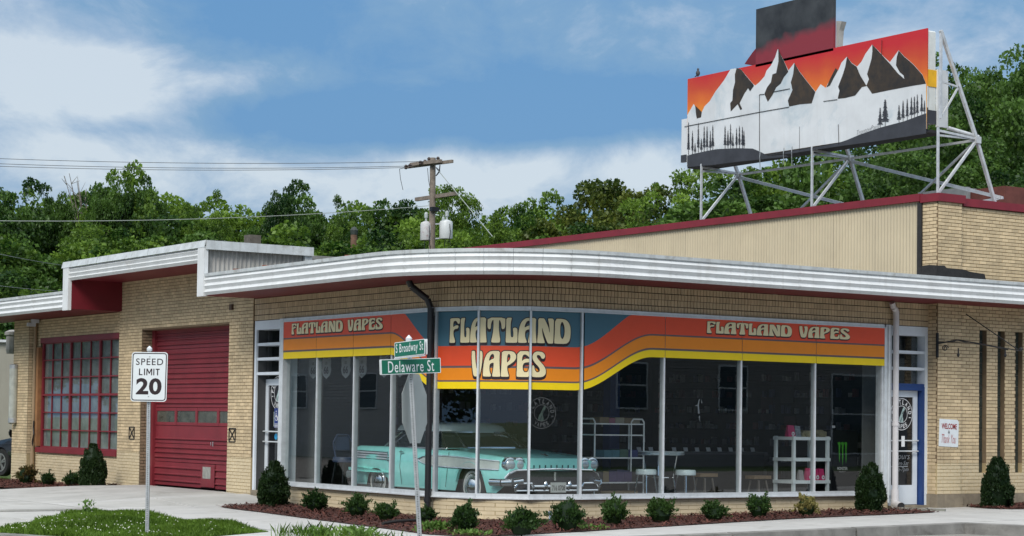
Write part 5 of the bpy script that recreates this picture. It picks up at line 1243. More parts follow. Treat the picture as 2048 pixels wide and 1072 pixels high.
        mb.path([(2.74, a0-.17, .30), (2.75, a0-.19, .36), (2.75, a0-.14, .42), (2.75, a0+.14, .42), (2.74, a0+.19, .36), (2.73, a0+.17, .30), (2.74, a0-.17, .30)], .022, n=8)
        mb.build('bumper_pod', CHROME, T, smooth=True, world=False)
        mb = MB(); mb.box(2.68, 2.735, a0-.15, a0+.15, .30, .41); mb.build('pod_grille', DCH, T, world=False)
    mb = MB(); mb.prism([(2.60, -.93, .47), (2.60, -.90, .56), (2.60, -.76, .62), (2.60, .76, .62), (2.60, .90, .56), (2.60, .93, .47), (2.60, .80, .34), (2.60, -.80, .34)], (.03, 0, 0)); mb.build('grille', DCH, T, world=False)
    mb = MB(); mb.prism([(2.50, -.56, .64), (2.50, -.56, .80), (2.50, .56, .80), (2.50, .56, .64)], (.13, 0, 0)); mb.build('hood_nose', MINT, T, world=False, bevel=.03)
    mb = MB()
    mb.path([(2.60, -.95, .50), (2.63, -.88, .585), (2.66, -.76, .63), (2.67, -.3, .645), (2.68, 0, .65), (2.67, .3, .645), (2.66, .76, .63), (2.63, .88, .585), (2.60, .95, .50)], .020, n=8)
    mb.path([(2.72, -.52, .37), (2.74, -.2, .37), (2.74, .2, .37), (2.72, .52, .37)], .03, n=8); mb.path([(2.72, -.5, .30), (2.73, .5, .30)], .022, n=8)
    mb.bar((2.65, 0, .46), (2.65, 0, .60), .04)
    for yy in (-.24, .24): mb.lathe((2.74, yy, .33), [(.035, 0), (.045, .06), (.03, .12), (.01, .14)], n=10)
    mb.path([(2.30, -.04, .885), (2.48, 0, .85), (2.30, .04, .885)], .014, n=6)
    mb.build('front_chrome', CHROME, T, smooth=True, world=False)
    mb = MB()
    for i in range(10): mb.bar((2.640, -.52+i*.115, .672), (2.640, -.52+i*.115, .715), .014)
    mb.build('hood_letters', pm('dark_chrome_letters', (.02, .08, .075), .3), T, world=False)
    mb = MB(); mb.box(2.76, 2.77, -.155, .155, .27, .435); pl_ = mb.build('number_plate', pm('plate_white', (.55, .56, .52), .5), T, world=False)
    mb = MB(); put_flat(mb, fit_text('716 0708', .26, .085, .01), (2.772, 0, .345), (0, 1, 0), (0, 0, 1)); put_flat(mb, fit_text('MISSOURI', .15, .02), (2.772, 0, .415), (0, 1, 0), (0, 0, 1)) if False else None
    mb.build('plate_number', INK, pl_, world=False)
    mb = MB(); mb.path([(-2.45, -.98, .42), (-2.66, -.9, .42), (-2.72, -.6, .43), (-2.72, .6, .43), (-2.66, .9, .42), (-2.45, .98, .42)], .07, n=10); mb.build('rear_bumper', CHROME, T, smooth=True, world=False)
    mb = MB(); mb.path([(.55, .38+.19*math.cos(a), 1.0+.17*math.sin(a)) for a in [i*math.pi/10 for i in range(21)]], .01, n=5); mb.build('steering_wheel', PALE, T, world=False)
classic_car()

CRATE = [pm('carton_'+n, c, .7, var=.1) for n, c in (('tan', (.22, .16, .09)), ('pink', (.30, .12, .16)), ('cream', (.30, .27, .2)), ('teal', (.05, .14, .17)), ('green', (.05, .10, .07)), ('navy', (.03, .04, .13)), ('violet', (.07, .05, .14)), ('dark', (.03, .03, .035)))]
t = thing('wire_rack', 'white tubular metal shelf rack with boxes in the window right of the car', 'rack', (3.35, 1.7, FZ))
x0, x1, y0, y1 = 3.02, 4.02, 1.45, 1.85; RK = pm('white_rack_tube', (.85, .85, .82), .4)
for x in (x0, x1):
    mb = MB(); mb.path([(x, y0, FZ), (x, y0, 1.50), (x, y0+.05, 1.55), (x, y1-.05, 1.55), (x, y1, 1.50), (x, y1, FZ)], .014, n=7); mb.build('side_hoop', RK, t)
mb = MB(); mb.path([(x0+.74, y0, .7), (x0+.74, y0, 1.50), (x0+.78, y0, 1.55), (x1-.04, y0, 1.55), (x1, y0, 1.5)], .012, n=6); mb.build('front_rail', RK, t)
for i, z in enumerate((.52, .92, 1.29, 1.47)): mb = MB(); mb.box(x0, x1, y0, y1, z-.012, z+.008); mb.build('shelf', RK, t)
rg = random.Random(2)
ORDB = ['leftmost', 'second', 'third', 'fourth', 'fifth', 'sixth', 'seventh']
def cartons(z, xa, xb, cols, h, y=1.62, lab='row of retail boxes on the white wire rack'):
    x = xa; i = 0
    while x < xb-.05:
        w_ = rg.uniform(.12, .2); w_ = min(w_, xb-x); hh = h*rg.uniform(.85, 1)
        mb = MB(); mb.box(x, x+w_-.006, y-.12, y+.14, z, z+hh); o = mb.build('retail_box', CRATE[cols[i % len(cols)]]); tag(o, ORDB[i]+' '+lab, 'box', 'retail boxes on the white rack'); x += w_; i += 1
cartons(1.478, 3.15, 3.98, [0, 1, 2, 0, 2], .10, lab='box from the left on top of the white wire rack')
cartons(1.298, 3.3, 3.95, [3, 3, 4, 5, 5], .12, lab='small retail box in the teal and navy row on the upper shelf of the white rack') if False else cartons(.93, 3.25, 3.95, [3, 3, 4, 5, 5], .13, lab='box from the left on the middle shelf of the wire rack')
cartons(.53, 3.08, 3.95, [7, 0, 6, 6, 6], .20, lab='box from the left on the low shelf of the wire rack')
mb = MB(); mb.box(3.2, 3.95, 1.5, 1.75, FZ, .38); tag(mb.build('long_carton', CRATE[0]), 'long tan cardboard carton on the floor under the white wire rack', 'carton')

def cafe_table(x, y):
    t = thing('bistro_table', 'tall round chrome edged bistro table behind the shop window', 'table', (x, y, FZ))
    mb = MB(); mb.lathe((x, y, .965), [(.40, 0), (.41, .01), (.41, .055), (.40, .065)], n=32); mb.build('table_top', pm('pale_table_laminate', (.70, .80, .80), .25, metal=.2), t, smooth=True)
    for i in range(3): mb = MB(); mb.lathe((x, y, .97+.018*i), [(.413, 0), (.418, .005), (.413, .01)], n=32); mb.build('edge_band', CHROME, t, smooth=True)
    for i in range(4):
        a = math.pi/4+i*math.pi/2+.2; c, s_ = math.cos(a), math.sin(a)
        mb = MB(); mb.path([(x+c*.28, y+s_*.28, .965), (x+c*.22, y+s_*.22, .62), (x+c*.30, y+s_*.30, FZ)], .014, n=7); mb.build('leg', CHROME, t)
    mb = MB(); mb.path([(x+math.cos(a)*.235, y+math.sin(a)*.235, .60) for a in [i*math.pi/8 for i in range(17)]], .008, n=5); mb.build('ring', CHROME, t)
cafe_table(4.40, 1.5)
def stool(x, y, h, label, seat_m, leg_m, r=.17, n=4, wood=False, back=False):
    t = thing('bar_stool', label, 'stool', (x, y, FZ), group=None)
    mb = MB()
    if wood: mb.box(x-.19, x+.19, y-.12, y+.12, h-.055, h)
    else: mb.lathe((x, y, h-.09), [(r*.95, 0), (r, .01), (r, .07), (r*.93, .09)], n=24)
    mb.build('seat', seat_m, t, smooth=not wood)
    for i in range(n):
        a = math.pi/4+i*math.pi/2+.15; c, s_ = math.cos(a), math.sin(a)
        mb = MB(); mb.path([(x+c*r*.75, y+s_*r*.75, h-.08), (x+c*r*1.25, y+s_*r*1.25, FZ)], .012 if not wood else .017, n=6); mb.build('leg', leg_m, t)
    mb = MB(); mb.path([(x+math.cos(a)*r*1.12, y+math.sin(a)*r*1.12, FZ+.16) for a in [i*math.pi/8 for i in range(17)]], .008, n=5); mb.build('foot_ring', leg_m, t)
    if back: mb = MB(); mb.path([(x-.17, y, h), (x-.19, y+.05, h+.25), (x-.1, y+.08, h+.38), (x+.1, y+.08, h+.38), (x+.19, y+.05, h+.25), (x+.17, y, h)], .015, n=6); mb.prism([(x-.14, y+.07, h+.12), (x+.14, y+.07, h+.12), (x+.12, y+.08, h+.35), (x-.12, y+.08, h+.35)], (0, .02, 0)); mb.build('backrest', seat_m, t)
CHS = pm('pale_vinyl_seat', (.68, .78, .78), .3)
stool(3.84, 1.15, .745, 'chrome bar stool with round pale seat left of the bistro table', CHS, CHROME)
stool(4.58, 1.05, .735, 'chrome bar stool with round pale seat right of the bistro table', CHS, CHROME)
WD = pm('oak_stool_wood', (.26, .17, .09), .55, var=.2, scale=12)
stool(5.40, 1.55, .66, 'wooden stool with flat seat in the middle of the third window from the right', WD, pm('wood_leg', (.14, .12, .10), .6), wood=True)
stool(6.55, 1.5, .62, 'wooden stool with flat seat left of the grey plastic shelving', WD, pm('wood_leg', (.14, .12, .10), .6), wood=True)
NAVY = pm('navy_stool_vinyl', (.015, .03, .07), .5)
stool(.62, 5.35, .84, 'dark blue bar stool with backrest behind the far left shop window panes', NAVY, BLACK, r=.2, back=True)
# grey plastic shelving with bags
t = thing('plastic_shelving', 'pale grey plastic shelving unit with pink bags behind the right shop window', 'shelving', (7.3, 1.2, FZ))
GP = pm('pale_grey_plastic', (.78, .83, .82), .5, var=.05)
x0, x1, y0, y1 = 6.90, 7.68, 1.0, 1.45
for x in (x0, x1):
    for y in (y0, y1): mb = MB(); mb.box(x-.025, x+.025, y-.025, y+.025, FZ, 1.30); mb.build('post', GP, t)
for z in (.55, .93, 1.29): mb = MB(); mb.box(x0-.04, x1+.04, y0-.035, y1+.03, z-.055, z); mb.build('shelf', GP, t)
PINK = pm('magenta_bag', (.50, .03, .13), .45, var=.1)
def bag(x, y, z, w_, h, lab, m=PINK, dot=True):
    mb = MB(); V = [(x-w_/2, y-.05, z), (x+w_/2, y-.05, z), (x+w_/2, y+.05, z), (x-w_/2, y+.05, z), (x-w_*.44, y-.012, z+h), (x+w_*.46, y-.012, z+h*.96), (x+w_*.46, y+.012, z+h*.96), (x-w_*.44, y+.012, z+h)]
    mb.add(V, [(0, 1, 5, 4), (1, 2, 6, 5), (2, 3, 7, 6), (3, 0, 4, 7), (3, 2, 1, 0), (4, 5, 6, 7)]); t_ = thing('gift_bag', lab, 'bag', (x, y, z)); b_ = mb.build('body', m, t_)
    if dot: mb = MB(); annulus(mb, (x+w_*.12, y-.053, z+h*.25), (1, 0, 0), (0, 0, 1), .014, .036, n=14); mb.build('white_ring', DECW, t_)
bag(7.28, 1.05, .55, .13, .21, 'magenta bag with white ring, left one on the lowest shelf of the grey shelving')
bag(7.44, 1.05, .55, .12, .20, 'magenta bag with white ring, middle one on the lowest shelf of the grey shelving')
bag(7.57, 1.05, .55, .12, .20, 'magenta bag with white ring, right one on the lowest shelf of the grey shelving')
bag(7.13, 1.08, .55, .10, .18, 'grey striped bag left of the magenta bags on the lowest grey shelf', m=pm('grey_bag', (.28, .26, .26), .6), dot=False)
bag(7.00, 1.2, 1.29, .16, .20, 'magenta bag with white ring on the top left end of the grey shelving')
bag(7.15, 1.2, 1.29, .13, .19, 'silver and blue patterned bag next to the magenta bag on the top shelf', m=pm('silver_bag', (.22, .25, .28), .4, var=.5, scale=30), dot=False)
mb = MB(); rg = random.Random(6)
for k in range(9):
    x = 7.28+.05*k; mb.prism([(x-.06, 1.08+rg.uniform(-.02, .05), 1.29), (x+.07, 1.1, 1.29), (x+.09+rg.uniform(-.03, .03), 1.12, 1.37+rg.uniform(0, .05)), (x+rg.uniform(-.02, .03), 1.13, 1.40), (x-.08, 1.12, 1.35)], (0, .10, 0))
tag(mb.build('crumpled_paper', pm('olive_gold_paper', (.22, .19, .10), .5, var=.4, scale=12)), 'heap of crumpled olive wrapping paper on the top shelf of the grey shelving', 'paper')
# black drinks cooler with green claw marks
t = thing('drinks_cooler', 'black drinks cooler with three green claw marks behind the right shop window', 'cooler', (8.08, 1.35, FZ))
mb = MB(); mb.box(7.78, 8.42, 1.02, 1.6, FZ, 1.42); mb.build('cabinet', pm('cooler_black', (.012, .013, .016), .4), t, bevel=.01)
mb = MB(); P = lambda x, z: (8.05+x, 1.016, 1.02+z)
for cx, l_, w_ in ((-.075, .36, .9), (0, .42, 1.1), (.08, .38, .9)):
    mb.poly([P(cx-.045, .175), P(cx+.005, .19), P(cx+.03*w_, .17), P(cx+.015*w_, .05), P(cx+.018, -.05), P(cx+.012, -.12), P(cx+.004, .19-l_), P(cx-.008, -.08), P(cx-.012, .02), P(cx-.018, .13)])
mb.build('claw_mark', pm('claw_green', (.10, .50, .05), .4, emit=0), t)
mb = MB(); put_flat(mb, fit_text('MONSTER', .24, .052, .02), P(0, -.27), (1, 0, 0), (0, 0, 1)); put_flat(mb, fit_text('ENERGY', .15, .017, .0, 0, 1.5), P(0, -.325), (1, 0, 0), (0, 0, 1)); mb.build('cooler_lettering', DECW, t)
mb = MB(); mb.box(7.80, 7.87, 1.013, 1.018, 1.45, 1.49); tag(mb.build('price_card', DECW), 'tiny white card above the black drinks cooler', 'card')
# clock hands like decal, roundel on the corner pane
mb = MB(); P = lambda x, z: (4.97+x, 1.2, 1.78+z)
mb.poly([P(-.012, -.12), P(.02, -.12), P(.0, .02), P(.02, .12), P(.0, .12), P(-.03, .0), P(-.02, -.01)]); mb.poly([P(-.03, 0), P(-.09, .01), P(-.03, .02)]); mb.poly([P(.05, .13), P(.075, .05), P(.055, .05)]); mb.poly([P(.0, -.17), P(.03, -.26), P(.02, -.15)])
tag(mb.build('hanging_ornament', pm('bright_ornament', (.6, .6, .6), .3)), 'small bright hanging ornament in the second window right of the corner', 'ornament')
d, n = frame_at(3); c = PS(CVs[3]+.20, 1.62, -.012); 
round_logo(SF, c-Vector((*n, 0))*.0, Vector((*d, 0)), (0, 0, 1), Vector((*n, 0)), .235, backing=False, mats=(DECB, pm('faint_decal', (.055, .06, .06), .6), pm('dark_green_emblem', (.03, .05, .04), .6)))
# route shields hung along the left panes
for k, py in enumerate((6.02, 5.55, 4.88, 4.34, 3.62, 3.12)):
    X_ = .35; t = thing('route_shield', ['first', 'second', 'third', 'fourth', 'fifth', 'sixth'][k]+' hanging black and grey 66 route shield from the left behind the left shop panes', 'route shield', (X_, py, 2.36), group='route 66 shields in the left window')
    P = lambda y, z: (X_, py-y, 2.36+z)
    mb = MB(); mb.prism([P(-.13, .17), P(0, .15), P(.13, .17), P(.15, .12), P(.14, .02), P(.16, -.05), P(.12, -.13), P(0, -.19), P(-.12, -.13), P(-.16, -.05), P(-.14, .02), P(-.15, .12)], (.01, 0, 0)); mb.build('shield', pm('grey_shield', (.22, .23, .23), .6), t)
    mb = MB(); put_flat(mb, fit_text('66', .17, .13, .03), Vector(P(0, -.045))+Vector((-.003, 0, 0)), (0, -1, 0), (0, 0, 1)); put_flat(mb, fit_text('US', .07, .05, .02), Vector(P(0, .075))+Vector((-.003, 0, 0)), (0, -1, 0), (0, 0, 1)); mb.build('numerals', INK, t)
# deeper displays
mb = MB()
SLAT = pm('dark_slatwall', (.035, .035, .036), .5)
for k in range(32): mb.box(8.84, 8.878, .3, 7.3, .2+k*.1, .285+k*.1); mb.box(.5, 8.8, 7.36, 7.398, .2+k*.1, .285+k*.1)
mb.build('slat_panel', SLAT, B)
t = thing('product_display', 'dark wall display of small packaged goods at the back of the shop', 'display', (8.6, 4, FZ), kind='stuff')
mbs = [MB() for _ in range(4)]; rg = random.Random(9)
for z in (.5, .8, 1.1, 1.4, 1.7, 2.0, 2.3):
    for k in range(60):
        if rg.random() < .5: mbs[rg.randrange(4)].box(8.70, 8.78, .5+.11*k, .5+.11*k+rg.uniform(.04, .09), z, z+rg.uniform(.06, .16))
        if rg.random() < .5 and k < 50: mbs[rg.randrange(4)].box(2.6+.12*k, 2.6+.12*k+rg.uniform(.04, .09), 7.2, 7.28, z, z+rg.uniform(.06, .16))
for m_i, c in zip(mbs, ((.16, .16, .17), (.06, .07, .12), (.12, .05, .05), (.28, .28, .28))): m_i.build('packaged_goods', pm('goods_%d' % int(c[0]*100), c, .5), t)['kind'] = 'stuff'
t = thing('display_counter', 'long dark counter with small white price tags deep in the shop', 'counter', (6.5, 3.2, FZ))
mb = MB(); mb.box(4.9, 8.0, 3.0, 3.5, FZ, .95); mb.build('counter_body', pm('counter_dark', (.03, .032, .035), .5), t); mb = MB(); mb.box(4.85, 8.05, 2.95, 3.55, .95, .99); mb.build('counter_top', pm('counter_top', (.10, .10, .11), .3), t)
for k in range(11): mb = MB(); x = 5.1+k*.26; mb.prism([(x, 3.0, 1.0), (x+.09, 3.0, 1.0), (x+.12, 3.06, 1.07), (x+.03, 3.06, 1.07)], (0, .005, 0)); mb.build('price_tag', DECW, t)
mb = MB(); mb.box(5.4, 5.62, 4.2, 4.4, FZ, 3.4); o = mb.build('blue_column', pm('deep_blue_column', (.01, .035, .16), .5)); tag(o, 'deep blue square column inside the shop behind the classic car', 'column')
for i, (x, z, w_, h) in enumerate(((7.6, 1.9, .35, .3), (8.2, 1.55, .3, .5), (7.55, 1.3, .3, .35))):
    mb = MB(); mb.box(8.80, 8.83, x-4.5, x-4.5+w_, z, z+h); tag(mb.build('framed_picture', pm('picture_%d' % i, (.05+.02*i, .05, .055), .4)), ['upper', 'tall', 'lower'][i]+' dark framed picture on the back wall of the shop', 'picture')

# ================================================================== planting
LEAF_B = leafmat('shrub_leaves', (.012, .035, .008), (.055, .11, .025), .25)
LEAF_Y = leafmat('variegated_shrub_leaves', (.05, .06, .012), (.30, .26, .09), .25)
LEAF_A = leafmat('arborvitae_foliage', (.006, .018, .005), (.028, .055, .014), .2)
LEAF_R = leafmat('bronze_shrub_leaves', (.09, .035, .012), (.09, .10, .03), .25)
def leaf_cloud(name, P, Nrm, size, mat, seed, elong=1.7, jit=.5, link=False):
    rg = np.random.default_rng(seed); n = len(P)
    d = Nrm + rg.normal(0, jit, (n, 3)); d /= np.linalg.norm(d, axis=1)[:, None]
    r = rg.normal(0, 1, (n, 3)); s_ = np.cross(d, r); s_ /= np.linalg.norm(s_, axis=1)[:, None]
    nn_ = np.cross(d, s_)
    sz = size*rg.uniform(.6, 1.3, n)[:, None]
    V = np.stack([P-d*sz*elong*.5, P+s_*sz*.5+nn_*sz*.15, P+d*sz*elong*.5, P-s_*sz*.5+nn_*sz*.15], 1).reshape(-1, 3)
    i = np.arange(n)*4; F4 = np.stack([i, i+1, i+2, i+3], 1)
    return np_mesh(name, V, F4, mat, np.clip(rg.normal(.5, .22, n), 0, 1), link=False)
def shrub_mesh(seed, r=.24, h=.42, n=3200, mat=LEAF_B, leaf=.026, spiky=.28):
    rg = np.random.default_rng(seed); k = 70
    th = rg.uniform(0, 2*np.pi, k); ph = np.arccos(rg.uniform(-.55, 1, k)); ln = 1-spiky+spiky*rg.random(k)**.6+ (rg.random(k) < .12)*.42
    D = np.c_[np.sin(ph)*np.cos(th), np.sin(ph)*np.sin(th), np.cos(ph)]
    b = rg.integers(0, k, n); t = rg.uniform(.45, 1, n)**.7
    P = D[b]*(ln[b]*t)[:, None]; P += rg.normal(0, .085, (n, 3))
    P = P*np.array([r, r, h*.5]); P[:, 2] += h*.48; P[:, 2] = np.maximum(P[:, 2], .01)
    Nn = P-np.array([0, 0, h*.2]); Nn /= np.linalg.norm(Nn, axis=1)[:, None]+1e-6; Nn[:, 2] += .5
    return leaf_cloud('foliage', P, Nn, leaf, mat, seed)
def arbor_mesh(seed, r=.33, h=.95, n=9000, bumps=26):
    rg = np.random.default_rng(seed)
    zc = rg.uniform(.05, 1, bumps*3); a = rg.uniform(0, 2*np.pi, bumps*3)
    prof = lambda z: np.interp(z, [0, .08, .3, .55, .8, .95, 1.0], [.72, .93, 1.0, .86, .56, .25, .05])
    t = rg.uniform(0, 1, n); b = rg.integers(0, bumps*3, n)
    z = np.clip(zc[b]+rg.normal(0, .05, n), 0, 1.02); aa = a[b]+rg.normal(0, .26, n)
    rr = prof(zc[b])*(.86+.20*rg.random(n)**.5)*(1+.10*np.sin(zc[b]*37+a[b]*5))
    P = np.c_[np.cos(aa)*rr*r, np.sin(aa)*rr*r, z*h]; P += rg.normal(0, .010, (n, 3))
    Nn = np.c_[np.cos(aa)*.5, np.sin(aa)*.5, np.full(n, 1.0)]
    return leaf_cloud('foliage', P, Nn, .030, LEAF_A, seed, elong=1.9, jit=.45)
STEM = pm('shrub_stem', (.06, .04, .025), .9)
def stem_mesh(h):
    mb = MB(); mb.tube((0, 0, -.05), (0, 0, h*.6), .012, .006, n=6)
    for i in range(6): a = i*1.1; mb.tube((0, 0, h*.1), (math.cos(a)*h*.3, math.sin(a)*h*.3, h*.6), .006, .003, n=5)
    return mb.build('stem', STEM, link=False)
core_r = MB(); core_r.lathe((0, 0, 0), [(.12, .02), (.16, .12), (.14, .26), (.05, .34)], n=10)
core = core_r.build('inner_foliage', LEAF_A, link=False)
sh = [shrub_mesh(101), shrub_mesh(102, spiky=.42, n=2700), shrub_mesh(103, spiky=.34, r=.26, h=.36), shrub_mesh(104, spiky=.5, n=2400, h=.46), shrub_mesh(105, spiky=.2, n=3600)]; shst = stem_mesh(.3)
yel = shrub_mesh(110, n=2200, mat=LEAF_Y, leaf=.030, spiky=.45); bro = shrub_mesh(111, n=1700, mat=LEAF_R, leaf=.03, spiky=.45); dk = shrub_mesh(112, n=1700, spiky=.45)
def shrub(x, y, mesh, s, label, cat='shrub', rz=0, sz=1.0, group='small shrubs in the long mulch bed', name='boxwood_shrub'):
    t = thing(name, label, cat, (x, y, gz(x, y)+.01), rz, group); 
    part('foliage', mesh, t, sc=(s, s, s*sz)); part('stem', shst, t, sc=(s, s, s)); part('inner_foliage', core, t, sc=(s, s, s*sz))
SHR = [(630, 1017, 0, .95, 1.0, 'rounded green shrub nearest the large dark arborvitae by the left door'),
       (714, 1028, 1, 1.05, 1.05, 'pointed green shrub second from the left door under the window with the car tail'),
       (772, 1036, 2, .95, .92, 'low rounded green shrub just left of the leaning street sign post'),
       (852, 1040, 0, .90, .92, 'shadowy green shrub at the foot of the black downpipe'),
       (932, 1059, 1, 1.10, 1.08, 'bushy green shrub below the whitewall front wheel of the mint car'),
       (1043, 1065, 2, 1.02, 1.0, 'green shrub below the front bumper of the mint car'),
       (1135, 1056, 0, 1.12, 1.12, 'wide open topped green shrub below the right headlight of the mint car'),
       (1228, 1047, 1, 1.10, 1.05, 'green shrub with a tall shoot below the white wire rack'),
       (1321, 1043, 2, 1.02, 1.0, 'green shrub below the bistro table'),
       (1428, 1041, 0, 1.02, 1.0, 'flat topped green shrub below the left wooden stool'),
       (1518, 1037, 1, .92, .92, 'small compact green shrub left of the yellow leaved shrub')]
for si, (px, py, k, s, sz, lab) in enumerate(SHR):
    k = (si*2+k) % 5
    p = on_z(px, py, .05); shrub(p.x, p.y, sh[k], s*.80*(1+.16*math.sin(px*.7)), lab, rz=px*.1, sz=sz*(1+.22*math.cos(px*1.3)))
p = on_z(1612, 1031, .08); shrub(p.x, p.y, yel, .82, 'sparse yellow variegated shrub left of the right arborvitae', rz=1, group=None, name='variegated_shrub')
p = on_z(1230, 1000, .45); 
mb_ = shrub_mesh(150, r=.07, h=.18, n=160)
for (px, py, zz, lab) in ():
    pass
def lowshrub(px, py, mesh, s, lab, nm='low_shrub', cat='shrub'):
    p = on_z(px, py, -.02); p.x = max(-1.6, min(-.45, p.x*.4-.3)) if False else p.x; shrub(p.x, p.y, mesh, s, lab, rz=px*.3, group='small shrubs below the barred window', name=nm)
for X_, Y_, mesh, s, lab in ((-.75, 16.7, bro, 1.0, 'bronze leaved sparse shrub at the foot of the leftmost pilaster'), (-.75, 15.45, dk, .72, 'small dark sparse shrub second from the left corner'), (-.7, 14.2, sh[1], .80, 'dark green shrub left of the tall rounded arborvitae by the garage')):
    shrub(X_, Y_, mesh, s, lab, rz=X_*9, group=None, name='low_shrub')
def arborvitae(x, y, mesh, sx, sz, lab, rz=0):
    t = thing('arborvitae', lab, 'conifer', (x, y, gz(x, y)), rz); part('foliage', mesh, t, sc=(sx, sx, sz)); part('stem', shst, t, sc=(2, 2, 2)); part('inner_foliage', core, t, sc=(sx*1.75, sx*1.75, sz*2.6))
ar = [arbor_mesh(s) for s in (201, 202, 203)]
p = on_z(537, 1011, .02); arborvitae(p.x+.1, p.y, ar[0], .76, .78, 'dark bushy arborvitae in front of the left shop door', .4)
arborvitae(7.18, -.55, ar[1], .72, .82, 'dark cone shaped arborvitae left of the white downpipe', 2)
arborvitae(9.98, -.75, ar[2], .80, .88, 'dark cone shaped arborvitae under the slit windows at the right edge', 1)
arborvitae(-.75, 13.05, ar[0], .76, .84, 'tall rounded dark arborvitae between the barred window and the garage door', 3)
p = on_z(1100, 1040, .04); mb = MB(); mb.lathe((p.x, p.y, 0), [(.02, 0), (.02, .12), (.035, .125), (.035, .16), (.01, .17)], n=10); tag(mb.build('sprinkler_cap', pm('pale_blue_cap', (.35, .42, .52), .5)), 'small pale blue cap standing in the mulch below the number plate', 'cap')
a, b = on_z(765, 1050, .04), on_z(836, 1043, .05); mb = MB(); mb.path([a+Vector((0, 0, .02)), a.lerp(b, .3)+Vector((.02, .03, .03)), a.lerp(b, .7)+Vector((-.02, 0, .03)), b+Vector((0, 0, .02))], .022, n=8); tag(mb.build('black_hose', pm('black_rubber_hose', (.018, .016, .015), .7)), 'short piece of black hose lying on the mulch left of the leaning post', 'hose')
# weeds and hostas at the pavement edge
WEED = leafmat('weed_leaves', (.05, .12, .015), (.20, .32, .08), .3)
def weed(x, y, n, r, h, seed, lab):
    rg = np.random.default_rng(seed); P = np.c_[rg.normal(0, r, n), rg.normal(0, r, n), rg.uniform(.01, h, n)]; Nn = np.c_[P[:, :2]*4, np.full(n, .8)]
    me = leaf_cloud('leaves', P, Nn, .035, WEED, seed, elong=2.6); t = thing('weed_clump', lab, 'weeds', (x, y, gz(x, y))); part('leaves', me, t)
p = on_z(870, 1064, .0); weed(p.x, p.y, 260, .09, .13, 301, 'small bright green leafy weed at the foot of the leaning post')
p = on_z(940, 1071, .0); weed(p.x, p.y, 200, .12, .06, 302, 'flat green weed patch at the lower edge of the mulch bed')
p = on_z(1135, 1059, .0); weed(p.x+.25, p.y-.2, 150, .10, .05, 303, 'thin green weed patch in the mulch below the wide shrub')
p = on_z(690, 1078, .0)
mb_poly = [(p.x-.5, p.y-.7), (p.x+.45, p.y-.9), (p.x+.5, p.y+.6), (p.x-.1, p.y+1.1), (p.x-.6, p.y+.9)]
grass('tall_weeds', mb_poly, 320, .13, 'sprouting tall weeds at the bottom edge left of the leaning post', seed=12, dz=-.01)
for k, (dx, dy) in enumerate(((-.2, .3), (.15, -.2), (.3, .35))): weed(p.x+dx, p.y+dy, 160, .10, .13, 310+k, ['leafy weed at the bottom edge, left of three', 'leafy weed at the bottom edge, middle of three', 'leafy weed at the bottom edge, right of three'][k])
p = on_z(175, 1029, 0); weed(p.x, p.y, 60, .06, .22, 320, 'dark tall weed sprig at the upper edge of the grass verge')

# ================================================================== street signs
def post(name, parent, p0, p1, w_=.05):
    mb = MB(); p0, p1 = Vector(p0), Vector(p1); d = (p1-p0).normalized(); rt = Vector((rgt.x, rgt.y, 0)).normalized(); fw = Vector((fwd.x, fwd.y, 0)).normalized()
    mb.bar(p0, p1, w_, w_, up=(fw.x, fw.y, 0)); o = mb.build(name, GALV, parent)
    mb = MB(); n = int((p1-p0).length/.0254)
    for i in range(n): c = p0+d*(.0127+i*.0254)-fw*(w_/2+.001); mb.add([c+rt*.006*math.cos(a)+Vector((0, 0, 1))*.006*math.sin(a) for a in [k*math.pi/3 for k in range(6)]], [tuple(range(6))])
    mb.build('punched_holes', BLACKM, o)['kind'] = 'stuff'
    return o
t = thing('speed_limit_sign', 'white SPEED LIMIT 20 sign on a perforated steel post in the grass verge', 'sign', (-5.9, -1.35, 0))
P0 = Vector((-5.93, -1.37, 0))
post('post', t, (-5.925, -1.355, -.1), (-5.955, -1.375, 2.34), .042)
mb = MB(); mb.lathe((-5.955, -1.375, 2.33), [(.035, -.03), (.036, 0), (.006, .03)], n=8); mb.build('post_cap', ALU, t)
ang = TH + R(8); ex = Vector((math.cos(TH), -math.sin(TH), 0)); ex = (Matrix.Rotation(R(-7), 3, 'Z') @ ex).normalized(); ez = (Vector((0, 0, 1))+ex*.012).normalized(); nr = ez.cross(ex).normalized()*1.0
if nr.dot(fwd) > 0: nr = -nr
C0 = Vector((-5.951, -1.398, 1.978))+nr*.035
def rrect(w_, h, r, n=5):
    pts = []
    for cx, cy, a0 in ((w_/2-r, h/2-r, 0), (-w_/2+r, h/2-r, 90), (-w_/2+r, -h/2+r, 180), (w_/2-r, -h/2+r, 270)):
        for i in range(n+1): a = R(a0+90*i/n); pts.append((cx+r*math.cos(a), cy+r*math.sin(a)))
    return pts
mb = MB(); mb.prism([C0+ex*x+ez*z for x, z in rrect(.457, .61, .04)], -nr*.003); sp = mb.build('sign_plate', pm('reflective_white', (.66, .70, .71), .35, var=.03), t)
mb = MB(); o1, o2 = rrect(.435, .588, .034), rrect(.412, .565, .026); V = [C0+nr*.001+ex*x+ez*z for x, z in o1]+[C0+nr*.001+ex*x+ez*z for x, z in o2]; k = len(o1)
mb.add(V, [(i, (i+1) % k, k+(i+1) % k, k+i) for i in range(k)])
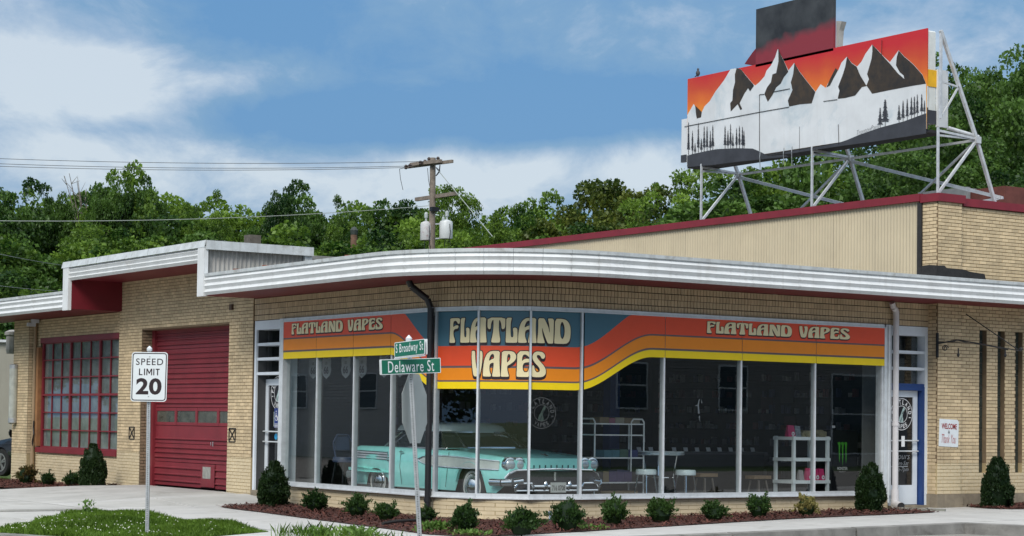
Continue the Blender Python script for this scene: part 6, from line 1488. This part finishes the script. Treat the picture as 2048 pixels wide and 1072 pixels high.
for x_, w_, ch in ((-.108, .046, 'L'), (-.060, .014, 'I'), (.0, .074, 'M'), (.058, .014, 'I'), (.106, .050, 'T')):
    g2 = {'L': [(0, 0), (0, 1), (.3, 1), (.3, .16), (1, .16), (1, 0)], 'I': [(0, 0), (0, 1), (1, 1), (1, 0)], 'T': [(.36, 0), (.36, .84), (0, .84), (0, 1), (1, 1), (1, .84), (.64, .84), (.64, 0)], 'M': [(0, 0), (0, 1), (.22, 1), (.5, .48), (.78, 1), (1, 1), (1, 0), (.82, 0), (.82, .70), (.56, .22), (.44, .22), (.18, .70), (.18, 0)]}[ch]
    mb.poly([C0+nr*.001+ex*(x_+(a-.5)*w_)+ez*(.060+(b-.5)*.082) for a, b in g2])
for s_, z, wd_, h, of in (('SPEED', .185, .345, .082, .006), ('20', -.118, .325, .205, .035)): put_flat(mb, fit_text(s_, wd_, h, of, 0, 1.15 if h < .1 else 1.05), C0+nr*.001+ez*z, ex, ez)
for z in (.245, -.245): mb.lathe(C0+ez*z, [(.008, 0), (.008, .004)], n=8)
mb.build('sign_legend', INK, sp)
t = thing('street_name_sign', 'leaning perforated post with two green street name blades and the back of an octagonal sign', 'sign', (-5.1, -6.48, 0))
b0, b1 = Vector((-5.12, -6.483, .0)), Vector((-5.302, -6.466, 2.33))
post('post', t, b0, b1, .045)
d = (b1-b0).normalized()
mb = MB(); mb.lathe(b1+Vector((0, 0, .0)), [(.034, -.05), (.034, 0), (.036, .01), (.006, .045)], n=8); mb.build('post_cap', ALU, t)
GREEN = pm('street_sign_green', (.008, .14, .085), .4, var=.06); SIGNW = pm('sign_white_legend', (.72, .75, .76), .4, var=.02)
def blade(L_, R_, h, txt, wd_, hh, lab, back=None):
    L_, R_ = Vector(L_), Vector(R_); e_x = (R_-L_); w_ = e_x.length; e_x.normalize(); e_z = Vector((0, 0, 1)); nr_ = e_z.cross(e_x); nr_ = -nr_ if nr_.dot(fwd) > 0 else nr_
    e_z = e_x.cross(nr_); e_z = e_z if e_z.z > 0 else -e_z
    c = (L_+R_)/2; mb = MB(); mb.prism([c+e_x*x+e_z*z for x, z in rrect(w_, h, .01, 2)], -nr_*.002); s_ = mb.build('street_name_blade', SIGNW, t, label=None) if False else mb.build('street_name_blade', SIGNW, t)
    mb = MB(); mb.add([c+nr_*.001+e_x*x+e_z*z for x, z in rrect(w_-.018, h-.014, .006, 2)], [tuple(range(12))]); mb.build('green_field', GREEN, s_)
    mb = MB(); put_flat(mb, fit_text(txt, wd_ or w_*.9, hh, .004, 0, 1.12), c+nr_*.002, e_x, e_z); mb.build('street_name', SIGNW, s_)
    mb = MB(); mb.prism([c+e_x*x+e_z*z-nr_*.03 for x, z in rrect(w_, h, .01, 2)], -nr_*.002); mb.build('rear_blade', SIGNW, t)
def pt(px, py, D): return at(px, py, D)
blade(pt(762, 734.5, 20.20), pt(881.5, 730.5, 20.60), .158, 'Delaware St', .555, .118, 'Delaware')
blade(pt(789, 700.5, 20.42), pt(849.5, 693, 19.90), .158, 'S Broadway St', 0, .118, 'Broadway')
mb = MB(); mb.bar(b1-d*.30, b1-d*.02, .02); mb.bar(pt(789, 717, 20.42), pt(850, 711, 19.92), .012); mb.build('bracket', ALU, t)
# octagon seen from behind
cO = pt(829, 817, 20.75); exo = (Matrix.Rotation(R(72), 3, 'Z') @ Vector((rgt.x, rgt.y, 0))).normalized(); tl = Vector((-.0, 0, 1))+ex*-.03
mb = MB(); ro = .365/math.cos(R(22.5))
nro = exo.cross(tl).normalized()
mb.prism([cO+exo*ro*math.cos(R(22.5+45*i))+tl*ro*math.sin(R(22.5+45*i)) for i in range(8)], nro*.003); mb.build('octagon_back', pm('bare_aluminium_back', (.40, .43, .41), .5, metal=.2, var=.06), t)

# ================================================================== utility poles and wires
t = thing('utility_pole', 'weathered wooden utility pole with two crossarms and two transformers', 'utility pole', (21.06, 35.48, -.2))
pb = Vector((21.06, 35.48, 0)); top = 10.83
mb = MB(); mb.tube((pb.x+.02, pb.y, -.2), (pb.x-.04, pb.y, top), .145, .105, n=12); mb.build('pole_shaft', WOOD, t, smooth=True)
def P(px, py, D=70): return at(px, py, D)
arm1, arm2 = P(815, 334, 71.0), P(905, 322.5, 69.0)
mb = MB(); mb.bar(arm1, arm2, .09, .11); mb.bar(P(822, 329, 70.6), P(882, 322, 69.3), .11, .12); mb.build('upper_crossarm', WOOD, t)
mb = MB(); mb.bar(P(832, 399, 71), P(912, 387, 69), .11, .13); mb.build('lower_crossarm', WOOD, t)
INS = pm('brown_insulator', (.05, .035, .03), .3)
for px, py in ((812, 336), (820, 334), (841, 328), (850, 326), (858, 321), (876, 320)):
    c = P(px, py-2); mb = MB(); mb.lathe(c, [(.03, -.08), (.07, -.05), (.05, -.01), (.075, .02), (.04, .08)], n=8); mb.build('insulator', INS, t)
mb = MB(); mb.path([P(872, 335), P(880, 342), P(874, 350)], .02, n=5); mb.path([P(880, 330), P(879, 342), P(872, 352)], .02, n=5); mb.box(pb.x-.2, pb.x+.1, pb.y-.25, pb.y-.1, 8.9, 9.05); mb.build('brace', BLACK, t)
for k, (px, m, lab) in enumerate(((852, pm('rust_blotched_white_can', (.50, .50, .50), .5, var=.05, patch=(1.0, 8.0, (.20, .03, .035))), 'white transformer blotched with rust, left of the pole'), (892, pm('clean_white_can', (.58, .60, .60), .4, var=.05), 'clean white transformer, right of the pole'))):
    c = P(px, 463-(3 if k else 0)); rr = .205 if not k else .24
    mb = MB(); mb.lathe(c, [(rr*.96, -.32), (rr, -.30), (rr, .26), (rr*.9, .31), (.06, .37)], n=18); o = mb.build('transformer', m, t, smooth=True); o['label'] = lab
    mb = MB(); mb.lathe(c+Vector((.03*k, 0, .37)), [(.035, 0), (.035, .10), (.07, .12), (.07, .26), (.04, .32)], n=10); mb.lathe(c+Vector((-.15 if k else .17, -.05, .30)), [(.05, 0), (.05, .14), (.02, .16)], n=8); mb.build('bushing', pm('grey_porcelain', (.42, .46, .46), .3), o)
    mb = MB(); mb.path([c+Vector((0, -rr, .2)), c+Vector((.02, -rr-.02, -.1)), c+Vector((.0, -rr, -.35)), c+Vector((.1, -rr, -.7))], .012, n=5); mb.path([c+Vector((-.1, -.1, -.3)), c+Vector((-.12, -.1, -.65))], .012, n=5); mb.build('lead_wire', BLACK, o)
mb = MB(); mb.bar(P(853, 449), P(892, 447), .05); mb.bar(P(855, 478), P(892, 476), .05); mb.build('transformer_bracket', GALV, t)
WIRE = pm('dark_wire', (.05, .05, .05), .6)
def wire(p, q, sag, lab, r=.011, m=WIRE, n=26, grp='overhead wires'):
    pts = []
    for i in range(n+1):
        u = i/n; c = p.lerp(q, u); c.z -= sag*4*u*(1-u); pts.append(c)
    mb = MB(); mb.path(pts, r, n=4, mi=0); o = mb.build('overhead_wire', m); tag(o, lab, 'wire', grp)
wire(P(858, 322.5), P(-420, 296, 66), .25, 'uppermost of the three thin wires running left from the pole top')
wire(P(820, 332), P(-420, 306, 66), .25, 'middle one of the three thin wires running left from the pole top')
wire(P(812, 335), P(-420, 312, 66), .25, 'lowest of the three thin wires running left from the pole top')
wire(P(864, 411), P(-400, 430, 62), .35, 'pale single wire running left from below the lower crossarm', r=.014, m=pm('pale_wire', (.30, .33, .30), .6))
wire(P(874, 338), P(985, 473, 66), .0, 'pale guy wire slanting down right from the pole', r=.014, m=pm('pale_wire', (.30, .33, .30), .6))
wire(P(-60, 494, 60), P(300, 542, 75), .2, 'faint wire entering low at the left edge before the trees', r=.010, m=pm('pale_wire', (.30, .33, .30), .6))
wire(P(-60, 563, 60), P(300, 578, 75), .2, 'faint lower wire just above the left canopy', r=.008, m=pm('pale_wire', (.30, .33, .30), .6))
mb = MB(); mb.path([P(799, 338), P(801, 358), P(806, 380)], .01, n=4); mb.path([P(855, 336), P(857, 360), P(860, 376)], .01, n=4); mb.build('drop_wire', WIRE, t)
wire(P(799, 338), P(812, 335), .0, 'short jumper wire at the left tip of the upper crossarm')
t = thing('utility_pole', 'short wooden pole stub among the trees left of the transformers', 'utility pole', (13.3, 30.0, 0))
c = P(708, 465, 85); mb = MB(); mb.tube((c.x, c.y, 0), (c.x, c.y, c.z), .16, .14, n=10); mb.build('pole_shaft', pm('red_brown_pole', (.15, .085, .055), .9, var=.3, streak=.4), t, smooth=True)
mb = MB(); mb.lathe((c.x, c.y, c.z), [(.15, -.1), (.17, .1), (.10, .2), (.03, .25)], n=10); mb.build('pole_cap', pm('dark_cap', (.03, .04, .035), .6), t)
t = thing('chimney', 'small dark brick chimney stub on the roof behind the upper canopy', 'chimney', (4.0, 11.5, 4.4))
c = at(505, 478, 37.5); mb = MB(); mb.box(c.x-.12, c.x+.12, c.y-.12, c.y-.06, 4.4, c.z+.07); mb.box(c.x-.12, c.x+.12, c.y+.06, c.y+.12, 4.4, c.z+.07); mb.box(c.x-.12, c.x-.05, c.y-.06, c.y+.06, 4.4, c.z+.07); mb.box(c.x+.05, c.x+.12, c.y-.06, c.y+.06, 4.4, c.z+.07); mb.build('chimney_stack', pm('sooty_block', (.10, .09, .075), .9, var=.3, scale=10), t)

# ================================================================== trees
def crown_mesh(seed, n, Rr=4.2, H=5.2, nb=120, leaf=.20, br=(.32, 1.05), mat=None):
    rg = np.random.default_rng(seed)
    d = rg.normal(0, 1, (nb, 3)); d /= np.linalg.norm(d, axis=1)[:, None]; d[:, 2] = d[:, 2]*.9+.1
    q5 = rg.normal(0, 1, (7, 3)); lump = .86+.30*np.tanh((d@q5.T).max(1)-1.2); c = d*(rg.uniform(.25, 1.0, nb)**.6*lump)[:, None]*np.array([Rr, Rr, H]); rad = rg.uniform(*br, nb)*np.interp(np.linalg.norm(c/np.array([Rr, Rr, H]), axis=1), [0, 1], [1.5, .75])
    btone = rg.normal(0, .17, nb); b = rg.choice(nb, n, p=rad**2/np.sum(rad**2)); q = rg.normal(0, 1, (n, 3)); q /= np.linalg.norm(q, axis=1)[:, None]
    q[:, 2] = np.abs(q[:, 2])*np.where(rg.random(n) < .75, 1, -1)
    P = c[b]+q*(rad[b]*rg.uniform(.55, 1.08, n))[:, None]*np.array([1, 1, .75])
    Nn = q*.7; Nn[:, 2] -= .15
    me = leaf_cloud('crown', P, Nn, leaf, mat, seed, elong=1.5, jit=.7)
    tt = np.clip(rg.normal(.5, .18, n)+btone[b], 0, 1); me.attributes['tone'].data.foreach_set('value', tt.astype(np.float32)); return me
LT = leafmat('tree_leaves_mid', (.018, .06, .007), (.19, .31, .04), .4)
LT2 = leafmat('tree_leaves_dark', (.010, .038, .008), (.10, .19, .032), .35)
LT3 = leafmat('tree_leaves_olive', (.03, .06, .010), (.19, .22, .035), .35)
trk = MB(); trk.tube((0, 0, 0), (.1, 0, 4), .30, .2, n=10); trk.tube((.1, 0, 4), (.3, .1, 8.5), .2, .08, n=8)
for i in range(9):
    a = i*2.4; z = 3+i*.55; trk.tube((.1, 0, z), (math.cos(a)*2.6, math.sin(a)*2.6, z+2.2), .11, .03, n=6); trk.tube((math.cos(a)*1.3, math.sin(a)*1.3, z+1.1), (math.cos(a+.6)*2.9, math.sin(a+.6)*2.9, z+1.6), .05, .02, n=5)
trunk_me = trk.build('trunk', BARK, link=False, smooth=True)
crs = {'mid': [crown_mesh(400+i, 26000, leaf=.155, mat=LT) for i in range(3)], 'dark': [crown_mesh(410+i, 26000, leaf=.155, mat=LT2) for i in range(2)], 'olive': [crown_mesh(420, 26000, leaf=.155, mat=LT3)],
       'fine': [crown_mesh(430, 64000, leaf=.085, nb=170, br=(.3, .85), mat=LT2)], 'near': [crown_mesh(440+i, 50000, leaf=.10, nb=140, br=(.3, .9), mat=LT) for i in range(2)]}
tri = [0]; _mz = {}
def tree(px, py, D, kind, label, rx=1.0, rz=1.0, group='trees in the wood behind the shop', lift=0):
    p = at(px, py, D); k = tri[0]; tri[0] += 1; mesh = crs[kind][k % len(crs[kind])]
    ctop = max(v.co.z for v in mesh.vertices)*rz if mesh.name not in _mz else _mz[mesh.name]*rz; _mz.setdefault(mesh.name, ctop/rz); zc = p.z-ctop
    t = thing('broadleaf_tree', label, 'tree', (p.x, p.y, -.2), (k*1.7) % 6.28, group)
    part('crown', mesh, t, loc=(0, 0, zc+.2), sc=(rx, rx, rz)); tk = part('trunk', trunk_me, t, sc=(rx*.75, rx*.75, max(.25, (zc+.6)/8.5)))
DESC = {'mid': 'leafy mid green tree', 'dark': 'dense dark green tree', 'olive': 'olive tinged tree', 'fine': 'large fine leaved tree', 'near': 'leafy green tree'}
sky_ = [(-60, 350, 92, 'dark', .9, 1.1), (-5, 352, 88, 'dark', .62, .8), (60, 378, 95, 'mid', .9, 1.0), (150, 374, 97, 'mid', .9, 1.0), (235, 322, 90, 'mid', .62, 1.1), (262, 345, 89, 'dark', .3, .8), (206, 352, 88, 'dark', .28, .7), (120, 366, 90, 'dark', .32, .7), (420, 380, 88, 'near', .35, .7), (560, 362, 89, 'dark', .3, .7), (700, 384, 90, 'near', .35, .7), (288, 352, 92, 'dark', .5, .9), (370, 388, 95, 'mid', .95, .95), (455, 385, 96, 'mid', .9, .95), (540, 378, 94, 'mid', .7, .95), (592, 363, 93, 'dark', .6, .95), (665, 392, 95, 'mid', .9, .95), (745, 398, 96, 'mid', .85, .9), (820, 385, 94, 'dark', .7, .9), (905, 366, 84, 'near', .62, .9), (975, 398, 86, 'near', .62, .85), (1040, 405, 92, 'mid', .8, .85),
        (1095, 382, 90, 'mid', .65, .9), (1165, 356, 85, 'olive', .75, .95), (1245, 354, 83, 'olive', .8, .95), (1315, 372, 80, 'olive', .8, .9), (1385, 348, 62, 'near', .62, .8), (1455, 330, 60, 'near', .75, .85), (1560, 310, 66, 'dark', .95, .95), (1650, 290, 62, 'near', .8, .95), (1745, 285, 58, 'dark', .8, .95), (1835, 290, 60, 'near', .8, .95)]
ORD = ['first', 'second', 'third', 'fourth', 'fifth', 'sixth', 'seventh', 'eighth', 'ninth', 'tenth', 'eleventh', 'twelfth', 'thirteenth', 'fourteenth', 'fifteenth', 'sixteenth', 'seventeenth', 'eighteenth', 'nineteenth', 'twentieth', 'twenty first', 'twenty second', 'twenty third', 'twenty fourth', 'twenty fifth', 'twenty sixth']
lefts = sorted([q for q in sky_ if q[0] < 865], key=lambda q: -q[0]); rights = sorted([q for q in sky_ if q[0] >= 865], key=lambda q: q[0])
for (px, py, D, kind, rx, rz) in sky_:
    q = (px, py, D, kind, rx, rz)
    where = ORD[lefts.index(q)]+' crown left of the utility pole' if q in lefts else ORD[rights.index(q)]+' crown right of the utility pole'
    tree(px, py, D, kind, DESC[kind]+' on the skyline, '+where, rx, rz)
for i in range(17):
    px = -70+i*88; tree(px, 438+((i*37) % 5)*9, 76+((i*13) % 4)*2, ['mid', 'dark', 'mid', 'near'][i % 4], DESC[['mid', 'dark', 'mid', 'near'][i % 4]]+' in the front row of the wood, '+ORD[i]+' from the left', .85, .8, group='front row of the wood')
for i in range(9): tree(-90+i*110, 540+(i % 3)*10, 66+(i % 2)*3, ['dark', 'mid'][i % 2], 'low undergrowth tree just above the canopy, '+ORD[i]+' from the left', .8, .62, group='undergrowth trees')
tree(1960, 112, 50, 'fine', 'very large fine leaved tree filling the right edge behind the brick wall', .82, 1.05, None)
tree(2065, 118, 52, 'fine', 'large fine leaved tree cut off by the right edge', .8, 1.05, None)
tree(1925, 112, 58, 'fine', 'fine leaved tree between the billboard end and the largest tree', .75, 1.0, None)
tree(1895, 190, 54, 'fine', 'fine leaved tree directly behind the right end of the billboard', .55, .9, None)
tree(1990, 290, 47, 'fine', 'lower fine leaved tree above the right parapet', .8, .7, None)
for i in range(5): tree(1420+i*100, 372, 54+i % 2*4, 'dark', 'dark low tree seen through the billboard struts, '+ORD[i]+' from the left', .8, .6, group='trees seen through the billboard frame')
mb = MB(); rg = random.Random(3); c = at(180, 400, 91)
for i in range(14):
    a = rg.uniform(0, 6.28); p0 = Vector((c.x, c.y, 8.5)); p1 = c+Vector((math.cos(a)*rg.uniform(.3, 1.6), math.sin(a)*rg.uniform(.3, 1.6), rg.uniform(-.5, 1.2))); mb.tube(p0, p1, .05, .012, n=5)
    for k in range(3): q = p0.lerp(p1, rg.uniform(.5, .95)); mb.tube(q, q+Vector((rg.uniform(-.5, .5), rg.uniform(-.5, .5), rg.uniform(.1, .7))), .018, .006, n=4)
mb.tube((c.x, c.y, 0), (c.x, c.y, 8.6), .16, .1, n=8)
t = thing('dead_tree', 'bare grey dead tree tangle left of the tallest tree', 'tree', (c.x, c.y, 0)); mb.build('branches', pm('grey_dead_wood', (.17, .15, .125), .9, var=.3), t)

# ================================================================== neighbours
STUC = pm('beige_stucco', (.36, .34, .28), .85, var=.08, scale=1, streak=.15)
def sided_house(name, label, x0, x1, y0, y1, h, wall_m, openings, face):
    t = thing(name, label, 'house', ((x0+x1)/2, (y0+y1)/2, 0))
    mb = MB(); mb.box(x0+.02, x1-.02, y0+.02, y1-.02, -.2, h); mb.build('wall', wall_m, t)
    mb = MB(); n = int(h/.13)
    for k in range(n):
        z = .1+k*.13
        if face == 'x': mb.add([(x1, y0, z), (x1, y1, z), (x1-.018, y1, z+.13), (x1-.018, y0, z+.13)], [(0, 1, 2, 3)]); mb.add([(x1, y0, z), (x1, y1, z), (x1-.02, y1, z), (x1-.02, y0, z)], [(0, 1, 2, 3)])
        else: mb.add([(x0, y1, z), (x1, y1, z), (x1, y1-.018, z+.13), (x0, y1-.018, z+.13)], [(0, 1, 2, 3)]); mb.add([(x0, y1, z), (x1, y1, z), (x1, y1-.02, z), (x0, y1-.02, z)], [(0, 1, 2, 3)])
    mb.build('siding', wall_m, t)
    for a, b, z0, z1 in openings:
        mb = MB(); g_ = MB()
        if face == 'x':
            mb.box(x1-.01, x1+.05, a, b, z0, z1); g_.box(x1+.045, x1+.056, a+.07, (a+b)/2-.02 if False else b-.07, z0+.07, (z0+z1)/2-.03); g_.box(x1+.045, x1+.056, a+.07, b-.07, (z0+z1)/2+.03, z1-.07)
        else:
            mb.box(a, b, y1-.01, y1+.05, z0, z1); g_.box(a+.07, b-.07, y1+.045, y1+.056, z0+.07, (z0+z1)/2-.03); g_.box(a+.07, b-.07, y1+.045, y1+.056, (z0+z1)/2+.03, z1-.07)
        w_ = mb.build('window', WPAINT, t); g_.build('pane', DGL, w_)
    mb = MB(); xm, ym = (x0+x1)/2, (y0+y1)/2
    if face == 'x': mb.prism([(x0-.4, y0-.4, h), (x1+.4, y0-.4, h), (xm, y0-.4, h+2.2)], (0, y1-y0+.8, 0))
    else: mb.prism([(x0-.4, y0-.4, h), (x0-.4, y1+.4, h), (x0-.4, ym, h+2.2)], (x1-x0+.8, 0, 0))
    mb.build('roof', pm('dark_shingle', (.07, .07, .075), .9, var=.2), t)
    return t
SID = pm('grey_siding', (.50, .52, .54), .7, var=.06); SID2 = pm('dark_siding', (.24, .245, .25), .7, var=.06)
sided_house('sided_house', 'grey clapboard house across the side street, outside the frame to the left', -36, -26, 18, 34, 3.4, SID, [(20, 21.2, 1.4, 2.7), (24, 25.2, 1.4, 2.7), (29, 30.2, 1.4, 2.7)], 'x')
sided_house('sided_house', 'low pale clapboard house further along the side street, outside the frame', -36, -25, 37, 66, 4.6, SID, [(40, 41.4, 1.9, 3.4), (46, 47.4, 1.9, 3.4), (52, 53.4, 1.9, 3.4), (60, 61.4, 1.9, 3.4)], 'x')
sided_house('sided_house', 'dark clapboard house across the front street, outside the frame to the right', 8, 24, -46, -36, 5.0, SID2, [(10, 11.5, 1.8, 3.6), (14, 15.5, 1.8, 3.6), (18, 21, .3, 3.6)], 'y')
sided_house('sided_house', 'second dark clapboard house across the front street, outside the frame', 27, 50, -46, -35, 5.5, SID2, [(29, 30.5, 2, 3.8), (34, 35.5, 2, 3.8), (40, 43, .3, 3.6)], 'y')
ORD2 = ORD  # unseen trees added to hide the bright horizon from the window reflections
for i, (x, y, z) in enumerate(((-42, 26, 11), (-44, 38, 12), (-43, 52, 12), (-42, 66, 11), (-40, 12, 10), (-44, 0, 11), (-40, 76, 12), (-38, 88, 12), (-36, 100, 12), (-34, 112, 12), (-30, 124, 12), (-26, 136, 12), (-40, 94, 9), (-34, 120, 9), (4, -52, 12), (16, -52, 13), (27, -51, 12), (39, -52, 13), (52, -50, 12), (62, -46, 12))):
    t = thing('broadleaf_tree', ORD2[i]+' added unseen tree behind the houses across the road, darkening the window reflections', 'tree', (x, y, 0), i*1.3, 'added unseen trees that darken the window reflections')
    part('crown', crs['dark'][i % 2], t, loc=(0, 0, z-6), sc=(1.25, 1.25, 1.05)); part('trunk', trunk_me, t)
c0, c1 = at(-60, 800, 60), at(44, 800, 52)
t = thing('neighbour_building', 'plain beige flat roofed building beyond the left corner of the shop', 'building', (c0.x, c0.y, 0))
mb = MB(); dx_ = Vector((0.0, 1, 0)); zt_ = at(20, 686, 55).z
mb.box(-1.6, 8, 29.0, 40, -.2, zt_); mb.build('wall', STUC, t)
mb = MB(); mb.box(-1.65, 8, 28.9, 40, zt_, zt_+.07); mb.build('roof_edge', WHITE, t)
mb = MB(); q = at(30, 672, 50); mb.lathe((q.x, q.y, q.z-.45), [(.2, 0), (.22, .1), (.22, .45), (.26, .47), (.26, .55), (.14, .6)], n=12); mb.build('roof_vent', GREYCOR, t)

def suv(x, y, rz, paint, lab, loc_z=-.1, L_=4.5):
    T = thing('parked_suv', lab, 'car', (x, y, loc_z), rz)
    w0 = .90; xs = [-2.2, -2.1, -1.85, -1.5, -1.3, -1.1, -.8, -.4, 0, .4, .8, 1.05, 1.25, 1.45, 1.65, 1.85, 2.1, 2.22]
    xs = sorted(set(xs+[-1.38+.36*math.cos(a) for a in (.3, .8, 1.57, 2.3, 2.8)]+[1.38+.36*math.cos(a) for a in (.3, .8, 1.57, 2.3, 2.8)]))
    rings = []
    for xx in xs:
        w_ = w0-(.12 if abs(xx) > 2.15 else .05 if abs(xx) > 1.9 else 0); hb = lerp_tab([(-2.22, .85), (-2.0, 1.02), (.7, 1.0), (1.0, 1.0), (1.9, .88), (2.22, .68)], xx); zb = .28
        for xw in (-1.38, 1.38):
            dx = abs(xx-xw)
            if dx < .40: zb = max(zb, .32+math.sqrt(.16-dx*dx))
        half = [(w_-.04, zb), (w_, max(.5, zb+.02)), (w_, max(.72, zb+.03)), (w_-.04, hb-.03), (w_-.16, hb), (0, hb+.02)]
        rings.append([(xx, -a, b) for a, b in half]+[(xx, a, b) for a, b in half[-2::-1]])
    mb = MB(); loft(mb, rings); mb.add(rings[0], [tuple(range(len(rings[0])))]); mb.add(rings[-1], [tuple(range(len(rings[-1])))]); mb.build('body', paint, T, smooth=True, world=False)
    base = [(-2.05, .72), (-1.6, .80), (.7, .82), (1.0, .6)]; tp = [(-1.75, .55), (-1.4, .62), (.1, .63), (.3, .5)]
    lo = lambda pl, z: [(a, -b, z) for a, b in pl]+[(a, b, z) for a, b in pl[::-1]]
    mb = MB(); loft(mb, [lo(base, 1.0), lo(tp, 1.52)], closed=True); mb.build('windows', DGL, T, world=False)
    mb = MB(); loft(mb, [lo([(a*1.02, b*1.05) for a, b in tp], 1.50), lo(tp, 1.58), lo([(a*.8, b*.6) for a, b in tp], 1.62)], closed=True); mb.poly(lo([(a*.8, b*.6) for a, b in tp], 1.62)); mb.build('roof', paint, T, smooth=True, world=False)
    mb = MB(); mb.box(-2.0, 2.0, -.7, .7, .22, .7); mb.build('underbody', BLACKM, T, world=False)
    for xx in (-1.38, 1.38):
        for yy, sd in ((-.79, -1), (.79, 1)): wheel(T, xx, yy, r=.35, wd=.2, side=sd, ww=False, spokes=True)
    for sg in (-1, 1):
        mb = MB(); mb.prism([(.62, sg*.92, 1.02), (.62, sg*1.10, 1.02), (.62, sg*1.12, 1.16), (.62, sg*.94, 1.16)], (.12, 0, 0)); mb.build('mirror', BLACK, T, world=False, bevel=.03)
        mb = MB(); mb.prism([(2.0, sg*.62, .74), (1.75, sg*.87, .80), (1.78, sg*.88, .68), (2.16, sg*.62, .64)], (0, 0, .05)); mb.build('headlight', LENS, T, world=False)
        mb = MB(); mb.box(-.02, .0, min(sg*.905, sg*.91), max(sg*.905, sg*.91), .4, .98); mb.box(-.3, -.14, min(sg*.9, sg*.92), max(sg*.9, sg*.92), .86, .89); mb.build('door_handle', BLACK, T, world=False)
        mb = MB(); mb.bar((.72, sg*.80, 1.0), (.12, sg*.62, 1.5), .06); mb.bar((-.5, sg*.815, 1.0), (-.45, sg*.63, 1.5), .06); mb.build('pillar', paint, T, world=False)
p = at(12, 925, 41.0)
suv(2.6, 23.2, R(103), pm('dark_navy_suv_paint', (.012, .015, .022), .2, coat=.8), 'dark parked SUV partly hidden by the left brick pilaster', loc_z=-.08)
suv(4.9, 26.4, R(103), pm('white_suv_paint', (.62, .66, .70), .25, coat=.8), 'white parked SUV behind the dark one at the left edge', loc_z=.05)
suv(-22.0, 31.5, R(90), pm('blue_suv_paint', (.015, .06, .16), .25, coat=.8), 'blue parked SUV across the side street, outside the frame', loc_z=-.1)
